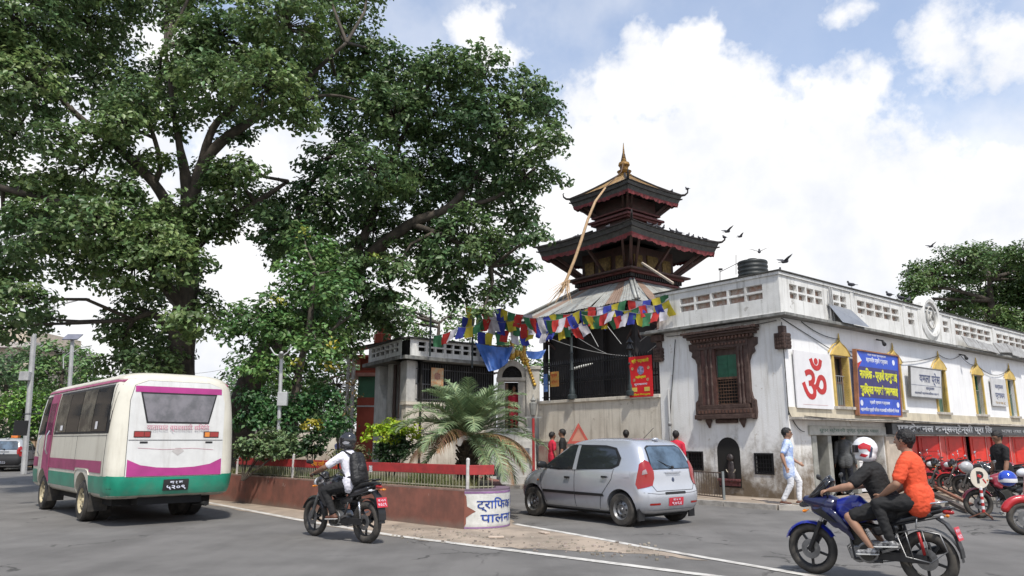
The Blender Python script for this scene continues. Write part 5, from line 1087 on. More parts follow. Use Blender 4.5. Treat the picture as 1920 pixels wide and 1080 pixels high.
# young lighter tree in front
LC = L([(570, 440, 30), (600, 480, 50), (555, 530, 60), (500, 590, 55), (620, 550, 50), (630, 600, 32), (535, 625, 60), (470, 620, 50), (600, 650, 48), (500, 690, 50), (585, 710, 45), (640, 520, 35), (440, 585, 25)], 20, 1.0)
TCt = thing('young_tree', 'lighter green young tree with yellowing tips standing before the two big trunks', 'tree', (-6, 20, .58))
TR = limb([(545, 860, 20, .16), (550, 780, 20, .14), (560, 700, 20, .11), (580, 610, 20, .08), (590, 500, 20, .04)], TCt, 'trunk', n=8); SK = [TR]
for pts in ([(560, 700, 20, .07), (520, 640, 19.8, .05), (480, 600, 19.6, .03)], [(570, 660, 20, .06), (620, 620, 20, .04), (660, 590, 20, .03)]): SK.append(limb(pts, TCt))
_, P, Lc = crown_of('crown', LC, lleaf, TCt, .16, 22, .40, dens=12, seed=3); twigs(SK, P, Lc, LC, TCt, .025)
crown_of('yellowed_leaves', [(570, 432, 10, 19.4), (520, 560, 11, 18.9), (617, 640, 9, 18.7), (700, 478, 7, 22.0), (555, 675, 9, 18.8), (617, 682, 13, 18.7)], leaf_mat('yellowed_leaf', (.42, .36, .05), (.22, .30, .05), .2), TCt, .12, 9, .25, dens=14, seed=4)
# hanging aerial roots under the leaning tree
q = MB()
for i in range(26): p = at(500+rj.uniform(0, 45), 628+rj.uniform(-10, 10), 24.5+rj.uniform(-.5, .5)); q.tube([p, p+V((rj.uniform(-.1, .1), 0, -.6)), p+V((rj.uniform(-.15, .15), 0, -rj.uniform(.8, 1.6)))], [.01, .007, .004], 3)
q.make('aerial_roots', bark, TBt, kind='stuff')
def simple_tree(name, label, base, lobes, m, leaf, per, clr, dens, seed, group=None, tr=.2, parts=None):
    t = thing(name, label, 'tree', base, 0, group); lx = sum(l[0] for l in lobes)/len(lobes); ly = sum(l[1] for l in lobes)/len(lobes); Y = base[1]; c = at(lx, ly, Y)
    tk = limb([(V(base), tr), (V((base[0]*.6+c.x*.4, Y, c.z*.35)), tr*.8), (V((c.x, Y, c.z*.8)), tr*.5), (V((c.x, Y, c.z*1.05)), tr*.25)], t, 'trunk', n=7)
    _, P, Lc = crown_of('crown', lobes, m, t, leaf, per, clr, dens=dens, seed=seed); twigs([tk], P, Lc, lobes, t, tr*.22); return t
fleaf = leaf_mat('far_leaf_bright', (.17, .28, .08), (.10, .19, .07), .3); fleaf2 = leaf_mat('far_leaf_mid', (.12, .20, .08), (.08, .14, .06), .3); rleaf = leaf_mat('feathery_leaf', (.11, .18, .05), (.06, .11, .035), .3)
g = 'trees standing beyond the road'
RT = [(1740, 515, 42), (1800, 495, 55), (1860, 490, 50), (1915, 480, 40), (1900, 550, 55), (1840, 560, 55), (1780, 575, 40), (1715, 535, 26), (1960, 520, 70), (1700, 560, 18), (1930, 600, 50), (2010, 480, 60), (1990, 580, 70), (1860, 610, 50)]
simple_tree('feathery_tree', 'feathery dark tree rising behind the roof of the white building', 'tree', *[]) if 0 else simple_tree('feathery_tree', 'feathery dark tree rising behind the roof of the white building', (31, 44, 0), L(RT, 44, 2), rleaf, .20, 40, .6, 28, 31, tr=.5)
simple_tree('background_tree', 'mid green rounded tree behind the two street poles', (-31, 52, 0), L([(110, 660, 45), (150, 680, 40), (170, 710, 30), (90, 700, 45), (130, 740, 50), (60, 690, 30)], 52, 2), fleaf, .30, 18, .7, 16, 32, g, .3)
simple_tree('background_tree', 'dull green tree in front of the distant block at the road end', (-38, 58, 0), L([(30, 690, 50), (0, 720, 60), (50, 740, 50), (60, 665, 30), (-60, 700, 70)], 58, 2), fleaf2, .32, 18, .75, 15, 33, g, .3)
simple_tree('background_tree', 'bushy bright tree right above the small black hatchback', (-27, 40, 0), L([(40, 745, 35), (10, 765, 40), (80, 760, 35), (60, 790, 30), (-30, 760, 50), (100, 800, 30)], 40, 1.5), leaf_mat('fresh_leaf', (.16, .30, .05), (.09, .18, .05), .3), .22, 18, .5, 18, 34, g, .2)
simple_tree('background_tree', 'pale green tree showing above the pierced pavilion parapet', (-4, 44, 0), L([(790, 600, 42), (845, 595, 38), (740, 590, 40), (700, 610, 45), (880, 630, 30), (770, 640, 40), (720, 560, 25), (960, 650, 40), (1000, 690, 40)], 44, 1.5), fleaf, .24, 18, .6, 16, 35, g, .3)
simple_tree('background_tree', 'dark green tree filling the park behind the young tree', (-14, 38, 0), L([(480, 700, 60), (560, 720, 60), (640, 720, 60), (610, 780, 60), (520, 780, 60), (440, 760, 50), (680, 760, 40), (690, 690, 40)], 38, 2), fleaf2, .24, 18, .6, 13, 36, g, .3)
simple_tree('background_tree', 'dense tree closing the park view between the two big trunks', (-19, 48, 0), L([(400, 760, 60), (340, 770, 60), (460, 740, 60), (520, 760, 60), (580, 750, 60), (430, 800, 60), (640, 780, 60), (270, 790, 60), (210, 790, 50)], 48, 2), fleaf2, .28, 18, .7, 13, 37, g, .3)
simple_tree('background_tree', 'low dark tree between the roadside wall and the minibus roof', (-33, 47, 0), L([(110, 770, 45), (150, 790, 45), (60, 790, 45), (190, 780, 40), (10, 800, 45), (-50, 790, 50)], 42, 1), fleaf2, .24, 18, .6, 18, 38, g, .2)
# ---- shrubs and beds on the island
def shrub(name, label, lobes, m, leaf, per, clr, dens, seed, extra=None, base=None, cat='shrub', up=1.0, droop=.2, asp=.6):
    Y = lobes[0][3]; px = lobes[0][0]; b0 = base or (at(px, 700, Y).x, Y, .58); t = thing(name, label, cat, b0, 0)
    q = MB(); 
    for i in range(6): l = lobes[i % len(lobes)]; c = at(l[0], l[1], l[3]); q.tube([V(b0)+V((random.uniform(-.05, .05), 0, -.02)), V(b0).lerp(c, .5), c], [.02, .015, .008], 4)
    q.make('stems', bark, t)
    crown_of('foliage', lobes, m, t, leaf, per, clr, dens=dens, seed=seed, depth_k=1.0, upb=up, droop=droop, asp=asp)
    if extra: crown_of(extra[0], extra[1], extra[2], t, leaf, per, clr, dens=dens, seed=seed+1, depth_k=1.0, upb=up)
    return t
dk = leaf_mat('dark_shrub_leaf', (.045, .09, .03), (.025, .055, .02), .35, sc=2)
Ys = 15.6
shrub('golden_shrub', 'rounded shrub with bright yellow green top and dark green foot on the island', [(735, 845, 32, Ys), (760, 840, 22, Ys), (715, 838, 20, Ys), (745, 825, 28, Ys)], dk, .075, 16, .13, 45, 41, ('golden_top', [(705, 806, 20, Ys), (735, 797, 22, Ys), (765, 806, 20, Ys), (690, 815, 12, Ys), (780, 818, 13, Ys), (730, 812, 24, Ys-.2)], leaf_mat('golden_leaf', (.36, .46, .02), (.20, .33, .02), .25, sc=3)))
shrub('croton_shrub', 'croton bush with orange and yellow tips beside the pale variegated bush', [(590, 830, 26, 17), (575, 840, 20, 17), (600, 815, 20, 17)], dk, .10, 14, .15, 45, 43, ('orange_tips', [(585, 792, 9, 17), (575, 802, 8, 17), (600, 800, 7, 17)], leaf_mat('croton_tip', (.40, .28, .03), (.20, .28, .03), .3)))
shrub('variegated_bush', 'spreading bush with pale edged leaves behind the fence near the minibus', [(470, 830, 26, 18), (510, 825, 30, 18), (545, 830, 26, 17.6), (455, 845, 18, 18), (530, 845, 24, 17.6), (490, 845, 24, 18)], leaf_mat('pale_edged_leaf', (.20, .27, .12), (.07, .13, .05), .45, sc=4), .11, 14, .17, 40, 45)
shrub('leafy_shrub', 'fresh green shrub between white lamp pole and young tree', [(500, 770, 40, 19), (460, 790, 30, 19.4), (540, 780, 36, 19), (480, 740, 34, 19.4), (570, 760, 36, 19.5), (630, 790, 34, 19.4), (615, 745, 30, 19.6)], leaf_mat('fresh_shrub_leaf', (.06, .15, .045), (.04, .09, .035), .35, sc=1), .13, 18, .28, 22, 46)
shrub('rusty_creeper', 'thin rust brown creeper climbing the white columns of the red house', [(640, 700, 20, 21), (655, 720, 18, 21), (635, 745, 18, 21), (660, 690, 14, 21), (648, 770, 14, 21), (632, 668, 12, 21), (668, 740, 12, 21)], leaf_mat('rusty_leaf', (.26, .16, .07), (.12, .14, .05), .4, sc=3), .09, 7, .22, 26, 47)
shrub('low_bush', 'low dull bush behind the fence between golden shrub and croton', [(660, 845, 20, 16.5), (640, 850, 18, 16.5), (680, 848, 18, 16.2), (622, 848, 14, 16.7)], leaf_mat('dull_leaf', (.10, .14, .05), (.16, .10, .05), .4, sc=4), .08, 10, .15, 40, 48)
# short grass along the wall top
rg = np.random.default_rng(5); n = 9000; P_ = []
for i in range(n):
    s = rg.uniform(1.0, LT-.6); p = along(s); d = rg.uniform(.0, .55)**1.0; dirv = V((.35, .93, 0)); P_.append((p.x+dirv.x*d, p.y+dirv.y*d, .60+.06*rg.random()))
q = MB()
for x, y, z in P_:
    h = rg.uniform(.08, .26)*(1.4 if math.sin(x*3) > .3 else .8); a = rg.uniform(0, 6.28); w = .007; lx, ly = cos(a)*h*.4, sin(a)*h*.4
    q.add([(x-w*sin(a), y+w*cos(a), z), (x+w*sin(a), y-w*cos(a), z), (x+lx, y+ly, z+h)], [(0, 1, 2)])
q.make('grass', leaf_mat('grass_blade', (.13, .20, .05), (.22, .20, .09), .4, sc=2), kind='stuff')
# ---- date palm
PM = thing('date_palm', 'young date palm with arching grey green fronds and dead brown ones on the island tip', 'palm', (at(878, 700, 15.2).x, 15.2, .58))
pb = V((at(878, 700, 15.2).x, 15.2, .55)); q = MB(); rr = random.Random(8)
for i in range(60):
    a = i*2.4; z = i/60*.75; r = .15-.02*(i/60); c = pb+V((cos(a)*r, sin(a)*r, z)); q.bar(c, c+V((cos(a)*.10, sin(a)*.10, .12)), .07, .03)
q.lathe([(.16, -.05), (.17, .3), (.15, .8), (.08, .95)], Matrix.Translation(pb), 10); q.make('trunk', mat('palm_boot', (.10, .075, .05), .9, var=.3, scale=12, bump=.6), PM)
pleaf = leaf_mat('palm_leaflet', (.22, .29, .15), (.14, .21, .10), .35, rough=.45, tr=.15, sc=3); pdead = leaf_mat('dead_leaflet', (.34, .21, .10), (.22, .12, .07), .35, rough=.7, tr=.1, sc=3)
rach = mat('frond_rib', (.25, .27, .12), .5, var=.15); rachd = mat('dead_rib', (.3, .19, .09), .8)
crown = pb+V((0, 0, 1.05))
def frond(az, el, Ln, dead=False, arcv=1.2):
    q = MB(); pts = []; p = crown+V((cos(az)*.06, sin(az)*.06, 0)); e = el; n = 18; rs = []
    for i in range(n+1):
        pts.append(p.copy()); rs.append(.014*(1-i/n)+.003); p = p+V((cos(az)*cos(e), sin(az)*cos(e), sin(e)))*(Ln/n); e -= arcv/n*(0.4+1.2*i/n)
    q.tube(pts, rs, 4); o = q.make('frond', rachd if dead else rach, PM)
    q = MB()
    for i in range(3, n*3):
        f = i/(n*3); k = min(int(f*n), n-1); c = pts[k].lerp(pts[k+1], f*n-k); t = (pts[k+1]-pts[k]).normalized(); side = t.cross(V((0, 0, 1))).normalized(); upv = side.cross(t)
        l = (.42*sin(pi*min(1, f*.92+.1))**.6+.04)*(.85 if dead else 1)*Ln/1.75
        for s in (1, -1):
            d = (side*s*.75+t*.72+upv*rr.uniform(.05, .5)*(0 if dead else 1)+V((0, 0, rr.uniform(-.25, 0) if not dead else rr.uniform(-.9, -.2)))).normalized(); w = t*.0125; m1 = c+d*l*.5+V((0, 0, .01)); tip = c+d*l+V((0, 0, -.10*l if not dead else -.25*l))
            q.add([c-w, c+w, m1+w*.9, m1-w*.9, tip], [(0, 1, 2, 3), (3, 2, 4)])
    q.make('leaflets', pdead if dead else pleaf, o, kind='stuff')
for i in range(56):
    el = radians(rr.uniform(25, 88) if i < 38 else rr.uniform(-22, 28)); frond(i*2.399+rr.uniform(-.2, .2), el, rr.uniform(1.25, 1.7), False, rr.uniform(.9, 1.8))
for az in (-.25, .1, -.7, .5, -.4, 3.6, 4.4): frond(az, radians(rr.uniform(-10, 18)), rr.uniform(1.3, 1.75), True, 1.5)
# ---- poles, lamps, distant block on the left
def street_pole(px, ytop, ybot, Y, r, label, extras):
    a = at(px, ybot, Y); a = V((a.x, a.y, 0)); b_ = at(px+extras.get('lean', 0), ytop, Y); t = thing('street_pole', label, 'pole', a, 0, 'pale street poles')
    q = MB(); q.cyl(a, b_, r*1.15, r, 8); q.make('pole', mat('galvanised_pole', (.5, .5, .5), .5, metal=.2, var=.1), t, smooth='auto'); return t, b_
gp = MATS.get('galvanised_pole')
t, b_ = street_pole(522, 668, 860, 18.5, .045, 'thin white lamp pole with a small box among the island shrubs', {'lean': 6}); gp = MATS['galvanised_pole']
q = MB(); q.box(-.12, .12, -.06, .06, -.17, .17, Matrix.Translation(at(530, 748, 18.45))); q.make('meter_box', gp, t, bev=.01)
q = MB(); q.tube([b_, b_+V((.15, 0, .1)), b_+V((.22, 0, .3))], .02, 5); q.tube([b_, b_+V((-.18, 0, .05)), b_+V((-.3, 0, .22))], .02, 5); q.make('bracket', gp, t)
q = MB(); q.cone(b_+V((.0, -.06, .0)), b_+V((.08, -.28, .05)), .07, .05, 8); q.make('lamp_head', gp, t)
t, b_ = street_pole(52, 600, 830, 34, .11, 'thick pale pole with a box and long thin lamp arm at the road edge', {'lean': 14})
q = MB(); q.tube([b_, b_+V((.2, 0, .5)), b_+V((1.9, 0, .95))], .035, 5); q.make('lamp_arm', gp, t); q = MB(); q.box(-.3, .3, -.08, .08, -.04, .05, Matrix.Translation(b_+V((2.1, 0, .98)))); q.make('lamp_head', mat('dark_lamp', (.1, .1, .1)), t)
q = MB(); q.box(-.22, .22, -.1, .1, -.2, .2, Matrix.Translation(at(47, 705, 33.8))); q.make('junction_box', gp, t, bev=.01)
t, b_ = street_pole(127, 636, 830, 40, .10, 'thinner pale pole carrying a small solar panel and loop brackets', {'lean': 9})
q = MB(); q.box(-.42, .42, -.3, .3, 0, .05, Matrix.Translation(b_+V((0, 0, .1))) @ Matrix.Rotation(radians(35), 4, 'X')); q.make('solar_plate', mat('panel_grey', (.2, .2, .24), .3), t)
q = MB(); q.tube([b_+V((0, 0, -.8)), b_+V((.5, 0, -.45)), b_+V((1.1, 0, -.35))], .03, 5); q.tube([b_+V((-.3, 0, -1.6)), b_+V((-.38, 0, -1)), b_+V((0, 0, -.7))], .03, 5); q.make('bracket', gp, t)
AB = thing('apartment_block', 'distant pale block with dark windows behind the trees at the road end', 'building', (-57, 85, 0))
q = MB(); q.box(-66, -55.2, 84, 96, 0, 11.8); q.make('wall', mat('far_wall', (.52, .45, .36), .8, var=.1), AB); q = MB(); q.box(-66.5, -54.2, 83, 97, 11.8, 12.4); q.make('roof_slab', mat('far_slab', (.55, .5, .47), .8), AB); q = MB(); q.box(-63, -56.5, 85, 96, 12.4, 14.2); q.make('roof_room', MATS['far_wall'], AB)
for z in (4.2, 7.1, 9.4):
    for x in (-60.8, -58.6, -56.9): q = MB(); q.box(x-.7, x+.7, 83.93, 84.0, z, z+1.5); f = q.make('window', glassd, AB)
q = MB(); q.box(-60, -58.9, 83.8, 83.99, 4.5, 8.8); q.make('red_column', redw, AB)
q = MB()
for i in range(7): q.box(-66.5+i*2, -66.4+i*2, 82.95, 83.0, 12.4, 13.0)
q.make('roof_railing', gp, AB, kind='stuff')
BW = thing('roadside_wall', 'low brick and cream roadside wall behind the small black hatchback', 'wall', (-30, 43, 0)); q = MB(); q.box(-46, -21, 43, 43.3, 0, 1.6); q.make('wall_body', mat('far_brick_wall', (.38, .22, .13), .85, col2=(.5, .4, .28), scale=.8), BW); q = MB(); q.box(-46, -21, 42.9, 43.4, 1.6, 1.75); q.make('coping', concrete, BW)
BK = thing('park_wall', 'low cement wall at the back of the park behind the shrubs', 'wall', (-12, 41, 0)); q = MB(); q.box(-21, 2, 44.2, 44.4, 0, 2.0); q.make('wall_body', wallst, BK); q = MB(); q.box(-21, 2, 44.15, 44.45, 2.0, 2.12); q.make('coping', concrete, BK)

# plain blocks added out of view to the left for the minibus windows to reflect
OB = [(-36, -14, 12, 16, 'cream street block across the road, added out of view for window reflections', (.55, .5, .42)), (-36, 4, 10, 13, 'brick coloured street block across the road, added out of view for window reflections', (.36, .2, .14)), (-37, 18, 9, 11, 'grey street block across the road, added out of view for window reflections', (.4, .4, .38))]
OB.append((-42, 24, 9, 22, 'long brown street block farther along the road, added out of view for window reflections', (.3, .24, .18)))
for i, (x, y, h, w, lab, c) in enumerate(OB):
    t = thing('reflected_block', lab, 'building', (x, y+w/2, 0), 0, 'blocks added out of view for reflections'); q = MB(); q.box(x-8, x, y, y+w, 0, h); q.make('wall', mat('block_wall_%s' % 'abcd'[i], c, .8), t); q = MB(); q.box(x-8.3, x+.4, y-.2, y+w+.2, h, h+.3); q.make('roof_slab', concrete, t)
    for zz in range(1, int(h//3)+1):
        for k in range(int(w//3)): q = MB(); q.box(x, x+.05, y+1+k*3, y+2.4+k*3, zz*3-1.6, zz*3-.2); q.make('window', glassd, t)
# ---------------------------------------------------------------- smooth joined bodies
def blob_mesh(mb, voxel, smooth=4, wrinkle=0.0, wscale=9.0, seed=0.0):
    me = bpy.data.meshes.new('tmp'); me.from_pydata(mb.v, [], mb.f); o = bpy.data.objects.new('tmp', me); COL.objects.link(o)
    r = o.modifiers.new('r', 'REMESH'); r.mode = 'VOXEL'; r.voxel_size = voxel; r.use_smooth_shade = True
    if smooth: sm = o.modifiers.new('s', 'SMOOTH'); sm.factor = .5; sm.iterations = smooth
    out = bpy.data.meshes.new_from_object(o.evaluated_get(bpy.context.evaluated_depsgraph_get())); bpy.data.objects.remove(o); bpy.data.meshes.remove(me)
    if wrinkle:
        nr = [v.normal.copy() for v in out.vertices]
        for v, nn in zip(out.vertices, nr):
            p = v.co*wscale; p.z *= 1.8; p.x += seed; q = noise.noise(p)+.5*noise.noise(p*2.3); v.co += nn*(wrinkle*(-abs(q)*1.6+.4))
    return out
def blob_part(mb, name, m, parent, fr, voxel=.012, smooth=4, wrinkle=0.0, wscale=9.0, seed=0.0):
    me = blob_mesh(mb, voxel, smooth, wrinkle, wscale, seed); me.name = name; me.transform(WM(parent).inverted() @ fr); return link(name, me, m, parent, smooth=True)
rubber = mat('tyre_rubber', (.022, .021, .020), .8, var=.25, scale=6, col2=(.07, .062, .052)); chrome = mat('bright_metal', (.55, .55, .56), .25, metal=.9, var=.05); steel = mat('dull_steel', (.28, .28, .28), .4, metal=.8, var=.2, scale=9)
blackp = mat('black_plastic_trim', (.016, .016, .017), .45, var=.15); under = mat('underbody', (.01, .01, .01), .9, var=0)
lampred = mat('red_lens', (.30, .008, .007), .12, var=.05, coat=.6); lampamb = mat('amber_lens', (.7, .22, .02), .15, coat=.5, var=.05); lampclr = mat('clear_lens', (.6, .62, .65), .1, coat=.6, var=.05)
platered = mat('plate_red', (.55, .03, .05), .5, var=.08, scale=10); plateblk = mat('plate_black', (.03, .03, .03), .5, var=.1)
YF = Matrix(((1, 0, 0, 0), (0, 0, 1, 0), (0, -1, 0, 0), (0, 0, 0, 1)))     # lathe axis z -> +y
def wheel(parent, fr, c, R, w, rim_m, kind='steel', side=1, spokes=5, name='wheel', tw=None):
    """c axle centre in the vehicle's frame; side +1: outer face to +y"""
    M = fr @ Matrix.Translation(V(c)) @ YF
    if side < 0: M = M @ Matrix.Rotation(pi, 4, 'X')
    if kind == 'moto':
        ro = R-.075; q = MB(); q.tube([(0+(R-.048)*cos(a), (R-.048)*sin(a), 0) for a in [i*pi/18 for i in range(36)]], w*.5, 10, closed=True, flat=1.0); t = q.make('tyre', rubber, parent, fr=M, smooth=True)
        q = MB(); q.lathe([(R-.085, -w*.32), (R-.10, -w*.1), (R-.115, 0), (R-.10, w*.1), (R-.085, w*.32), (R-.07, w*.32), (R-.07, -w*.32), (R-.085, -w*.32)], None, 32)
        for i in range(spokes):
            a = 2*pi*i/spokes; b = a+.28
            q.bar((.04*cos(a), .04*sin(a), 0), ((R-.10)*cos(b), (R-.10)*sin(b), 0), .03, .022, up=(0, 0, 1))
        q.lathe([(.001, -.05), (.045, -.05), (.05, 0), (.045, .05), (.001, .05)], None, 12); r = q.make('rim', rim_m, t, fr=M, smooth='auto')
        q = MB(); q.lathe([(.05, .055), (.12, .055), (.12, .06), (.05, .06), (.05, .055)], None, 24); q.make('brake_disc', steel, t, fr=M); return t
    ri = R*.60; q = MB(); q.lathe([(ri, -w/2), (R*.9, -w/2), (R*.985, -w*.38), (R, -w*.2), (R, w*.2), (R*.985, w*.38), (R*.9, w/2), (ri*1.02, w/2), (ri, w*.4), (ri, -w/2)], None, 36); t = q.make(name, rubber, parent, fr=M, smooth='auto')
    q = MB(); q.lathe([(ri*1.03, w*.5), (ri*1.0, w*.46), (ri*.9, w*.36), (ri*.82, w*.24), (ri*.7, w*.34), (ri*.5, w*.40), (ri*.36, w*.28), (.001, w*.30)], None, 32); r = q.make('rim', rim_m, t, fr=M, smooth='auto')
    for i in range(8): a = 2*pi*i/8; q = MB(); q.cyl((ri*.66*cos(a), ri*.66*sin(a), w*.30), (ri*.66*cos(a), ri*.66*sin(a), w*.385), ri*.085, n=10); q.make('rim_hole', under, t, fr=M)
    q = MB(); q.lathe([(.001, w*.42), (ri*.18, w*.40), (ri*.22, w*.28)], None, 14); q.make('hub_cap', rim_m, t, fr=M, smooth=True); return t
def slice_pts(xr, xf, w, rr, rf, n=5):
    out = []; rr = min(rr, w*.98, (xf-xr)*.48); rf = min(rf, w*.98, (xf-xr)*.48)
    for cx, cy, r, a in ((xf-rf, w-rf, rf, 0), (xr+rr, w-rr, rr, 90), (xr+rr, -w+rr, rr, 180), (xf-rf, -w+rf, rf, 270)):
        for i in range(n+1): t = radians(a+90*i/n); out.append((cx+r*cos(t), cy+r*sin(t)))
    # subdivide the long flanks
    k = n+1; res = []
    for s in range(4):
        seg = out[s*k:(s+1)*k]; res += seg; nx = out[((s+1)*k) % len(out)]; m = 8 if s in (0, 2) else 4
        for j in range(1, m): res.append((seg[-1][0]+(nx[0]-seg[-1][0])*j/m, seg[-1][1]+(nx[1]-seg[-1][1])*j/m))
    return res
def hull(slices, cut, bow=None, sub=1):
    """stack of horizontal slices (z,xr,xf,w,rr,rf); wheel arches cut away; returns mesh"""
    b = MB(); n = None
    for z, xr, xf, w, rr, rf in slices:
        p = slice_pts(xr, xf, w, rr, rf); n = len(p); b.v += [(x, y, z+(bow(x, y, z) if bow else 0)) for x, y in p]
    for i in range(len(slices)-1): b.f += [(i*n+j, i*n+(j+1) % n, (i+1)*n+(j+1) % n, (i+1)*n+j) for j in range(n)]
    b.f += [tuple(range(n-1, -1, -1)), tuple((len(slices)-1)*n+j for j in range(n))]
    me = bpy.data.meshes.new('t'); me.from_pydata(b.v, [], b.f); o = bpy.data.objects.new('t', me); COL.objects.link(o)
    if sub: s = o.modifiers.new('s', 'SUBSURF'); s.levels = s.render_levels = sub
    tmp = [o]
    for (cx, cz, r, y0, y1) in cut:
        q = MB(); q.cyl((cx, y0, cz), (cx, y1, cz), r, n=40); c = q.make('c', under); bo = o.modifiers.new('b', 'BOOLEAN'); bo.object = c; bo.operation = 'DIFFERENCE'; bo.solver = 'EXACT'; tmp.append(c)
    bpy.context.view_layer.update(); out = bpy.data.meshes.new_from_object(o.evaluated_get(bpy.context.evaluated_depsgraph_get()))
    for x in tmp: bpy.data.objects.remove(x)
    out.materials.clear(); return out
def body_of(me, name, m, parent, fr):
    bv = BVHTree.FromPolygons([v.co.copy() for v in me.vertices], [tuple(p.vertices) for p in me.polygons]); me.transform(WM(parent).inverted() @ fr); me.name = name
    for p in me.polygons: p.material_index = 0
    o = link(name, me, m, parent, smooth='auto'); return o, bv
class Skin:                               # patches on a vehicle body
    def __init__(s, bv, parent, fr): s.bv, s.p, s.fr = bv, parent, fr
    def side(s, poly, m, name, sg=1, off=.004, step=.09, th=0, parent=None): return patch(s.bv, poly, lambda a, b: (a, 3*sg, b), (0, -sg, 0), m, name, parent or s.p, off, step, s.fr, th)
    def rear(s, poly, m, name, off=.004, step=.08, th=0, parent=None, d=(1, 0, 0), o=(-3, 0)): return patch(s.bv, poly, lambda a, b: (o[0], a+o[1], b), d, m, name, parent or s.p, off, step, s.fr, th)
    def front(s, poly, m, name, off=.004, step=.08, th=0): return patch(s.bv, poly, lambda a, b: (12, a, b), (-1, 0, 0), m, name, s.p, off, step, s.fr, th)
    def line(s, pts, w, m, name, view='side', sg=1, off=.003):
        q = MB(); vs = []
        for i, (a, b) in enumerate(pts):
            pass
        P = []
        for i in range(len(pts)-1):
            (a, b), (c, d) = pts[i], pts[i+1]; n = max(1, int(math.hypot(c-a, d-b)/.07))
            P += [(a+(c-a)*k/n, b+(d-b)*k/n) for k in range(n)]
        P.append(pts[-1]); H = []
        for a, b in P:
            o, dr = (V((a, 3*sg, b)), V((0, -sg, 0))) if view == 'side' else (V((-3, a, b)), V((1, 0, 0)))
            h = s.bv.ray_cast(o, dr, 9)
            if h[0] is not None: H.append(h[0]-dr*off*.2)
        if len(H) > 1: q.tube(H, w*.5, 4); return q.make(name, m, s.p, fr=s.fr)
seam = mat('shut_line', (.02, .02, .022), .8, var=0)
def mirrored(poly): return [(-a, b) for a, b in reversed(poly)]
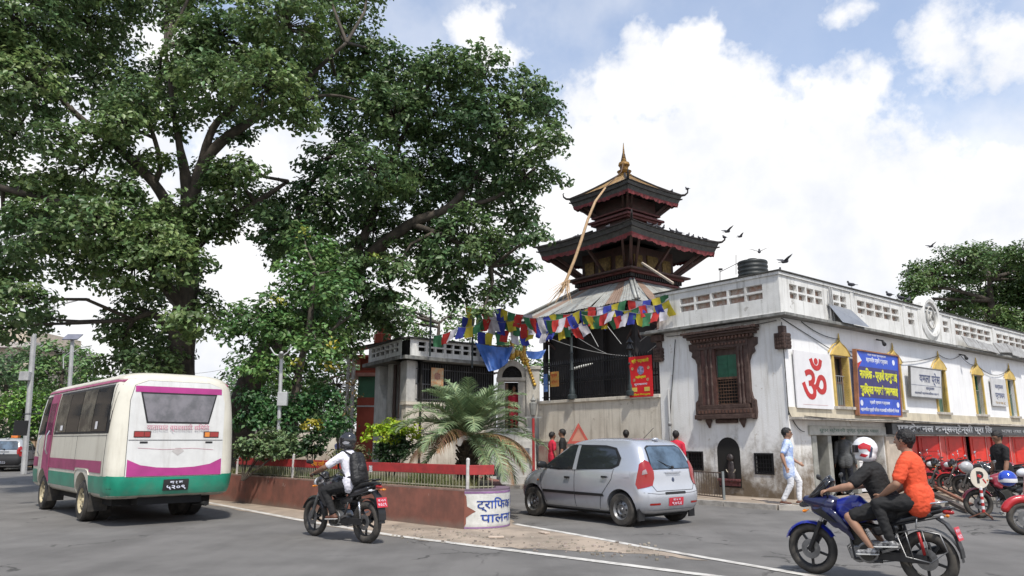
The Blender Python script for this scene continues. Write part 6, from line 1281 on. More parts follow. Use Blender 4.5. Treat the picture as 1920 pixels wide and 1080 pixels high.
# ---------------------------------------------------------------- silver hatchback
silver_paint = mat('silver_car_paint', (.57, .59, .635), .26, metal=.55, var=.04, scale=1.2, coat=.7, dirt=((.30, .28, .26), .15, .5, .45))
carglass = mat('car_glass', (.018, .021, .024), .06, var=0, spec=.8, coat=.4)
def hatchback(name, label, group, M, paint, z0=0.0, lower=None, plate=platered, detail=True):
    t = thing(name, label, 'car', M.translation, M.to_euler().z, group)
    S = [(.19, -1.62, 1.62, .66, .3, .5), (.24, -1.74, 1.76, .74, .28, .52), (.36, -1.80, 1.84, .785, .26, .55), (.50, -1.81, 1.86, .80, .26, .56), (.60, -1.80, 1.85, .805, .26, .56), (.70, -1.765, 1.80, .80, .27, .56), (.80, -1.75, 1.70, .795, .28, .54), (.88, -1.745, 1.50, .785, .28, .50), (.95, -1.735, 1.24, .772, .23, .45),
         (.99, -1.72, 1.08, .755, .20, .38), (1.12, -1.665, .86, .715, .18, .32), (1.25, -1.60, .64, .67, .17, .30), (1.38, -1.52, .42, .62, .17, .28), (1.46, -1.45, .24, .58, .18, .26), (1.51, -1.30, .02, .49, .25, .25), (1.54, -1.05, -.25, .36, .22, .22)]
    me = hull(S, [(-1.19, .30, .345, -1, 1), (1.19, .30, .345, -1, 1)]); bo, bv = body_of(me, 'body', paint, t, M); K = Skin(bv, t, M)
    q = MB(); q.box(-1.55, 1.6, -.6, .6, .17, .62); q.make('underbody', under, t, fr=M)
    for x in (-1.19, 1.19):
        for s in (1, -1): wheel(t, M, (x, s*.70, .29), .29, .18, steel if detail else steel, 'steel', s)
    fw = [(.92, .985), (.42, .955), (.06, .95), (.04, 1.375), (.20, 1.385), (.42, 1.33)]; rw = [(-.04, .95), (-.90, 1.005), (-1.04, 1.06), (-1.06, 1.16), (-.94, 1.32), (-.70, 1.37), (-.04, 1.378)]
    fw = [(x-.04, z) for x, z in fw]; rw = [(x-.04, z) for x, z in rw]
    for s in (1, -1):
        K.side([(x*1.0+(.03 if x > .3 else (-.0)), z) for x, z in [(1.02, .975), (.4, .935), (-.98, .985), (-1.14, 1.05), (-1.16, 1.18), (-1.0, 1.36), (-.72, 1.405), (.1, 1.415), (.22, 1.41), (.44, 1.36)]] if s > 0 else [(1.05, .975), (.4, .935), (-.98, .985), (-1.14, 1.05), (-1.16, 1.18), (-1.0, 1.36), (-.72, 1.405), (.1, 1.415), (.22, 1.41), (.44, 1.36)], blackp, 'window_surround', s, .007, .045)
        K.side(fw, carglass, 'window', s, .013, .045); K.side(rw, carglass, 'window', s, .013, .06)
        K.side([(.03, .95), (-.07, .95), (-.075, 1.40), (.005, 1.40)], paint, 'door_pillar', s, .017)
        K.line([(-.02, .95), (-.03, .5), (-.03, .27)], .012, seam, 'door_seam', 'side', s); K.line([(-1.02, .98), (-.98, .80), (-.72, .50), (-.66, .27)], .012, seam, 'door_seam', 'side', s); K.line([(.95, .95), (.92, .6), (.80, .3)], .012, seam, 'door_seam', 'side', s); K.line([(-.62, .25), (.8, .25)], .012, seam, 'sill_seam', 'side', s)
        K.side([(.86, .50), (.86, .55), (-.02, .545), (-.02, .49)], blackp, 'side_moulding', s, .006, th=.015); K.side([(-.05, .49), (-.05, .545), (-.78, .54), (-.80, .495)], blackp, 'side_moulding', s, .006, th=.015)
        for x, z in ((.16, .80), (-.82, .84)):
            h = bv.ray_cast(V((x, 3*s, z)), V((0, -s, 0)), 9)[0]; q = MB(); q.bar(h+V((-.07, s*.022, 0)), h+V((.07, s*.022, 0)), .025, .035); q.make('door_handle', blackp, t, fr=M, bev=.006)
        q = MB(); q.cone((.78, s*.84, 1.02), (.80, s*.94, 1.03), .065, .07, 10, ((1, 0, 0), .6)); q.cyl((.78, s*.76, .97), (.78, s*.86, .99), .025); q.make('mirror', blackp, t, fr=M, smooth=True)
        K.side(rrect(1.46, 1.84, .66, .84, .05), lampclr, 'headlight', s, .005)
        q = MB(); h = bv.ray_cast(V((1.02, 3*s, .72)), V((0, -s, 0)), 9)[0]; q.ball(h, .022, 6, (1.4, .5, .8)); q.make('side_repeater', lampamb, t, fr=M)
        lamp = [(.50, 1.10), (.62, 1.13), (.80, 1.06), (.86, .92), (.80, .70), (.66, .68), (.54, .82)]
        K.rear([(s*a*.92+.0, b) for a, b in (lamp if s > 0 else lamp)], lampred, 'tail_lamp', .010, .05, d=(1, -s*.62, 0), o=(-3, s*1.05+s*.10*0)) if 0 else patch(bv, [(a*.34-.17+.0, b) for a, b in [(.25, .72), (.95, .66), (1.02, .74), (.92, .92), (.80, 1.08), (.55, 1.16), (.30, 1.12), (.12, .96), (.12, .84)]], (lambda a, b, s=s: (-3+.77*0+a*(.5), s*1.36+s*a, b)), (1, -s*.55, 0), lampred, 'tail_lamp', t, .010, .04, M)
        patch(bv, [(a*.34-.17, b) for a, b in [(.48, .92), (.74, .90), (.70, .97), (.54, 1.0)]], (lambda a, b, s=s: (-3+a*.5, s*1.36+s*a, b)), (1, -s*.55, 0), mat('smoky_lens', (.34, .26, .27), .15, coat=.5), 'reversing_lens', t, .014, .04, M)
        K.rear([(s*a, b) for a, b in rrect(.42, .66, .385, .42, .015)], lampred, 'reflector', .006)
    K.rear([(.56, .985), (-.56, .985), (-.53, 1.16), (-.49, 1.36), (-.40, 1.405), (.40, 1.405), (.49, 1.36), (.53, 1.16)], blackp, 'rear_glass_seal', .003)
    K.rear([(.53, 1.00), (-.53, 1.00), (-.46, 1.355), (-.36, 1.385), (.36, 1.385), (.46, 1.355)], mat('rear_glass', (.10, .15, .21), .08, var=.25, scale=2.5, col2=(.03, .045, .06), coat=.5), 'rear_window', .008)
    K.front([(.62, 1.02), (-.62, 1.02), (-.50, 1.40), (.50, 1.40)], carglass, 'windscreen', .005)
    K.line([(.60, .97), (.58, .72), (.50, .62), (-.50, .62), (-.58, .72), (-.60, .97)], .012, seam, 'hatch_seam', 'rear'); K.line([(.74, .60), (.45, .57), (-.45, .57), (-.74, .60)], .010, seam, 'bumper_seam', 'rear')
    K.rear(rrect(-.28, .28, .555, .60, .01), blackp, 'plate_recess', .004); pl = K.rear(rrect(-.20, .20, .36, .50, .01), plate, 'number_plate', .010)
    for body, z, sz, w in (('बा ७ च', .462, .055, .2), ('९७६४', .40, .075, .26)): text(body, sz, wl, t, M @ plane_fr((-1.826, 0, z), (0, -1, 0), (0, 0, 1)), width=w, ext=.0005)
    q = MB(); h = bv.ray_cast(V((-3, 0, .80)), V((1, 0, 0)), 9)[0]; q.ball(h, .035, 10, (.3, 1.1, 1.3)); q.make('tailgate_badge', mat('dark_badge', (.08, .1, .16), .3), t, fr=M); q = MB(); q.bar(h+V((-.01, -.2, .13)), h+V((-.01, .2, .13)), .03, .025); q.make('tailgate_grip', paint, t, fr=M)
    q = MB(); q.tube([(-1.75, 0, 1.02), (-1.72, .10, 1.05), (-1.64, .34, 1.16)], .008, 5); q.ball((-1.75, 0, 1.02), .03, 8); q.make('rear_wiper', blackp, t, fr=M)
    K.side([(-1.28, .84), (-1.28, .97), (-1.42, .965), (-1.42, .85)], paint, 'fuel_flap', 1, .004, .05, th=.003); K.rear([(.70, .225), (-.70, .225), (-.70, .30), (.70, .30)], mat('lower_bumper_grey', (.16, .165, .175), .6), 'lower_bumper', .006)
    for s in (1, -1): q = MB(); q.box(-1.60, -1.57, min(s*.62, s*.78), max(s*.62, s*.78), .12, .32); q.make('mud_flap', blackp, t, fr=M); q = MB(); q.ball((-.55, s*.28, 1.02), .11, 8, (.5, 1, 1.1)); q.make('headrest', blackp, t, fr=M)
    q = MB(); q.ball((-1.38, 0, 1.515), .05, 8, (1.3, 1.6, .6)); q.make('brake_lamp_spoiler', paint, t, fr=M, smooth=True); q = MB(); q.tube([(-1.1, .0, 1.53), (-1.35, 0, 1.72)], .005, 4); q.make('aerial', blackp, t, fr=M)
    if lower: K.rear(rrect(-.76, .76, .2, .80, .05), lower, 'rear_bumper', .012)
    return t, bv, K
A_, B_ = G(1168, 987), G(1004, 962); hd = (B_-A_).normalized(); rt = V((hd.y, -hd.x, 0)); hd = Matrix.Rotation(radians(8), 3, 'Z') @ hd; rt = V((hd.y, -hd.x, 0)); cen = A_+hd*1.19+rt*.74
CARM = frame(cen, math.atan2(hd.y, hd.x), 1.0)
hatchback('car', 'silver five door hatchback with red number plate driving past the island', None, CARM, silver_paint)
# dark and white hatchback far left
A_ = G(57, 884); hd = V((-.74, .67, 0)).normalized(); rt = V((hd.y, -hd.x, 0)); CM2 = frame(A_-rt*.85+hd*1.2+V((0, 0, 0)), math.atan2(hd.y, hd.x), 1.0)
hd = V((-.35, .94, 0)).normalized(); CM2 = frame(G(8, 884)+hd*1.3, math.atan2(hd.y, hd.x), 1.04)
t, bv, K = hatchback('car', 'small pale hatchback with black lower tail seen beyond the minibus', None, CM2, mat('pale_car_paint', (.45, .46, .47), .3, metal=.3, var=.05, coat=.5), lower=mat('matt_black_tail', (.02, .02, .022), .5))
q = MB(); q.box(-.3, .2, -.14, .14, 1.54, 1.66); q.make('roof_sign', mat('taxi_orange', (.75, .2, .03), .4), t, fr=CM2, bev=.02)
# ---------------------------------------------------------------- minibus
cb = mat('cream_bus_paint', (.70, .67, .57), .38, col2=(.60, .57, .48), scale=1.3, var=.1, coat=.25, bump=.05, bscale=6, streak=((.38, .34, .27), .45), dirt=((.33, .29, .22), .3, 1.1, .5)); magenta = mat('magenta_band', (.42, .035, .22), .42, var=.1, coat=.2); magd = mat('dusty_magenta', (.36, .07, .16), .5, var=.15)
bgreen = mat('bus_green', (.010, .29, .18), .38, var=.15, scale=2, coat=.25, bump=.12, bscale=5, dirt=((.16, .19, .15), .35, .8, .5)); bwhite = mat('bus_white', (.68, .68, .66), .38, var=.06, coat=.2, streak=((.45, .43, .40), .5))
RLc = V((-7.03, 13.18, 0)); FLc = RLc+V((-.68, .733, 0)); hd = (FLc-RLc).normalized(); rt = V((hd.y, -hd.x, 0)); BM = frame(RLc+rt*1.12, math.atan2(hd.y, hd.x)) @ Matrix.Diagonal((1, 1.12, 1, 1))
BS = thing('minibus', 'cream minibus with magenta bands and green skirt seen from behind', 'minibus', BM.translation, math.atan2(hd.y, hd.x)); LN = 6.45
Sb = [(.44, .10, LN-.1, .90, .22, .4), (.50, .02, LN, .97, .24, .45), (.70, -.04, LN+.04, 1.0, .25, .5), (.95, -.03, LN+.05, 1.01, .25, .5), (1.2, .0, LN+.05, 1.01, .25, .5), (1.6, .02, LN, 1.005, .26, .5), (2.0, .04, LN-.10, .985, .27, .48), (2.35, .07, LN-.24, .955, .28, .45), (2.52, .09, LN-.32, .93, .30, .44), (2.62, .12, LN-.42, .88, .32, .42), (2.70, .20, LN-.6, .78, .34, .4), (2.745, .36, LN-.9, .60, .34, .36), (2.765, .7, LN-1.4, .3, .25, .25)]
RX, FX = 1.70, 5.0
me = hull(Sb, [(RX, .40, .50, -1.2, 1.2), (FX, .40, .50, -1.2, 1.2)]); bo, bv = body_of(me, 'body', cb, BS, BM); K = Skin(bv, BS, BM)
q = MB(); q.box(.5, LN-.3, -.78, .78, .34, .95); q.box(.1, .5, -.5, .5, .36, .5); q.tube([(.6, -.5, .34), (-.02, -.55, .33)], .04, 8); q.make('chassis', under, BS, fr=BM)
hubw = mat('cream_hub', (.55, .47, .30), .6, var=.25, scale=8)
for x in (RX, FX):
    for s in (1, -1): wheel(BS, BM, (x, s*.86, .38), .38, .22, hubw, 'steel', s)
for s in (1, -1): q = MB(); q.cyl((RX, s*.74, .38), (RX, s*.55, .38), .37, n=24); q.make('inner_tyre', rubber, BS, fr=BM)
for s in (1, -1):
    K.side([(.24, 1.62), (.20, 2.50), (4.35, 2.50), (4.35, 1.62)], blackp, 'window_frame', s, .004, .2)
    n = 4
    for i in range(n):
        x0 = .40+i*.985; K.side([(x0-(0.0), 1.66), (x0-.0, 2.46), (x0+.95, 2.46), (x0+.95, 1.66)], [carglass, mat('curtain_glass', (.16, .15, .12), .15, col2=(.03, .03, .03), scale=3.5, coat=.4), carglass, MATS['curtain_glass']][i], 'window', s, .008, .2)
    K.side([(5.15, 1.62), (5.15, 2.48), (5.9, 2.46), (6.35, 1.62)], blackp, 'window_frame', s, .004, .15); K.side([(5.2, 1.66), (5.2, 2.44), (5.86, 2.42), (6.26, 1.66)], carglass, 'window', s, .008, .15)
    K.side([(.2, 2.54), (.2, 2.585), (6.0, 2.585), (6.0, 2.54)], magd, 'upper_band', s, .005, .2, th=.02)
    for a, c in ((.42, 1.20), (2.21, 4.47), (5.53, 6.45)): K.side([(a, .92), (a, 1.13), (c, 1.13), (c, .92)], magd, 'magenta_band', s, .006, .15) if s > 0 or 1 else None
    K.side([(1.2, .98), (1.2, 1.13), (2.21, 1.13), (2.21, .98)], magd, 'magenta_band', s, .006, .15)
    K.side([(.02, .46), (.02, .86), (1.19, .86), (1.19, .46)], bgreen, 'green_skirt', s, .007, .12); K.side([(2.21, .46), (2.21, .86), (4.47, .86), (4.47, .46)], bgreen, 'green_skirt', s, .007, .15); K.side([(5.53, .46), (5.53, .86), (6.5, .86), (6.5, .46)], bgreen, 'green_skirt', s, .007, .12)
    K.line([(1.19, .86), (1.25, .93), (1.45, .965), (1.95, .965), (2.15, .93), (2.21, .86)], .03, cb, 'arch_lip', 'side', s)
dr = K.side([(4.42, .62), (4.42, 2.50), (5.08, 2.50), (5.08, .62)], magd, 'door', 1, .010, .15, th=.01); K.side([(4.5, 1.62), (4.5, 2.3), (4.98, 2.3), (4.98, 1.62)], mat('door_glass', (.20, .04, .10), .15, coat=.4, var=.2), 'door_window', 1, .024, .15, parent=dr)
q = MB(); q.tube([(4.46, 1.06, 1.2), (4.46, 1.10, 1.3), (4.46, 1.10, 1.6), (4.46, 1.06, 1.7)], .015, 6); q.make('grab_rail', chrome, BS, fr=BM); q = MB(); q.tube([(5.2, 1.06, 1.15), (5.2, 1.10, 1.25), (5.2, 1.10, 1.5), (5.2, 1.06, 1.6)], .015, 6); q.make('grab_rail', chrome, BS, fr=BM)
# rear
RG = [(.80, .47), (-.80, .47), (-1.02, .60), (-1.02, .88), (-.6, .84), (0, .83), (.6, .84), (1.02, .88), (1.02, .60)]
patch(bv, [(a, b) for a, b in [(-.99, .47), (.99, .47), (.99, .88), (.70, .845), (0, .84), (-.70, .845), (-.99, .88)]], lambda a, b: (-3, a, b), (1, 0, 0), bgreen, 'green_bumper', BS, .012, .07, BM, .02)
for s in (1, -1): patch(bv, [(a, b) for a, b in [(-.16, .47), (.22, .47), (.22, .87), (-.16, .87)]], (lambda a, b, s=s: (-1.5+a, s*(1.0+1.5+a*(-1)*-1), b)), (1, -s, 0), bgreen, 'green_corner', BS, .010, .05, BM)
hp = [(-.76, .86), (.76, .86), (.76, 2.2), (.70, 2.48), (.5, 2.57), (-.5, 2.57), (-.70, 2.48), (-.76, 2.2)]
K.rear(hp, bwhite, 'rear_hatch', .010, .12, th=.008); K.line(hp+[hp[0]], .014, seam, 'hatch_seam', 'rear')
K.rear([(.745, .865), (.745, 1.16), (.55, 1.06), (.3, 1.015), (0, 1.0), (-.3, 1.015), (-.55, 1.06), (-.745, 1.16), (-.745, .865)], magenta, 'magenta_crescent', .022, .08)
K.rear([(.70, 2.36), (.70, 2.47), (-.70, 2.47), (-.70, 2.36)], magenta, 'magenta_strip', .024, .1); K.line([(-.75, 1.50), (.75, 1.50)], .012, seam, 'panel_seam', 'rear', off=.1)
K.rear([(.50, 1.80), (-.50, 1.80), (-.62, 2.36), (.62, 2.36)], blackp, 'window_seal', .022, .1); K.rear([(.48, 1.83), (-.48, 1.83), (-.59, 2.33), (.59, 2.33)], mat('bus_rear_glass', (.20, .19, .21), .10, var=.2, scale=3, col2=(.10, .10, .11), coat=.5), 'rear_window', .028, .1)
for s in (1, -1):
    K.rear([(s*a, b) for a, b in rrect(.42, .68, 1.545, 1.66, .012)], mat('lamp_box', (.12, .05, .04), .5), 'lamp_housing', .024, .1); K.rear([(s*a, b) for a, b in rrect(.53, .67, 1.56, 1.645, .01)], lampred, 'tail_lamp', .034, .1); K.rear([(s*a, b) for a, b in rrect(.44, .52, 1.56, 1.645, .01)], lampamb if s < 0 else lampred, 'indicator_lamp', .034, .1)
    K.rear([(s*a, b) for a, b in rrect(.46, .58, 1.44, 1.475, .008)], blackp, 'hatch_handle', .022, .1)
K.rear(rrect(-.22, .18, .60, .80, .01), plateblk, 'number_plate', .045)
for body, z, sz, w in (('बा १ ख', .745, .065, .2), ('५२०९', .66, .10, .3)): text(body, sz, wl, BS, BM @ plane_fr((-.092, -.02, z), (0, -1, 0), (0, 0, 1)), width=w, ext=.001, bold=.002)
text('यातायात व्यवसायी समिति', .12, mat('faded_pink_lettering', (.55, .16, .25), .6), BS, BM @ plane_fr((-.028, -.0, 1.72), (0, -1, 0), (0, 0, 1)), width=1.0, ext=.001)
K.front([(.85, 1.45), (-.85, 1.45), (-.78, 2.35), (.78, 2.35)], carglass, 'windscreen', .006, .2)
for s in (1, -1): K.line([(.15, 2.60), (6.1, 2.60)], .022, cb, 'rain_gutter', 'side', s); K.line([(.28, 1.58), (4.38, 1.58)], .010, seam, 'panel_seam', 'side', s); K.line([(2.3, .90), (2.3, 1.58)], .008, seam, 'panel_seam', 'side', s); K.line([(.30, .5), (.30, 2.5)], .010, seam, 'panel_seam', 'side', s)
K.side([(.95, 1.70), (.95, 1.84), (1.10, 1.84), (1.10, 1.70)], whitep, 'window_sticker', 1, .014); K.side([(3.6, 1.70), (3.6, 1.80), (3.8, 1.80), (3.8, 1.70)], whitep, 'window_sticker', 1, .014)
K.rear([(-.12, 1.30), (-.02, 1.22), (.08, 1.30), (.02, 1.36), (-.06, 1.36)], mat('worn_badge', (.55, .52, .5), .5), 'worn_badge', .022)
K.line([(-.97, .66), (.97, .66)], .012, seam, 'bumper_crease', 'rear', off=.1); K.line([(.60, 1.36), (.2, 1.33), (-.25, 1.35), (-.6, 1.32)], .007, MATS['faded_pink_lettering'], 'paint_scratch', 'rear', off=.1)
q = MB(); q.tube([(5.9, 1.0, 2.1), (6.3, 1.25, 2.1), (6.3, 1.28, 1.9)], .015, 5); q.box(6.25, 6.31, 1.15, 1.4, 1.6, 1.95); q.make('mirror', blackp, BS, fr=BM)
for x in (RX, FX):
    for s in (1, -1): q = MB(); q.box(x-.62, x-.58, min(s*.7, s*.98), max(s*.7, s*.98), .22, .55); q.make('mud_flap', rubber, BS, fr=BM)
# ---------------------------------------------------------------- motorcycles
def moto_paint(n, c): return mat(n, c, .28, var=.05, coat=.6)
def motorcycle(name, label, M, tank_m, accent, fairing=False, group=None, plate=True, rack=False, vox=.014, steer=0.0, lean=0.0):
    M = M @ Matrix.Rotation(lean, 4, 'X'); t = thing(name, label, 'motorcycle', M.translation, 0, group); t.rotation_euler = M.to_euler()
    w1 = wheel(t, M, (-.66, 0, .31), .31, .12, blackp, 'moto', 1, 5); w2 = wheel(t, M, (.68, 0, .31), .31, .10, blackp, 'moto', 1, 5)
    q = MB()
    for s in (1, -1): q.tube([(.68, s*.085, .31), (.52, s*.085, .66)], .027, 8); 
    q.make('fork_lower', steel if not fairing else blackp, t, fr=M, smooth='auto')
    q = MB()
    for s in (1, -1): q.tube([(.54, s*.085, .62), (.40, s*.085, .93)], .02, 8)
    q.box(.36, .48, -.12, .12, .84, .88); q.make('fork_tube', chrome, t, fr=M, smooth='auto')
    q = MB(); pts = [(.68+.345*cos(a), 0, .31+.345*sin(a)) for a in [radians(x) for x in range(20, 151, 13)]]; vs = []
    for p in pts: 
        for y, dz in ((-.07, -.03), (-.04, .0), (.04, .0), (.07, -.03)): d = V(p)-V((.68, 0, .31)); vs.append(V(p)+d.normalized()*dz+V((0, y, 0)))
    q.add(vs, [(i*4+j, i*4+j+1, (i+1)*4+j+1, (i+1)*4+j) for i in range(len(pts)-1) for j in range(3)]); q.make('front_mudguard', tank_m, t, fr=M, smooth=True)
    q = MB(); q.tube([(.36, s_, .80) for s_ in (0, 0)][:1]+[(.08, 0, .66), (-.22, 0, .62)], [.03, .03, .03], 8); q.tube([(.38, 0, .78), (.16, .1, .5), (.12, .12, .26), (-.2, .14, .25)], .018, 6); q.tube([(.38, 0, .78), (.16, -.1, .5), (.12, -.12, .26), (-.2, -.14, .25)], .018, 6)
    for s in (1, -1): q.tube([(-.18, s*.12, .36), (-.66, s*.10, .31)], .022, 6); q.tube([(.0, s*.10, .62), (-.45, s*.10, .70), (-.85, s*.07, .80)], .015, 6); q.tube([(-.2, s*.11, .3), (-.3, s*.1, .6)], .018, 6)
    q.make('frame', blackp, t, fr=M, smooth=True)
    q = MB(); q.cyl((-.04, -.14, .34), (-.04, .15, .34), .125, n=18); q.cyl((.08, -.12, .31), (.08, .12, .31), .10, n=16); q.box(-.16, .14, -.10, .10, .27, .40); q.make('crankcase', steel, t, fr=M, bev=.012)
    q = MB(); q.cyl((-.04, .15, .34), (-.04, .17, .34), .095, n=18); q.cyl((-.04, .17, .34), (-.04, .175, .34), .05, n=14); q.make('engine_cover', mat('dark_engine', (.07, .068, .06), .5, metal=.5, var=.2), t, fr=M, bev=.004)
    q = MB(); Mc = Matrix.Translation((.08, 0, .46)) @ Matrix.Rotation(radians(18), 4, 'Y')
    for i in range(7): q.box(-.085, .085, -.095, .095, -.02+i*.024, -.008+i*.024, Mc)
    q.box(-.07, .07, -.08, .08, -.05, .16, Mc); q.make('cylinder_fins', mat('dark_engine', (.07, .068, .06)), t, fr=M)
    q = MB(); q.tube([(.16, -.04, .44), (.26, -.08, .36), (.24, -.12, .24), (.0, -.15, .2), (-.3, -.16, .26)], .022, 8); q.make('exhaust_pipe', chrome, t, fr=M, smooth=True); q = MB(); q.cone((-.3, -.17, .27), (-.78, -.19, .42), .045, .055, 10); q.make('muffler', blackp, t, fr=M, smooth=True)
    q = MB(); q.tube([(.22, .0, .84), (.0, 0, .8)], .01, 4)
    T = MB(); T.cone((.30, 0, .84), (.10, 0, .87), .10, .135, 14); T.cone((.10, 0, .87), (-.10, 0, .78), .125, .085, 14); T.cone((.22, .05, .78), (.02, .06, .76), .10, .09, 12); T.cone((.22, -.05, .78), (.02, -.06, .76), .10, .09, 12); T.cone((.30, .09, .72), (.20, .10, .66), .05, .04, 8); T.cone((.30, -.09, .72), (.20, -.10, .66), .05, .04, 8)
    tk = blob_part(T, 'fuel_tank', tank_m, t, M, vox); q = MB(); q.cyl((.13, 0, .985), (.13, 0, 1.01), .035, n=12); q.make('filler_cap', chrome, tk, fr=M)
    T = MB(); T.cone((-.10, 0, .77), (-.34, 0, .765), .075, .10, 12, ((0, 0, 1), .6)); T.cone((-.34, 0, .78), (-.48, 0, .84), .10, .09, 12, ((0, 0, 1), .5)); T.cone((-.48, 0, .85), (-.80, 0, .90), .09, .07, 12, ((0, 0, 1), .5)); blob_part(T, 'seat', mat('seat_vinyl', (.018, .018, .018), .55, var=.1), t, M, vox)
    T = MB(); T.cone((-.42, 0, .76), (-.95, 0, .90), .085, .03, 12, ((0, 0, 1), .8)); T.cone((-.3, .07, .68), (-.72, .07, .82), .045, .04, 8, ((0, 1, 0), .6)); T.cone((-.3, -.07, .68), (-.72, -.07, .82), .045, .04, 8, ((0, 1, 0), .6)); T.cone((-.15, .09, .6), (-.34, .09, .64), .07, .06, 8, ((0, 1, 0), .4)); T.cone((-.15, -.09, .6), (-.34, -.09, .64), .07, .06, 8, ((0, 1, 0), .4)); blob_part(T, 'tail_cowl', accent, t, M, vox)
    q = MB(); q.tube([(-.62, .1, .92), (-.85, .09, .96), (-.92, .0, .965), (-.85, -.09, .96), (-.62, -.1, .92)], .012, 6); q.make('grab_bar', blackp if not rack else chrome, t, fr=M, smooth=True)
    q = MB(); q.cone((-.90, 0, .855), (-.95, 0, .85), .045, .035, 10, ((0, 0, 1), .7)); q.make('tail_lamp', lampred, t, fr=M, smooth=True)
    for s in (1, -1): q = MB(); q.cyl((-.86, s*.03, .80), (-.88, s*.12, .80), .008, n=6); q.cone((-.88, s*.12, .80), (-.88, s*.16, .80), .022, .014, 8); q.make('indicator', lampclr if s > 0 else lampamb, t, fr=M, smooth=True)
    q = MB(); vs = []; pts = [(-.78, .80), (-.90, .72), (-.98, .60), (-1.02, .46), (-1.03, .36)]
    for x, z in pts: vs += [(x, -.07, z), (x, .07, z), (x+.02, .07, z-.005), (x+.02, -.07, z-.005)]
    q.add(vs, [(i*4+j, i*4+(j+1) % 4, i*4+4+(j+1) % 4, i*4+4+j) for i in range(4) for j in range(4)]+[(0, 3, 2, 1), (16, 17, 18, 19)]); q.make('rear_mudguard', blackp, t, fr=M)
    q = MB()
    arcp = [(-.66+.36*cos(a), 0, .31+.36*sin(a)) for a in [radians(x) for x in range(30, 181, 15)]]; vs = []
    for p in arcp: vs += [(p[0], -.06, p[2]), (p[0], .06, p[2])]
    q.add(vs, [(2*i, 2*i+1, 2*i+3, 2*i+2) for i in range(len(arcp)-1)]); q.make('tyre_hugger', blackp, t, fr=M, smooth=True)
    if plate:
        Mp = M @ plane_fr((-1.0, 0, .62), (0, -1, 0), (.28, 0, 1)); q = MB(); q.box(-.10, .10, -.075, .075, .0, .006); o = q.make('number_plate', platered, t, fr=Mp); text('बा ५६ प', .05, wl, t, Mp @ Matrix.Translation((0, .032, .007)), width=.15, ext=.0005); text('७३८९', .065, wl, t, Mp @ Matrix.Translation((0, -.03, .007)), width=.16, ext=.0005)
    for x, z in ((-.30, .52), (-.46, .50)): 
        q = MB(); q.tube([(-.66+.0, .13, .37), (-.62, .14, .62)], .018, 8); q.make('shock_absorber', chrome if not fairing else mat('red_spring', (.4, .02, .02), .4), t, fr=M, smooth=True); break
    q = MB(); q.tube([(-.66, -.13, .37), (-.62, -.14, .62)], .018, 8); q.make('shock_absorber', chrome, t, fr=M, smooth=True)
    q = MB(); q.box(-.68, -.10, .125, .135, .27, .37); q.make('chain_guard', blackp, t, fr=M, bev=.01)
    q = MB(); 
    for s in (1, -1): q.tube([(.40, s*.08, .95), (.38, s*.2, 1.02), (.28, s*.36, 1.02)], .012, 6)
    q.tube([(.40, -.08, .95), (.40, .08, .95)], .014, 6); q.make('handlebar', blackp, t, fr=M, smooth=True)
    for s in (1, -1):
        q = MB(); q.cyl((.31, s*.30, 1.02), (.275, s*.40, 1.02), .019, n=8); q.make('grip', rubber, t, fr=M); q = MB(); q.tube([(.34, s*.26, 1.03), (.36, s*.30, 1.15), (.38, s*.36, 1.2)], .006, 5); q.cone((.385, s*.34, 1.21), (.385, s*.42, 1.22), .035, .03, 8, ((1, 0, 0), .35)); q.make('mirror', mat('mirror_face', (.5, .52, .55), .2, metal=.7) if fairing is None else blackp, t, fr=M, smooth=True)
        q = MB(); q.tube([(-.12, s*.12, .30), (-.12, s*.22, .31)], .014, 6); q.make('footpeg', rubber, t, fr=M); q = MB(); q.tube([(-.42, s*.13, .42), (-.42, s*.22, .44)], .013, 6); q.bar((-.2, s*.14, .36), (-.42, s*.14, .44), .012, .03); q.make('pillion_peg', steel, t, fr=M)
    if fairing:
        T = MB(); T.cone((.42, 0, .86), (.68, 0, .90), .16, .085, 16, ((0, 0, 1), .8)); T.cone((.42, .10, .76), (.58, .05, .80), .08, .06, 10); T.cone((.42, -.10, .76), (.58, -.05, .80), .08, .06, 10)
        for s in (1, -1): T.cone((.34, s*.155, .74), (.20, s*.15, .60), .075, .06, 10, ((0, 1, 0), .5)); T.cone((.44, s*.13, .78), (.30, s*.15, .66), .07, .07, 10, ((0, 1, 0), .6)); T.cone((.20, s*.14, .60), (.12, s*.13, .48), .05, .02, 8, ((0, 1, 0), .6))
        blob_part(T, 'fairing', navyp, t, M, vox)
        T = MB(); T.cone((.66, 0, .93), (.44, 0, 1.14), .075, .11, 16, ((1, 0, .8), .35)); T.cone((.60, 0, .95), (.42, 0, 1.08), .09, .13, 16, ((1, 0, .8), .35)); blob_part(T, 'windscreen', mat('smoked_screen', (.015, .015, .018), .08, var=0, coat=.8), t, M, vox)
        T = MB(); T.cone((.70, 0, .87), (.765, 0, .84), .075, .05, 14, ((0, 0, 1), .7)); blob_part(T, 'headlight', mat('smoked_lens', (.05, .05, .055), .08, coat=.8), t, M, vox)
        for s in (1, -1): q = MB(); q.prism([(.46, .83), (.56, .80), (.42, .70), (.26, .66)], -.003, .003, Matrix.Translation((0, s*.212, 0)) @ plane_fr((0, 0, 0), (1, 0, 0), (0, 0, 1)) if 0 else plane_fr((0, s*.21, 0), (1, 0, -.0), (0, 0, 1))); q.make('fairing_inset', blackp, t, fr=M); q = MB(); q.cyl((.66, s*.09, .79), (.68, s*.17, .78), .008, n=6); q.cone((.68, s*.16, .78), (.68, s*.21, .78), .025, .015, 8); q.make('indicator', lampamb, t, fr=M, smooth=True)
    else:
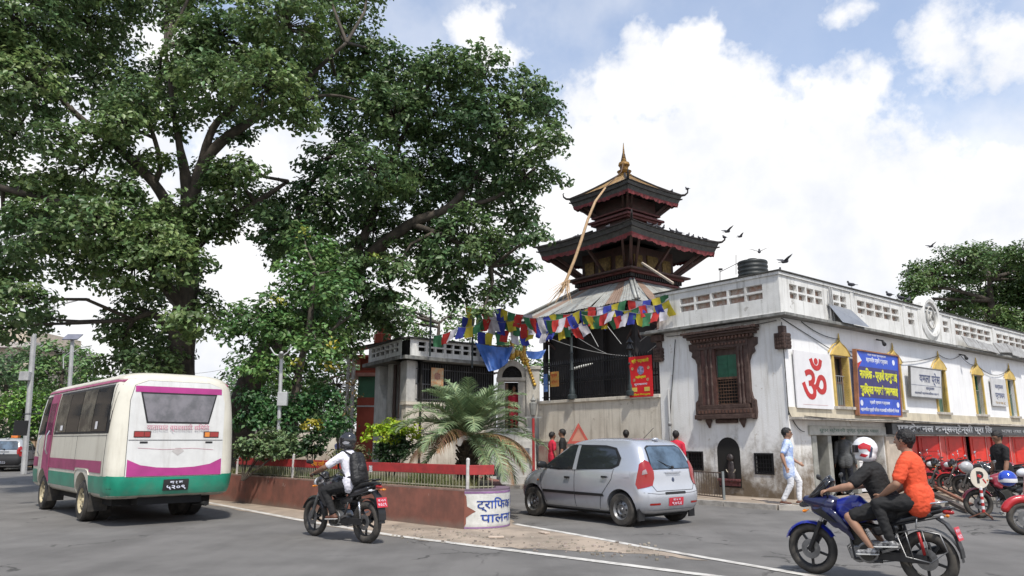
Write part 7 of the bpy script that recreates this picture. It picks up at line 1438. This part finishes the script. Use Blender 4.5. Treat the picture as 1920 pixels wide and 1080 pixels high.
        T = MB(); T.cone((.50, 0, .90), (.58, 0, .88), .10, .09, 14); T.cone((.46, 0, .98), (.52, 0, 1.0), .08, .06, 12, ((1, 0, 0), .5)); blob_part(T, 'headlight_cowl', accent, t, M, vox); q = MB(); q.cone((.62, 0, .87), (.665, 0, .865), .085, .075, 14, k=2); q.make('headlight', lampclr, t, fr=M, smooth=True)
        for s in (1, -1): q = MB(); q.cyl((.50, s*.09, .82), (.50, s*.17, .82), .008, n=6); q.cone((.50, s*.17, .82), (.50, s*.21, .82), .022, .014, 8); q.make('indicator', lampamb, t, fr=M, smooth=True)
        if fairing is False:
            for s in (1, -1): q = MB(); q.prism([(.44, .84), (.30, .88), (.08, .70), (.10, .56), (.22, .50), (.42, .70)], -.014, .014, plane_fr((0, s*.15, 0), (1, 0, 0), (0, 0, 1))); q.make('tank_shroud', accent, t, fr=M, bev=.006)
    if rack:
        q = MB(); pts = [(-.40, .22, .60), (-.62, .22, .66), (-.86, .21, .62), (-.92, .20, .44), (-.74, .20, .30), (-.48, .20, .34), (-.40, .22, .60)]
        q.tube(pts, .009, 6); 
        for a, b_ in (((-.5, .22, .63), (-.56, .2, .32)), ((-.68, .22, .65), (-.74, .2, .3))): q.tube([a, b_], .007, 5)
        q.tube([(-.62, .22, .66), (-.62, .09, .86)], .009, 5); q.make('saree_guard', steel, t, fr=M, smooth=True)
    return t, M
def bike_frame(front, rear, sc=1.0):
    a = G(*front); b = G(*rear); h = (a-b).normalized(); c = b+h*.66; return frame(a.lerp(b, .5), math.atan2(h.y, h.x), sc)
blkpaint = moto_paint('black_bike_paint', (.018, .018, .02)); bluep = moto_paint('deep_blue_bike_paint', (.012, .022, .26)); navyp = moto_paint('navy_bike_paint', (.010, .012, .06)); redp = moto_paint('red_bike_paint', (.42, .012, .015)); wine = moto_paint('wine_bike_paint', (.25, .015, .03))
# white-shirted rider's bike and the blue two-up bike
M1 = bike_frame((585, 1004), (694, 1019), .96); BK1, M1 = motorcycle('motorcycle', 'black naked motorcycle with red plate ridden beside the island wall', M1, blkpaint, blkpaint, False, vox=.013)
M2 = bike_frame((1524, 1075), (1755, 1103), .90); BK2, M2 = motorcycle('motorcycle', 'blue and black half faired motorcycle carrying two riders in the foreground', M2, bluep, blkpaint, True, rack=True, vox=.012)
# ---------------------------------------------------------------- people
def two_bone(a, c, l1, l2, hint):
    a, c = V(a), V(c); d = c-a; L = min(d.length, (l1+l2)*.995); d = d.normalized(); x = (l1*l1-l2*l2+L*L)/(2*L); h = math.sqrt(max(l1*l1-x*x, 0)); hv = V(hint); hv = (hv-d*hv.dot(d)).normalized()
    return a+d*x+hv*h, a+d*L
SKIN = [mat('skin_'+n, c, .5, var=.06, scale=8) for n, c in (('brown', (.28, .145, .09)), ('tan', (.36, .20, .13)), ('deep', (.20, .10, .062)))]
hairm = mat('black_hair', (.012, .010, .010), .5, var=.2, scale=30, bump=.5, bscale=120)
def cloth_m(n, c, **k): return mat('cloth_'+n, c, .85, var=.07, scale=6, bump=.25, bscale=35, **k)
def person(label, M, s=1.0, pelvis=(0, 0, .93), lean=0.0, twist=0.0, hyaw=0.0, hpitch=0.0, hands=None, feet=None, knees=((1, 0, 0), (1, 0, 0)), elbows=((-1, .4, -.3), (-1, -.4, -.3)), skin=0, shirt=None, pants=None, shoes=None, sleeve='short', shorts=False,
           hair='short', helmet=None, vox=.016, untuck=.10, grip=False, glasses=False, fat=1.0, dress=None, group=None, face=True, barefoot=False):
    M = M @ Matrix.Scale(s, 4); t = thing('person', label, 'person', M.translation, 0, group); t.rotation_euler = M.to_euler(); t.scale = (s, s, s); sk = SKIN[skin]
    P = V(pelvis); D = V((sin(lean), 0, cos(lean))); Nk = P+D*.50; R = Matrix.Rotation(twist, 3, 'Z'); side = R @ V((0, 1, 0)); fw = R @ V((1, 0, 0)); Hd = (D*.35+V((0, 0, 1))).normalized(); hr = Matrix.Rotation(hyaw, 3, 'Z') @ Matrix.Rotation(hpitch, 3, 'Y'); H = Nk+Hd*.055+V((0, 0, .122))+V((.02, 0, 0))
    hx, hy, hz = hr @ V((1, 0, 0)), hr @ V((0, 1, 0)), hr @ V((0, 0, 1))
    B = MB(); f = fat; fx = (tuple(fw), .74)
    tors = [((P+V((0, .055, 0))), (P-V((0, .055, 0))), .115, .115), (P, P+D*.20, .128*f, .122*f), (P+D*.18, P+D*.36, .125*f, .145*f), (P+D*.36, P+D*.44, .145, .11), (Nk-D*.075+side*.13, Nk-D*.075-side*.13, .070, .070), (Nk-D*.04+side*.07, Nk-D*.04-side*.07, .06, .06), (Nk-D*.005, Nk-D*.055+side*.13, .052, .058), (Nk-D*.005, Nk-D*.055-side*.13, .052, .058)]
    hips = [P+V((0, y, -.02)) for y in (.085, -.085)]; sh = [Nk-D*.07+side*y for y in (.175, -.175)]
    feet = feet or ((.02, .1, .08), (-.02, -.1, .08)); hands = hands or ((.05, .26, .80), (.05, -.26, .80)); arms = []; legs = []
    for i in (0, 1):
        e, w = two_bone(sh[i], hands[i], .285, .255, elbows[i]); arms.append((sh[i], e, w)); k, a = two_bone(hips[i], feet[i], .43, .42, knees[i]); legs.append((hips[i], k, a))
    for a, b, ra, rb in tors: B.cone(a, b, ra*.93, rb*.93, 12, fx)
    B.cone(Nk-D*.03, H-hz*.05-hx*.015, .062, .056, 12)
    B.ball(H+hz*.015-hx*.008, .106, 14, (1.0, .80, 1.12), hr.to_4x4()); B.cone(H+hx*.035-hz*.055, H+hx*.052-hz*.088, .052, .034, 10, (tuple(hy), .95)); B.cone(H+hx*.088+hz*.012, H+hx*.112-hz*.022, .010, .015, 8); B.cone(H+hx*.083-hz*.055, H+hx*.088-hz*.058, .018, .016, 8)
    for sg in (1, -1): B.cone(H+hy*sg*.080-hx*.008+hz*.012, H+hy*sg*.084-hx*.012-hz*.022, .018, .012, 8, (tuple(hy), .5)); B.cone(H+hx*.080+hy*sg*.03+hz*.032, H+hx*.080+hy*sg*.045+hz*.032, .013, .011, 8)
    for i, (a, e, w) in enumerate(arms):
        sg = 1 if i == 0 else -1; B.cone(a, e, .054*f, .044, 12); B.cone(e, e.lerp(w, .35), .044, .047, 12); B.cone(e.lerp(w, .35), w, .046, .029, 12); d = (w-e).normalized()
        if grip: hd_ = (V(hands[i])-w).normalized() if (V(hands[i])-w).length > .01 else d
        n = V((0, 0, 1)) if grip else side*(-sg); n = (n-d*n.dot(d)); n = n.normalized() if n.length > .1 else fw; sd = d.cross(n)
        B.cone(w+d*.01, w+d*.075, .030, .036, 10, (tuple(n), .55))
        for j in range(4):
            b0 = w+d*.085+sd*(j-1.5)*.0195; ln = (.034, .040, .038, .030)[j]; c1 = (.75 if grip else .25); p1 = b0+(d*cos(c1)-n*sin(c1))*ln; c2 = c1+(1.2 if grip else .45); p2 = p1+(d*cos(c2)-n*sin(c2))*ln*.75; B.cone(b0, p1, .0095, .009, 7, k=2); B.cone(p1, p2, .009, .008, 7, k=2)
        tb = w+d*.025+sd*(.028*sg*(-1)) if 0 else w+d*.03-sd*.026*(1 if i == 0 else -1); td = (d*.7-sd*(1 if i == 0 else -1)*.7-n*.35).normalized(); B.cone(tb, tb+td*.04, .0125, .011, 7, k=2); B.cone(tb+td*.04, tb+td*.04+(d*.9-n*.5).normalized()*.03, .0105, .009, 7, k=2)
    for i, (h, k, a) in enumerate(legs):
        B.cone(h, k, .080*f, .055, 12); B.cone(k, k.lerp(a, .3), .054, .056, 12); B.cone(k.lerp(a, .3), a, .055, .034, 12)
        fd = V((1, .12*(1 if i == 0 else -1), 0)).normalized(); heel = a-V((0, 0, .035))-fd*.03; B.cone(heel, a+fd*.14-V((0, 0, .052)), .036, .028, 10, ((0, 0, 1), .8))
    blob_part(B, 'body', sk, t, M, vox, 3)
    g = .018; C = MB()
    for a, b, ra, rb in tors: C.cone(a, b, ra+g, rb+g, 14, (tuple(fw), .78))
    if dress: 
        for i in (0, 1): C.cone(legs[i][0], legs[i][0].lerp(legs[i][1], .85), .12, .125, 12)
    else: C.cone(P+V((0, .06, .06)), P+V((0, .06, -untuck)), .130*f, .130*f, 12, (tuple(fw), .92)); C.cone(P+V((0, -.06, .06)), P+V((0, -.06, -untuck)), .130*f, .130*f, 12, (tuple(fw), .92))
    for a, e, w in arms: C.cone(a, a.lerp(e, .72 if sleeve == 'short' else 1), .068*f, .062*f, 12); (C.cone(e, e.lerp(w, .93), .058, .044, 12) if sleeve == 'long' else None)
    blob_part(C, 'shirt', shirt, t, M, max(vox, .012), 3, .008, 13, len(label) % 50)
    T = MB(); T.cone(P+V((0, .06, -.01)), P+V((0, -.06, -.01)), .112, .112, 12, (tuple(fw), .85))
    for h, k, a in legs:
        if shorts: T.cone(h, h.lerp(k, .84), .100*f, .084, 12)
        else: T.cone(h, k, .098*f, .072, 12)
        if not shorts: T.cone(k, k.lerp(a, .9), .070, .056, 12)
    blob_part(T, 'shorts' if shorts else 'trousers', pants, t, M, max(vox, .013), 3, .009, 9, 3)
    if shoes:
        for i, (h, k, a) in enumerate(legs):
            fd = V((1, .12*(1 if i == 0 else -1), 0)).normalized(); S_ = MB(); heel = a-V((0, 0, .035))-fd*.03; S_.cone(heel, a+fd*.15-V((0, 0, .05)), .046, .036, 10, ((0, 0, 1), .8)); S_.cone(a-V((0, 0, .02)), a+fd*.03-V((0, 0, .03)), .045, .045, 10); o = blob_part(S_, 'shoe', shoes, t, M, max(vox*.8, .011), 2)
            q = MB(); q.cone(heel-V((0, 0, .026)), a+fd*.155-V((0, 0, .075)), .044, .038, 12, ((0, 0, 1), .3)); q.make('sole', mat('white_sole', (.6, .6, .58), .6), o, fr=M, smooth=True)
    if helmet:
        Q = MB(); Q.ball(H+hz*.03-hx*.005, .142, 20, (1.05, .88, 1.0), hr.to_4x4()); Q.cone(H-hx*.03-hz*.06+hy*.03, H-hx*.03-hz*.06-hy*.03, .095, .095, 14); Q.cone(H+hx*.07-hz*.07+hy*.03, H+hx*.07-hz*.07-hy*.03, .05, .05, 12); o = blob_part(Q, 'helmet', helmet[0], t, M, .011, 3)
        q = MB(); pts = []; 
        for i in range(13):
            a = radians(-72+12*i); pts.append((H+hz*.075+(hx*cos(a)*1.05+hy*sin(a)*.9)*.135, H-hz*.015+(hx*cos(a)*1.10+hy*sin(a)*.92)*.140))
        q.add([p for pr in pts for p in pr], [(2*i, 2*i+1, 2*i+3, 2*i+2) for i in range(12)]); q.make('visor', mat('smoked_visor', (.02, .02, .025), .08, coat=.6), o, fr=M, smooth=True)
        bv = BVHTree.FromPolygons([M.inverted() @ (WM(o) @ v.co) for v in o.data.vertices], [tuple(p.vertices) for p in o.data.polygons])
        for m_, polys in helmet[1]:
            for sg in (1, -1):
                for poly in polys: patch(bv, poly, lambda a, b, sg=sg: H+hx*a+hz*b+hy*sg*.5, -hy*sg, m_, 'helmet_stripe', o, .003, .03, M)
    elif hair:
        Q = MB(); Q.ball(H+hz*.030-hx*.024, .112, 16, (.98, .84, 1.0), hr.to_4x4()); Q.cone(H-hx*.050-hz*.01, H-hx*.055-hz*.055, .068, .05, 12, (tuple(hx), .8))
        if hair == 'long': Q.cone(H-hx*.06-hz*.02, H-hx*.07-hz*.20, .065, .05, 12)
        if hair == 'full': Q.ball(H+hz*.06-hx*.005, .095, 14, (1, .85, .8), hr.to_4x4())
        blob_part(Q, 'hair', hairm, t, M, .010, 1, .012, 45)
    if face and not helmet:
        for sg in (1, -1): q = MB(); q.ball(H+hx*.086+hy*sg*.034+hz*.012, .010, 8); q.make('eye', mat('eye_dark', (.02, .015, .012), .2), t, fr=M, smooth=True)
    if glasses:
        q = MB()
        for sg in (1, -1): q.ball(H+hx*.097+hy*sg*.034+hz*.012, .026, 10, (.25, 1, .8), hr.to_4x4()); q.tube([H+hx*.092+hy*sg*.055+hz*.018, H+hy*sg*.085+hz*.018], .004, 4)
        q.tube([H+hx*.1+hy*.01+hz*.015, H+hx*.1-hy*.01+hz*.015], .004, 4); q.make('sunglasses', carglass, t, fr=M, smooth=True)
    return t, dict(H=H, N=Nk, D=D, fw=fw, side=side, arms=arms, P=P)
wsh_ = cloth_m('white_shirt', (.74, .73, .80)); blk = cloth_m('black', (.013, .013, .014)); orange = cloth_m('orange_red', (.72, .085, .03)); denim = cloth_m('dark_denim', (.025, .028, .04)); greyc = cloth_m('grey_hoodie', (.10, .105, .11)); sneaker = mat('black_sneaker', (.03, .03, .032), .6, col2=(.45, .45, .45), scale=22); brownsh = mat('brown_sandal', (.12, .05, .03), .6)
redc = cloth_m('scarlet', (.55, .02, .05)); ltblue = mat('cloth_light_blue_print', (.30, .42, .72), .85, col2=(.62, .68, .80), scale=9, bump=.2); whitec = cloth_m('white_trouser', (.72, .72, .74)); lilac = cloth_m('pale_lilac', (.42, .44, .68)); offw = cloth_m('off_white', (.66, .66, .64))
# rider in white
hm_black = (mat('black_helmet', (.02, .02, .022), .15, var=0, coat=.7), [(mat('grey_decal', (.3, .3, .32), .3), [[(-.10, .0), (-.03, .02), (.03, -.01), (.0, -.035), (-.08, -.03)]])])
t1, J = person('rider in white shirt and black helmet wearing a black backpack on black motorcycle', M1, 1.0, pelvis=(-.28, 0, .88), lean=.34, hands=((.27, .345, 1.05), (.27, -.345, 1.05)), feet=((-.08, .20, .40), (-.08, -.20, .40)), knees=((1, .45, .5), (1, -.45, .5)), elbows=((-.2, .9, -.5), (-.2, -.9, -.5)),
               skin=2, shirt=wsh_, pants=blk, shoes=brownsh, helmet=hm_black, grip=True, vox=.011, hyaw=.35, sleeve='short', untuck=.03)
bpm = mat('black_backpack', (.012, .012, .013), .55, var=.2, scale=10, bump=.4); N_, D_ = J['N'], J['D']; P_ = J['P']
BPK = thing('backpack', 'black backpack with a small pale logo on the back of the rider in white', 'backpack', M1 @ (P_-V((.2, 0, -.2))), 0); Q = MB(); b0 = P_+D_*.07-V((.19, 0, 0)); b1 = P_+D_*.42-V((.21, 0, 0))
Q.cone(b0+V((0, .05, 0)), b1+V((0, .04, 0)), .115, .10, 14, ((1, 0, 0), .8)); Q.cone(b0-V((0, .05, 0)), b1-V((0, .04, 0)), .115, .10, 14, ((1, 0, 0), .8)); Q.cone(b0-V((.055, 0, -.03)), b0-V((.055, 0, -.17)), .09, .085, 12, ((1, 0, 0), .6)); blob_part(Q, 'pack', bpm, BPK, M1, .012, 4, .006, 12)
for sg in (1, -1): q = MB(); q.tube([b1+V((.05, sg*.08, .05)), N_+V((-.02, sg*.10, .035)), N_+V((.10, sg*.13, -.04)), P_+D_*.25+V((.12, sg*.15, 0)), P_+D_*.1+V((-.05, sg*.16, 0)), b0+V((.03, sg*.12, .05))], .016, 6); q.make('strap', bpm, BPK, fr=M1, smooth=True)
q = MB(); q.box(-.032, .032, -.05, .05, 0, .003); q.make('pale_logo', mat('logo_print', (.55, .56, .58), .5, col2=(.05, .05, .05), scale=60), BPK, fr=M1 @ plane_fr(b0-V((.165, .07, -.17)), (0, -1, 0), (.1, 0, 1)))
# two on the blue bike
hw = mat('white_helmet', (.74, .74, .76), .15, var=0, coat=.7); hredm = mat('helmet_red', (.55, .02, .03), .2, coat=.5); hdk = mat('helmet_navy', (.04, .05, .09), .2, coat=.5)
hm_w = (hw, [(hredm, [[(-.10, .06), (-.02, .10), (.06, .06), (.03, .02), (-.05, .02), (-.08, -.02)], [(-.06, -.05), (.02, -.03), (.05, -.06), (-.02, -.08)]]), (hdk, [[(-.115, .03), (-.10, .05), (-.075, -.03), (-.06, -.09), (-.09, -.08)], [(.065, .075), (.09, .04), (.07, .0), (.055, .03)]])])
person('rider in black T-shirt and shorts with white and red helmet on the blue motorcycle', M2, 1.0, pelvis=(-.27, 0, .89), lean=.36, hands=((.28, .345, 1.06), (.28, -.345, 1.06)), feet=((-.12, .21, .40), (-.12, -.21, .40)), knees=((1, .35, .4), (1, -.35, .4)), elbows=((-.3, .8, -.6), (-.3, -.8, -.6)),
       skin=1, shirt=blk, pants=blk, shoes=sneaker, shorts=True, helmet=hm_w, grip=True, vox=.010, fat=1.2, untuck=.05, hpitch=.05, hyaw=.1)
t3, J3 = person('pillion passenger in orange red T-shirt with short black hair behind the helmeted rider', M2, 1.02, pelvis=(-.62, 0, .96), lean=.16, hands=((-.28, .20, 1.0), (-.28, -.20, 1.0)), feet=((-.34, .25, .50), (-.34, -.25, .50)), knees=((1, .45, .35), (1, -.45, .35)), elbows=((-.6, .9, -.3), (-.6, -.9, -.3)),
       skin=1, shirt=orange, pants=blk, shoes=sneaker, shorts=False, hair='short', vox=.010, fat=1.18, hyaw=-.15, untuck=.05)
def stand(px, py, z=.0): g_ = G(px, py, z); return g_
def walker(label, px, py, yaw, z=.1, s=.95, stride=.18, **k):
    p = G(px, py, z); kw = dict(feet=((stride, .09, .08), (-stride, -.09, .08)), knees=((1, .1, 0), (1, -.1, 0)), pelvis=(0, 0, .90)); kw.update(k)
    return person(label, frame(p, yaw), s, **kw)
D1a = RZ
walker('pedestrian in pale blue printed tunic, white trousers and sunglasses walking on the pavement', 1484, 946, radians(-22), .1, .98, .17, shirt=ltblue, pants=whitec, shoes=brownsh, hands=((.20, .24, .92), (-.05, -.27, .84)), sleeve='short', glasses=True, hair='full', vox=.013, untuck=.25, fat=1.05, skin=1)
walker('person in grey hoodie standing by the shop doorway behind the blue motorcycle', 1590, 926, radians(60), .1, .98, .05, shirt=greyc, pants=denim, shoes=sneaker, sleeve='long', skin=2)
walker('woman in long scarlet dress walking along the compound wall behind the silver car', 1272, 923, radians(60), .1, .97, .12, shirt=redc, pants=redc, dress=True, sleeve='long', hair='full', vox=.02, shoes=brownsh)
walker('person in scarlet top at the compound wall near the gate stairs', 1036, 909, radians(20), .1, .97, .08, shirt=redc, pants=denim, sleeve='short', hair='full', vox=.02, shoes=brownsh)
walker('bearded-looking man in black shirt facing the person in scarlet top' if 0 else 'man in black shirt beside the person in scarlet top at the wall', 1056, 911, radians(170), .1, 1.02, .08, shirt=blk, pants=denim, sleeve='short', hair='full', vox=.02, shoes=brownsh)
walker('person whose dark hair just shows above the silver car roof', 1177, 918, radians(90), .1, .99, .1, shirt=greyc, pants=denim, sleeve='short', hair='full', vox=.022)
walker('person in off white shirt standing behind the date palm', 929, 915, radians(80), .0, .98, .1, shirt=offw, pants=denim, sleeve='short', vox=.02)
walker('person in pale lilac shirt bending among the shrubs beyond the rider in white', 640, 897, radians(150), .0, 1.0, .1, shirt=lilac, pants=denim, sleeve='long', vox=.022, lean=.5)
walker('person in bright blue top partly hidden beside the minibus', 446, 893, radians(100), .0, 1.02, .1, shirt=cloth_m('bright_blue', (.03, .10, .55)), pants=cloth_m('patterned', (.5, .3, .28)), sleeve='short', vox=.022)
p = at(963, 797, 26.55); person('woman in red dress standing in the temple gateway', frame((p.x+.02, 26.75, 1.85), radians(-90)), .92, pelvis=(0, 0, .90), feet=((.0, .09, .08), (0, -.09, .08)), shirt=redc, pants=redc, dress=True, sleeve='long', hair='long', vox=.022)
# ---------------------------------------------------------------- parked motorcycles before the red shutters
gk = 'motorcycles parked along the pavement'
def parked(px, py, yaw, label, tm, am, fairing=None, lean=-.12, z=.1):
    return motorcycle('motorcycle', label, frame(G(px, py, z), yaw, .88), tm, am, fairing, gk, True, False, .02, 0, lean)
proto_bike = parked(1795, 925, radians(150), 'dark red parked motorcycle with low tail nearest the orange pillion passenger', wine, blkpaint)[0]
def copy_bike(px, py, yaw, label, tm=None, lean=-.12, z=.1):
    c = copytree(proto_bike, None, {MATS['wine_bike_paint']: tm} if tm else None); c.location = G(px, py, z); c.rotation_euler = (Matrix.Rotation(yaw, 4, 'Z') @ Matrix.Rotation(lean, 4, 'X')).to_euler(); c['label'] = label; return c
copy_bike(1765, 915, radians(135), 'black parked motorcycle half hidden behind the pillion passenger', blkpaint)
copy_bike(1830, 928, radians(140), 'bright red parked motorcycle behind the round parking sign', redp)
copy_bike(1862, 936, radians(130), 'black parked motorcycle just right of the round parking sign', blkpaint)
copy_bike(1912, 935, radians(125), 'farther dark parked motorcycle in front of the last shutters', wine)
copy_bike(1900, 972, radians(172), 'red fronted motorcycle that the man in black stands beside', wine, .05, 0.0)
# silver helmet on a parked bike, red seat cover
hl = MB(); hl.ball((0, 0, 0), .13, 16, (1.1, .9, 1)); o = blob_part(hl, 'helmet', mat('silver_helmet', (.5, .5, .5), .2, coat=.5), thing('helmet', 'grey helmet resting on the red parked motorcycle', 'helmet', at(1812, 876, 16.8)), Matrix.Translation(at(1812, 876, 16.8)), .02)
hl = MB(); hl.ball((0, 0, 0), .15, 16, (1.1, .95, 1)); HB = thing('helmet', 'blue and white helmet hanging by the man in black', 'helmet', at(1889, 897, 14.2)); Mh = Matrix.Translation(at(1889, 897, 14.2)); o = blob_part(hl, 'shell', mat('blue_helmet', (.02, .07, .5), .15, coat=.6), HB, Mh, .02)
q = MB(); q.lathe([(.150, -.07), (.157, -.03), (.152, .0)], Mh, 20); q.lathe([(.14, .05), (.13, .08), (.1, .12)], Mh @ Matrix.Rotation(.4, 4, 'Y'), 20, pi); q.make('white_band', whitep, HB, smooth=True)
p = G(1905, 968, .0); person('man in black T-shirt standing astride by the red fronted motorcycle at the frame edge', frame((p.x+.12, p.y+.35, 0), radians(185)), .99, pelvis=(0, 0, .90), lean=.12, feet=((.08, .10, .08), (-.05, -.12, .08)), hands=((.18, .22, .80), (.1, -.26, .8)), shirt=blk, pants=denim, shoes=sneaker, hair='full', skin=0, hpitch=.35, hyaw=.0, vox=.013)
# red scooter cut by the frame
SCM = frame(G(1925, 1003), radians(150)); SC_ = thing('scooter', 'red scooter front with grey wheel cut off at the right edge', 'scooter', SCM.translation, radians(150))
SCM = frame(G(1918, 1003)+V((.62, -.12, 0)), radians(172)); SC_.location = SCM.translation; SC_.rotation_euler = (0, 0, radians(172))
wheel(SC_, SCM, (.6, 0, .26), .26, .10, mat('grey_alloy', (.4, .4, .4), .4, metal=.6), 'moto'); wheel(SC_, SCM, (-.6, 0, .26), .26, .10, MATS['grey_alloy'], 'moto')
T = MB(); 
for a in range(30, 160, 15): T.cone((.6+.30*cos(radians(a)), 0, .26+.30*sin(radians(a))), (.6+.30*cos(radians(a+15)), 0, .26+.30*sin(radians(a+15))), .07, .07, 8)
T.cone((.5, 0, .5), (.42, 0, 1.0), .13, .12, 12, ((1, 0, 0), .5)); blob_part(T, 'front_shield', redp, SC_, SCM, .016)
T = MB(); T.cone((.3, 0, .28), (-.1, 0, .28), .1, .12, 10); T.cone((-.1, 0, .45), (-.75, 0, .62), .2, .13, 12); blob_part(T, 'body_shell', redp, SC_, SCM, .02); T = MB(); T.cone((-.15, 0, .75), (-.7, 0, .80), .13, .11, 12, ((0, 0, 1), .5)); blob_part(T, 'seat', MATS['seat_vinyl'], SC_, SCM, .02)
q = MB(); q.tube([(.40, .3, 1.05), (.44, 0, 1.0), (.40, -.3, 1.05)], .018, 6); q.make('handlebar', blackp, SC_, fr=SCM); q = MB(); q.cone((.52, 0, .98), (.56, 0, .97), .07, .06, 12); q.make('headlight', lampclr, SC_, fr=SCM, smooth=True)
# round P sign on a red and white stand
PS = thing('parking_sign', 'round white no parking sign with black P and red ring on striped post', 'sign', G(1833, 962, .0)); pz = at(1837, 896, 14.9); Mp = Matrix.Translation(pz) @ Matrix.Rotation(radians(8), 4, 'Z')
q = MB(); q.cyl((0, .0, 0), (0, .012, 0), .20, n=28); q.make('disc', mat('cream_disc', (.68, .62, .52), .5, var=.05), PS, fr=Mp)
text('P', .30, plateblk, PS, Mp @ plane_fr((0, -.004, 0), (1, 0, 0), (0, 0, 1)), bold=.012, ext=.002)
q = MB(); q.bar((.06, -.004, -.02), (.12, -.004, -.10), .006, .025); q.make('diagonal_bar', mat('sign_red', (.5, .03, .03), .5), PS, fr=Mp); q = MB(); q.bar((-.05, -.006, .05), (.03, -.006, .02), .004, .05); q.make('red_smudge', MATS['sign_red'], PS, fr=Mp)
gz = 0.0; hgt = pz.z-.17
for i in range(8): q = MB(); q.cyl((pz.x, pz.y+.01, .12+(hgt-.12)*i/8), (pz.x, pz.y+.01, .12+(hgt-.12)*(i+1)/8), .028, n=10); q.make('post_band', MATS['sign_red'] if i % 2 == 0 else whitep, PS)
q = MB()
for a in range(3): q.bar((pz.x, pz.y, .13), (pz.x+.26*cos(a*2.1+.5), pz.y+.26*sin(a*2.1+.5), .01), .02, .02)
q.make('tripod_foot', mat('rust_iron', (.18, .08, .05), .8), PS)
# long rusty pipe or timber lying at the pavement edge
LP2 = thing('roadside_timber', 'long reddish timber lying along the pavement edge under the parked motorcycles', 'timber', G(1790, 952)); q = MB(); q.bar(G(1740, 925)+V((0, 0, .30)), G(1822, 957)+V((0, 0, .12)), .08, .06); q.make('beam', mat('rusty_timber', (.30, .12, .07), .8, col2=(.14, .08, .06), scale=7), LP2)
q = MB(); q.bar(G(1740, 935)+V((0, 0, .2)), G(1815, 963)+V((0, 0, .06)), .10, .07); q.make('beam', mat('dark_timber', (.08, .06, .05), .8), LP2)
# steel barrier by the niche
BR = thing('street_barrier', 'low rusty steel barrier with thin bars in front of the niche', 'barrier', G(1325, 935, .1)); a = G(1262, 926, .1); b_ = G(1358, 937, .1); d = (b_-a).normalized(); q = MB()
q.tube([a+V((0, 0, .62)), b_+V((0, 0, .62))], .016, 6); q.tube([a+V((0, 0, .05)), b_+V((0, 0, .05))], .016, 6); rustb = mat('rusty_bar', (.10, .07, .055), .7, var=.3, scale=9); q.make('rail', rustb, BR)
L_ = (b_-a).length; i = 0.06; q0 = None
while i < L_:
    p = a+d*i
    if q0 is None: q = MB(); q.cyl((0, 0, .05), (0, 0, .62), .007, n=5); q0 = q.make('bar', rustb, BR, at=p)
    else: again(q0, p)
    i += .10
q = MB(); q.bar(b_+V((0, 0, -.02)), b_+V((0, 0, .66)), .05, .05); q.make('post', mat('grey_post', (.2, .22, .22), .6), BR)
# overhead cables between the poles and the building
q = MB()
for a, b_, s in ((at(52, 612, 34), at(-200, 520, 20), .6), (at(52, 640, 34), at(127, 660, 40), .3), (at(127, 660, 40), at(430, 690, 60), .8)): q.tube(sag(a, b_, s), .015, 4)
q.make('overhead_cable', black_iron, kind='stuff')
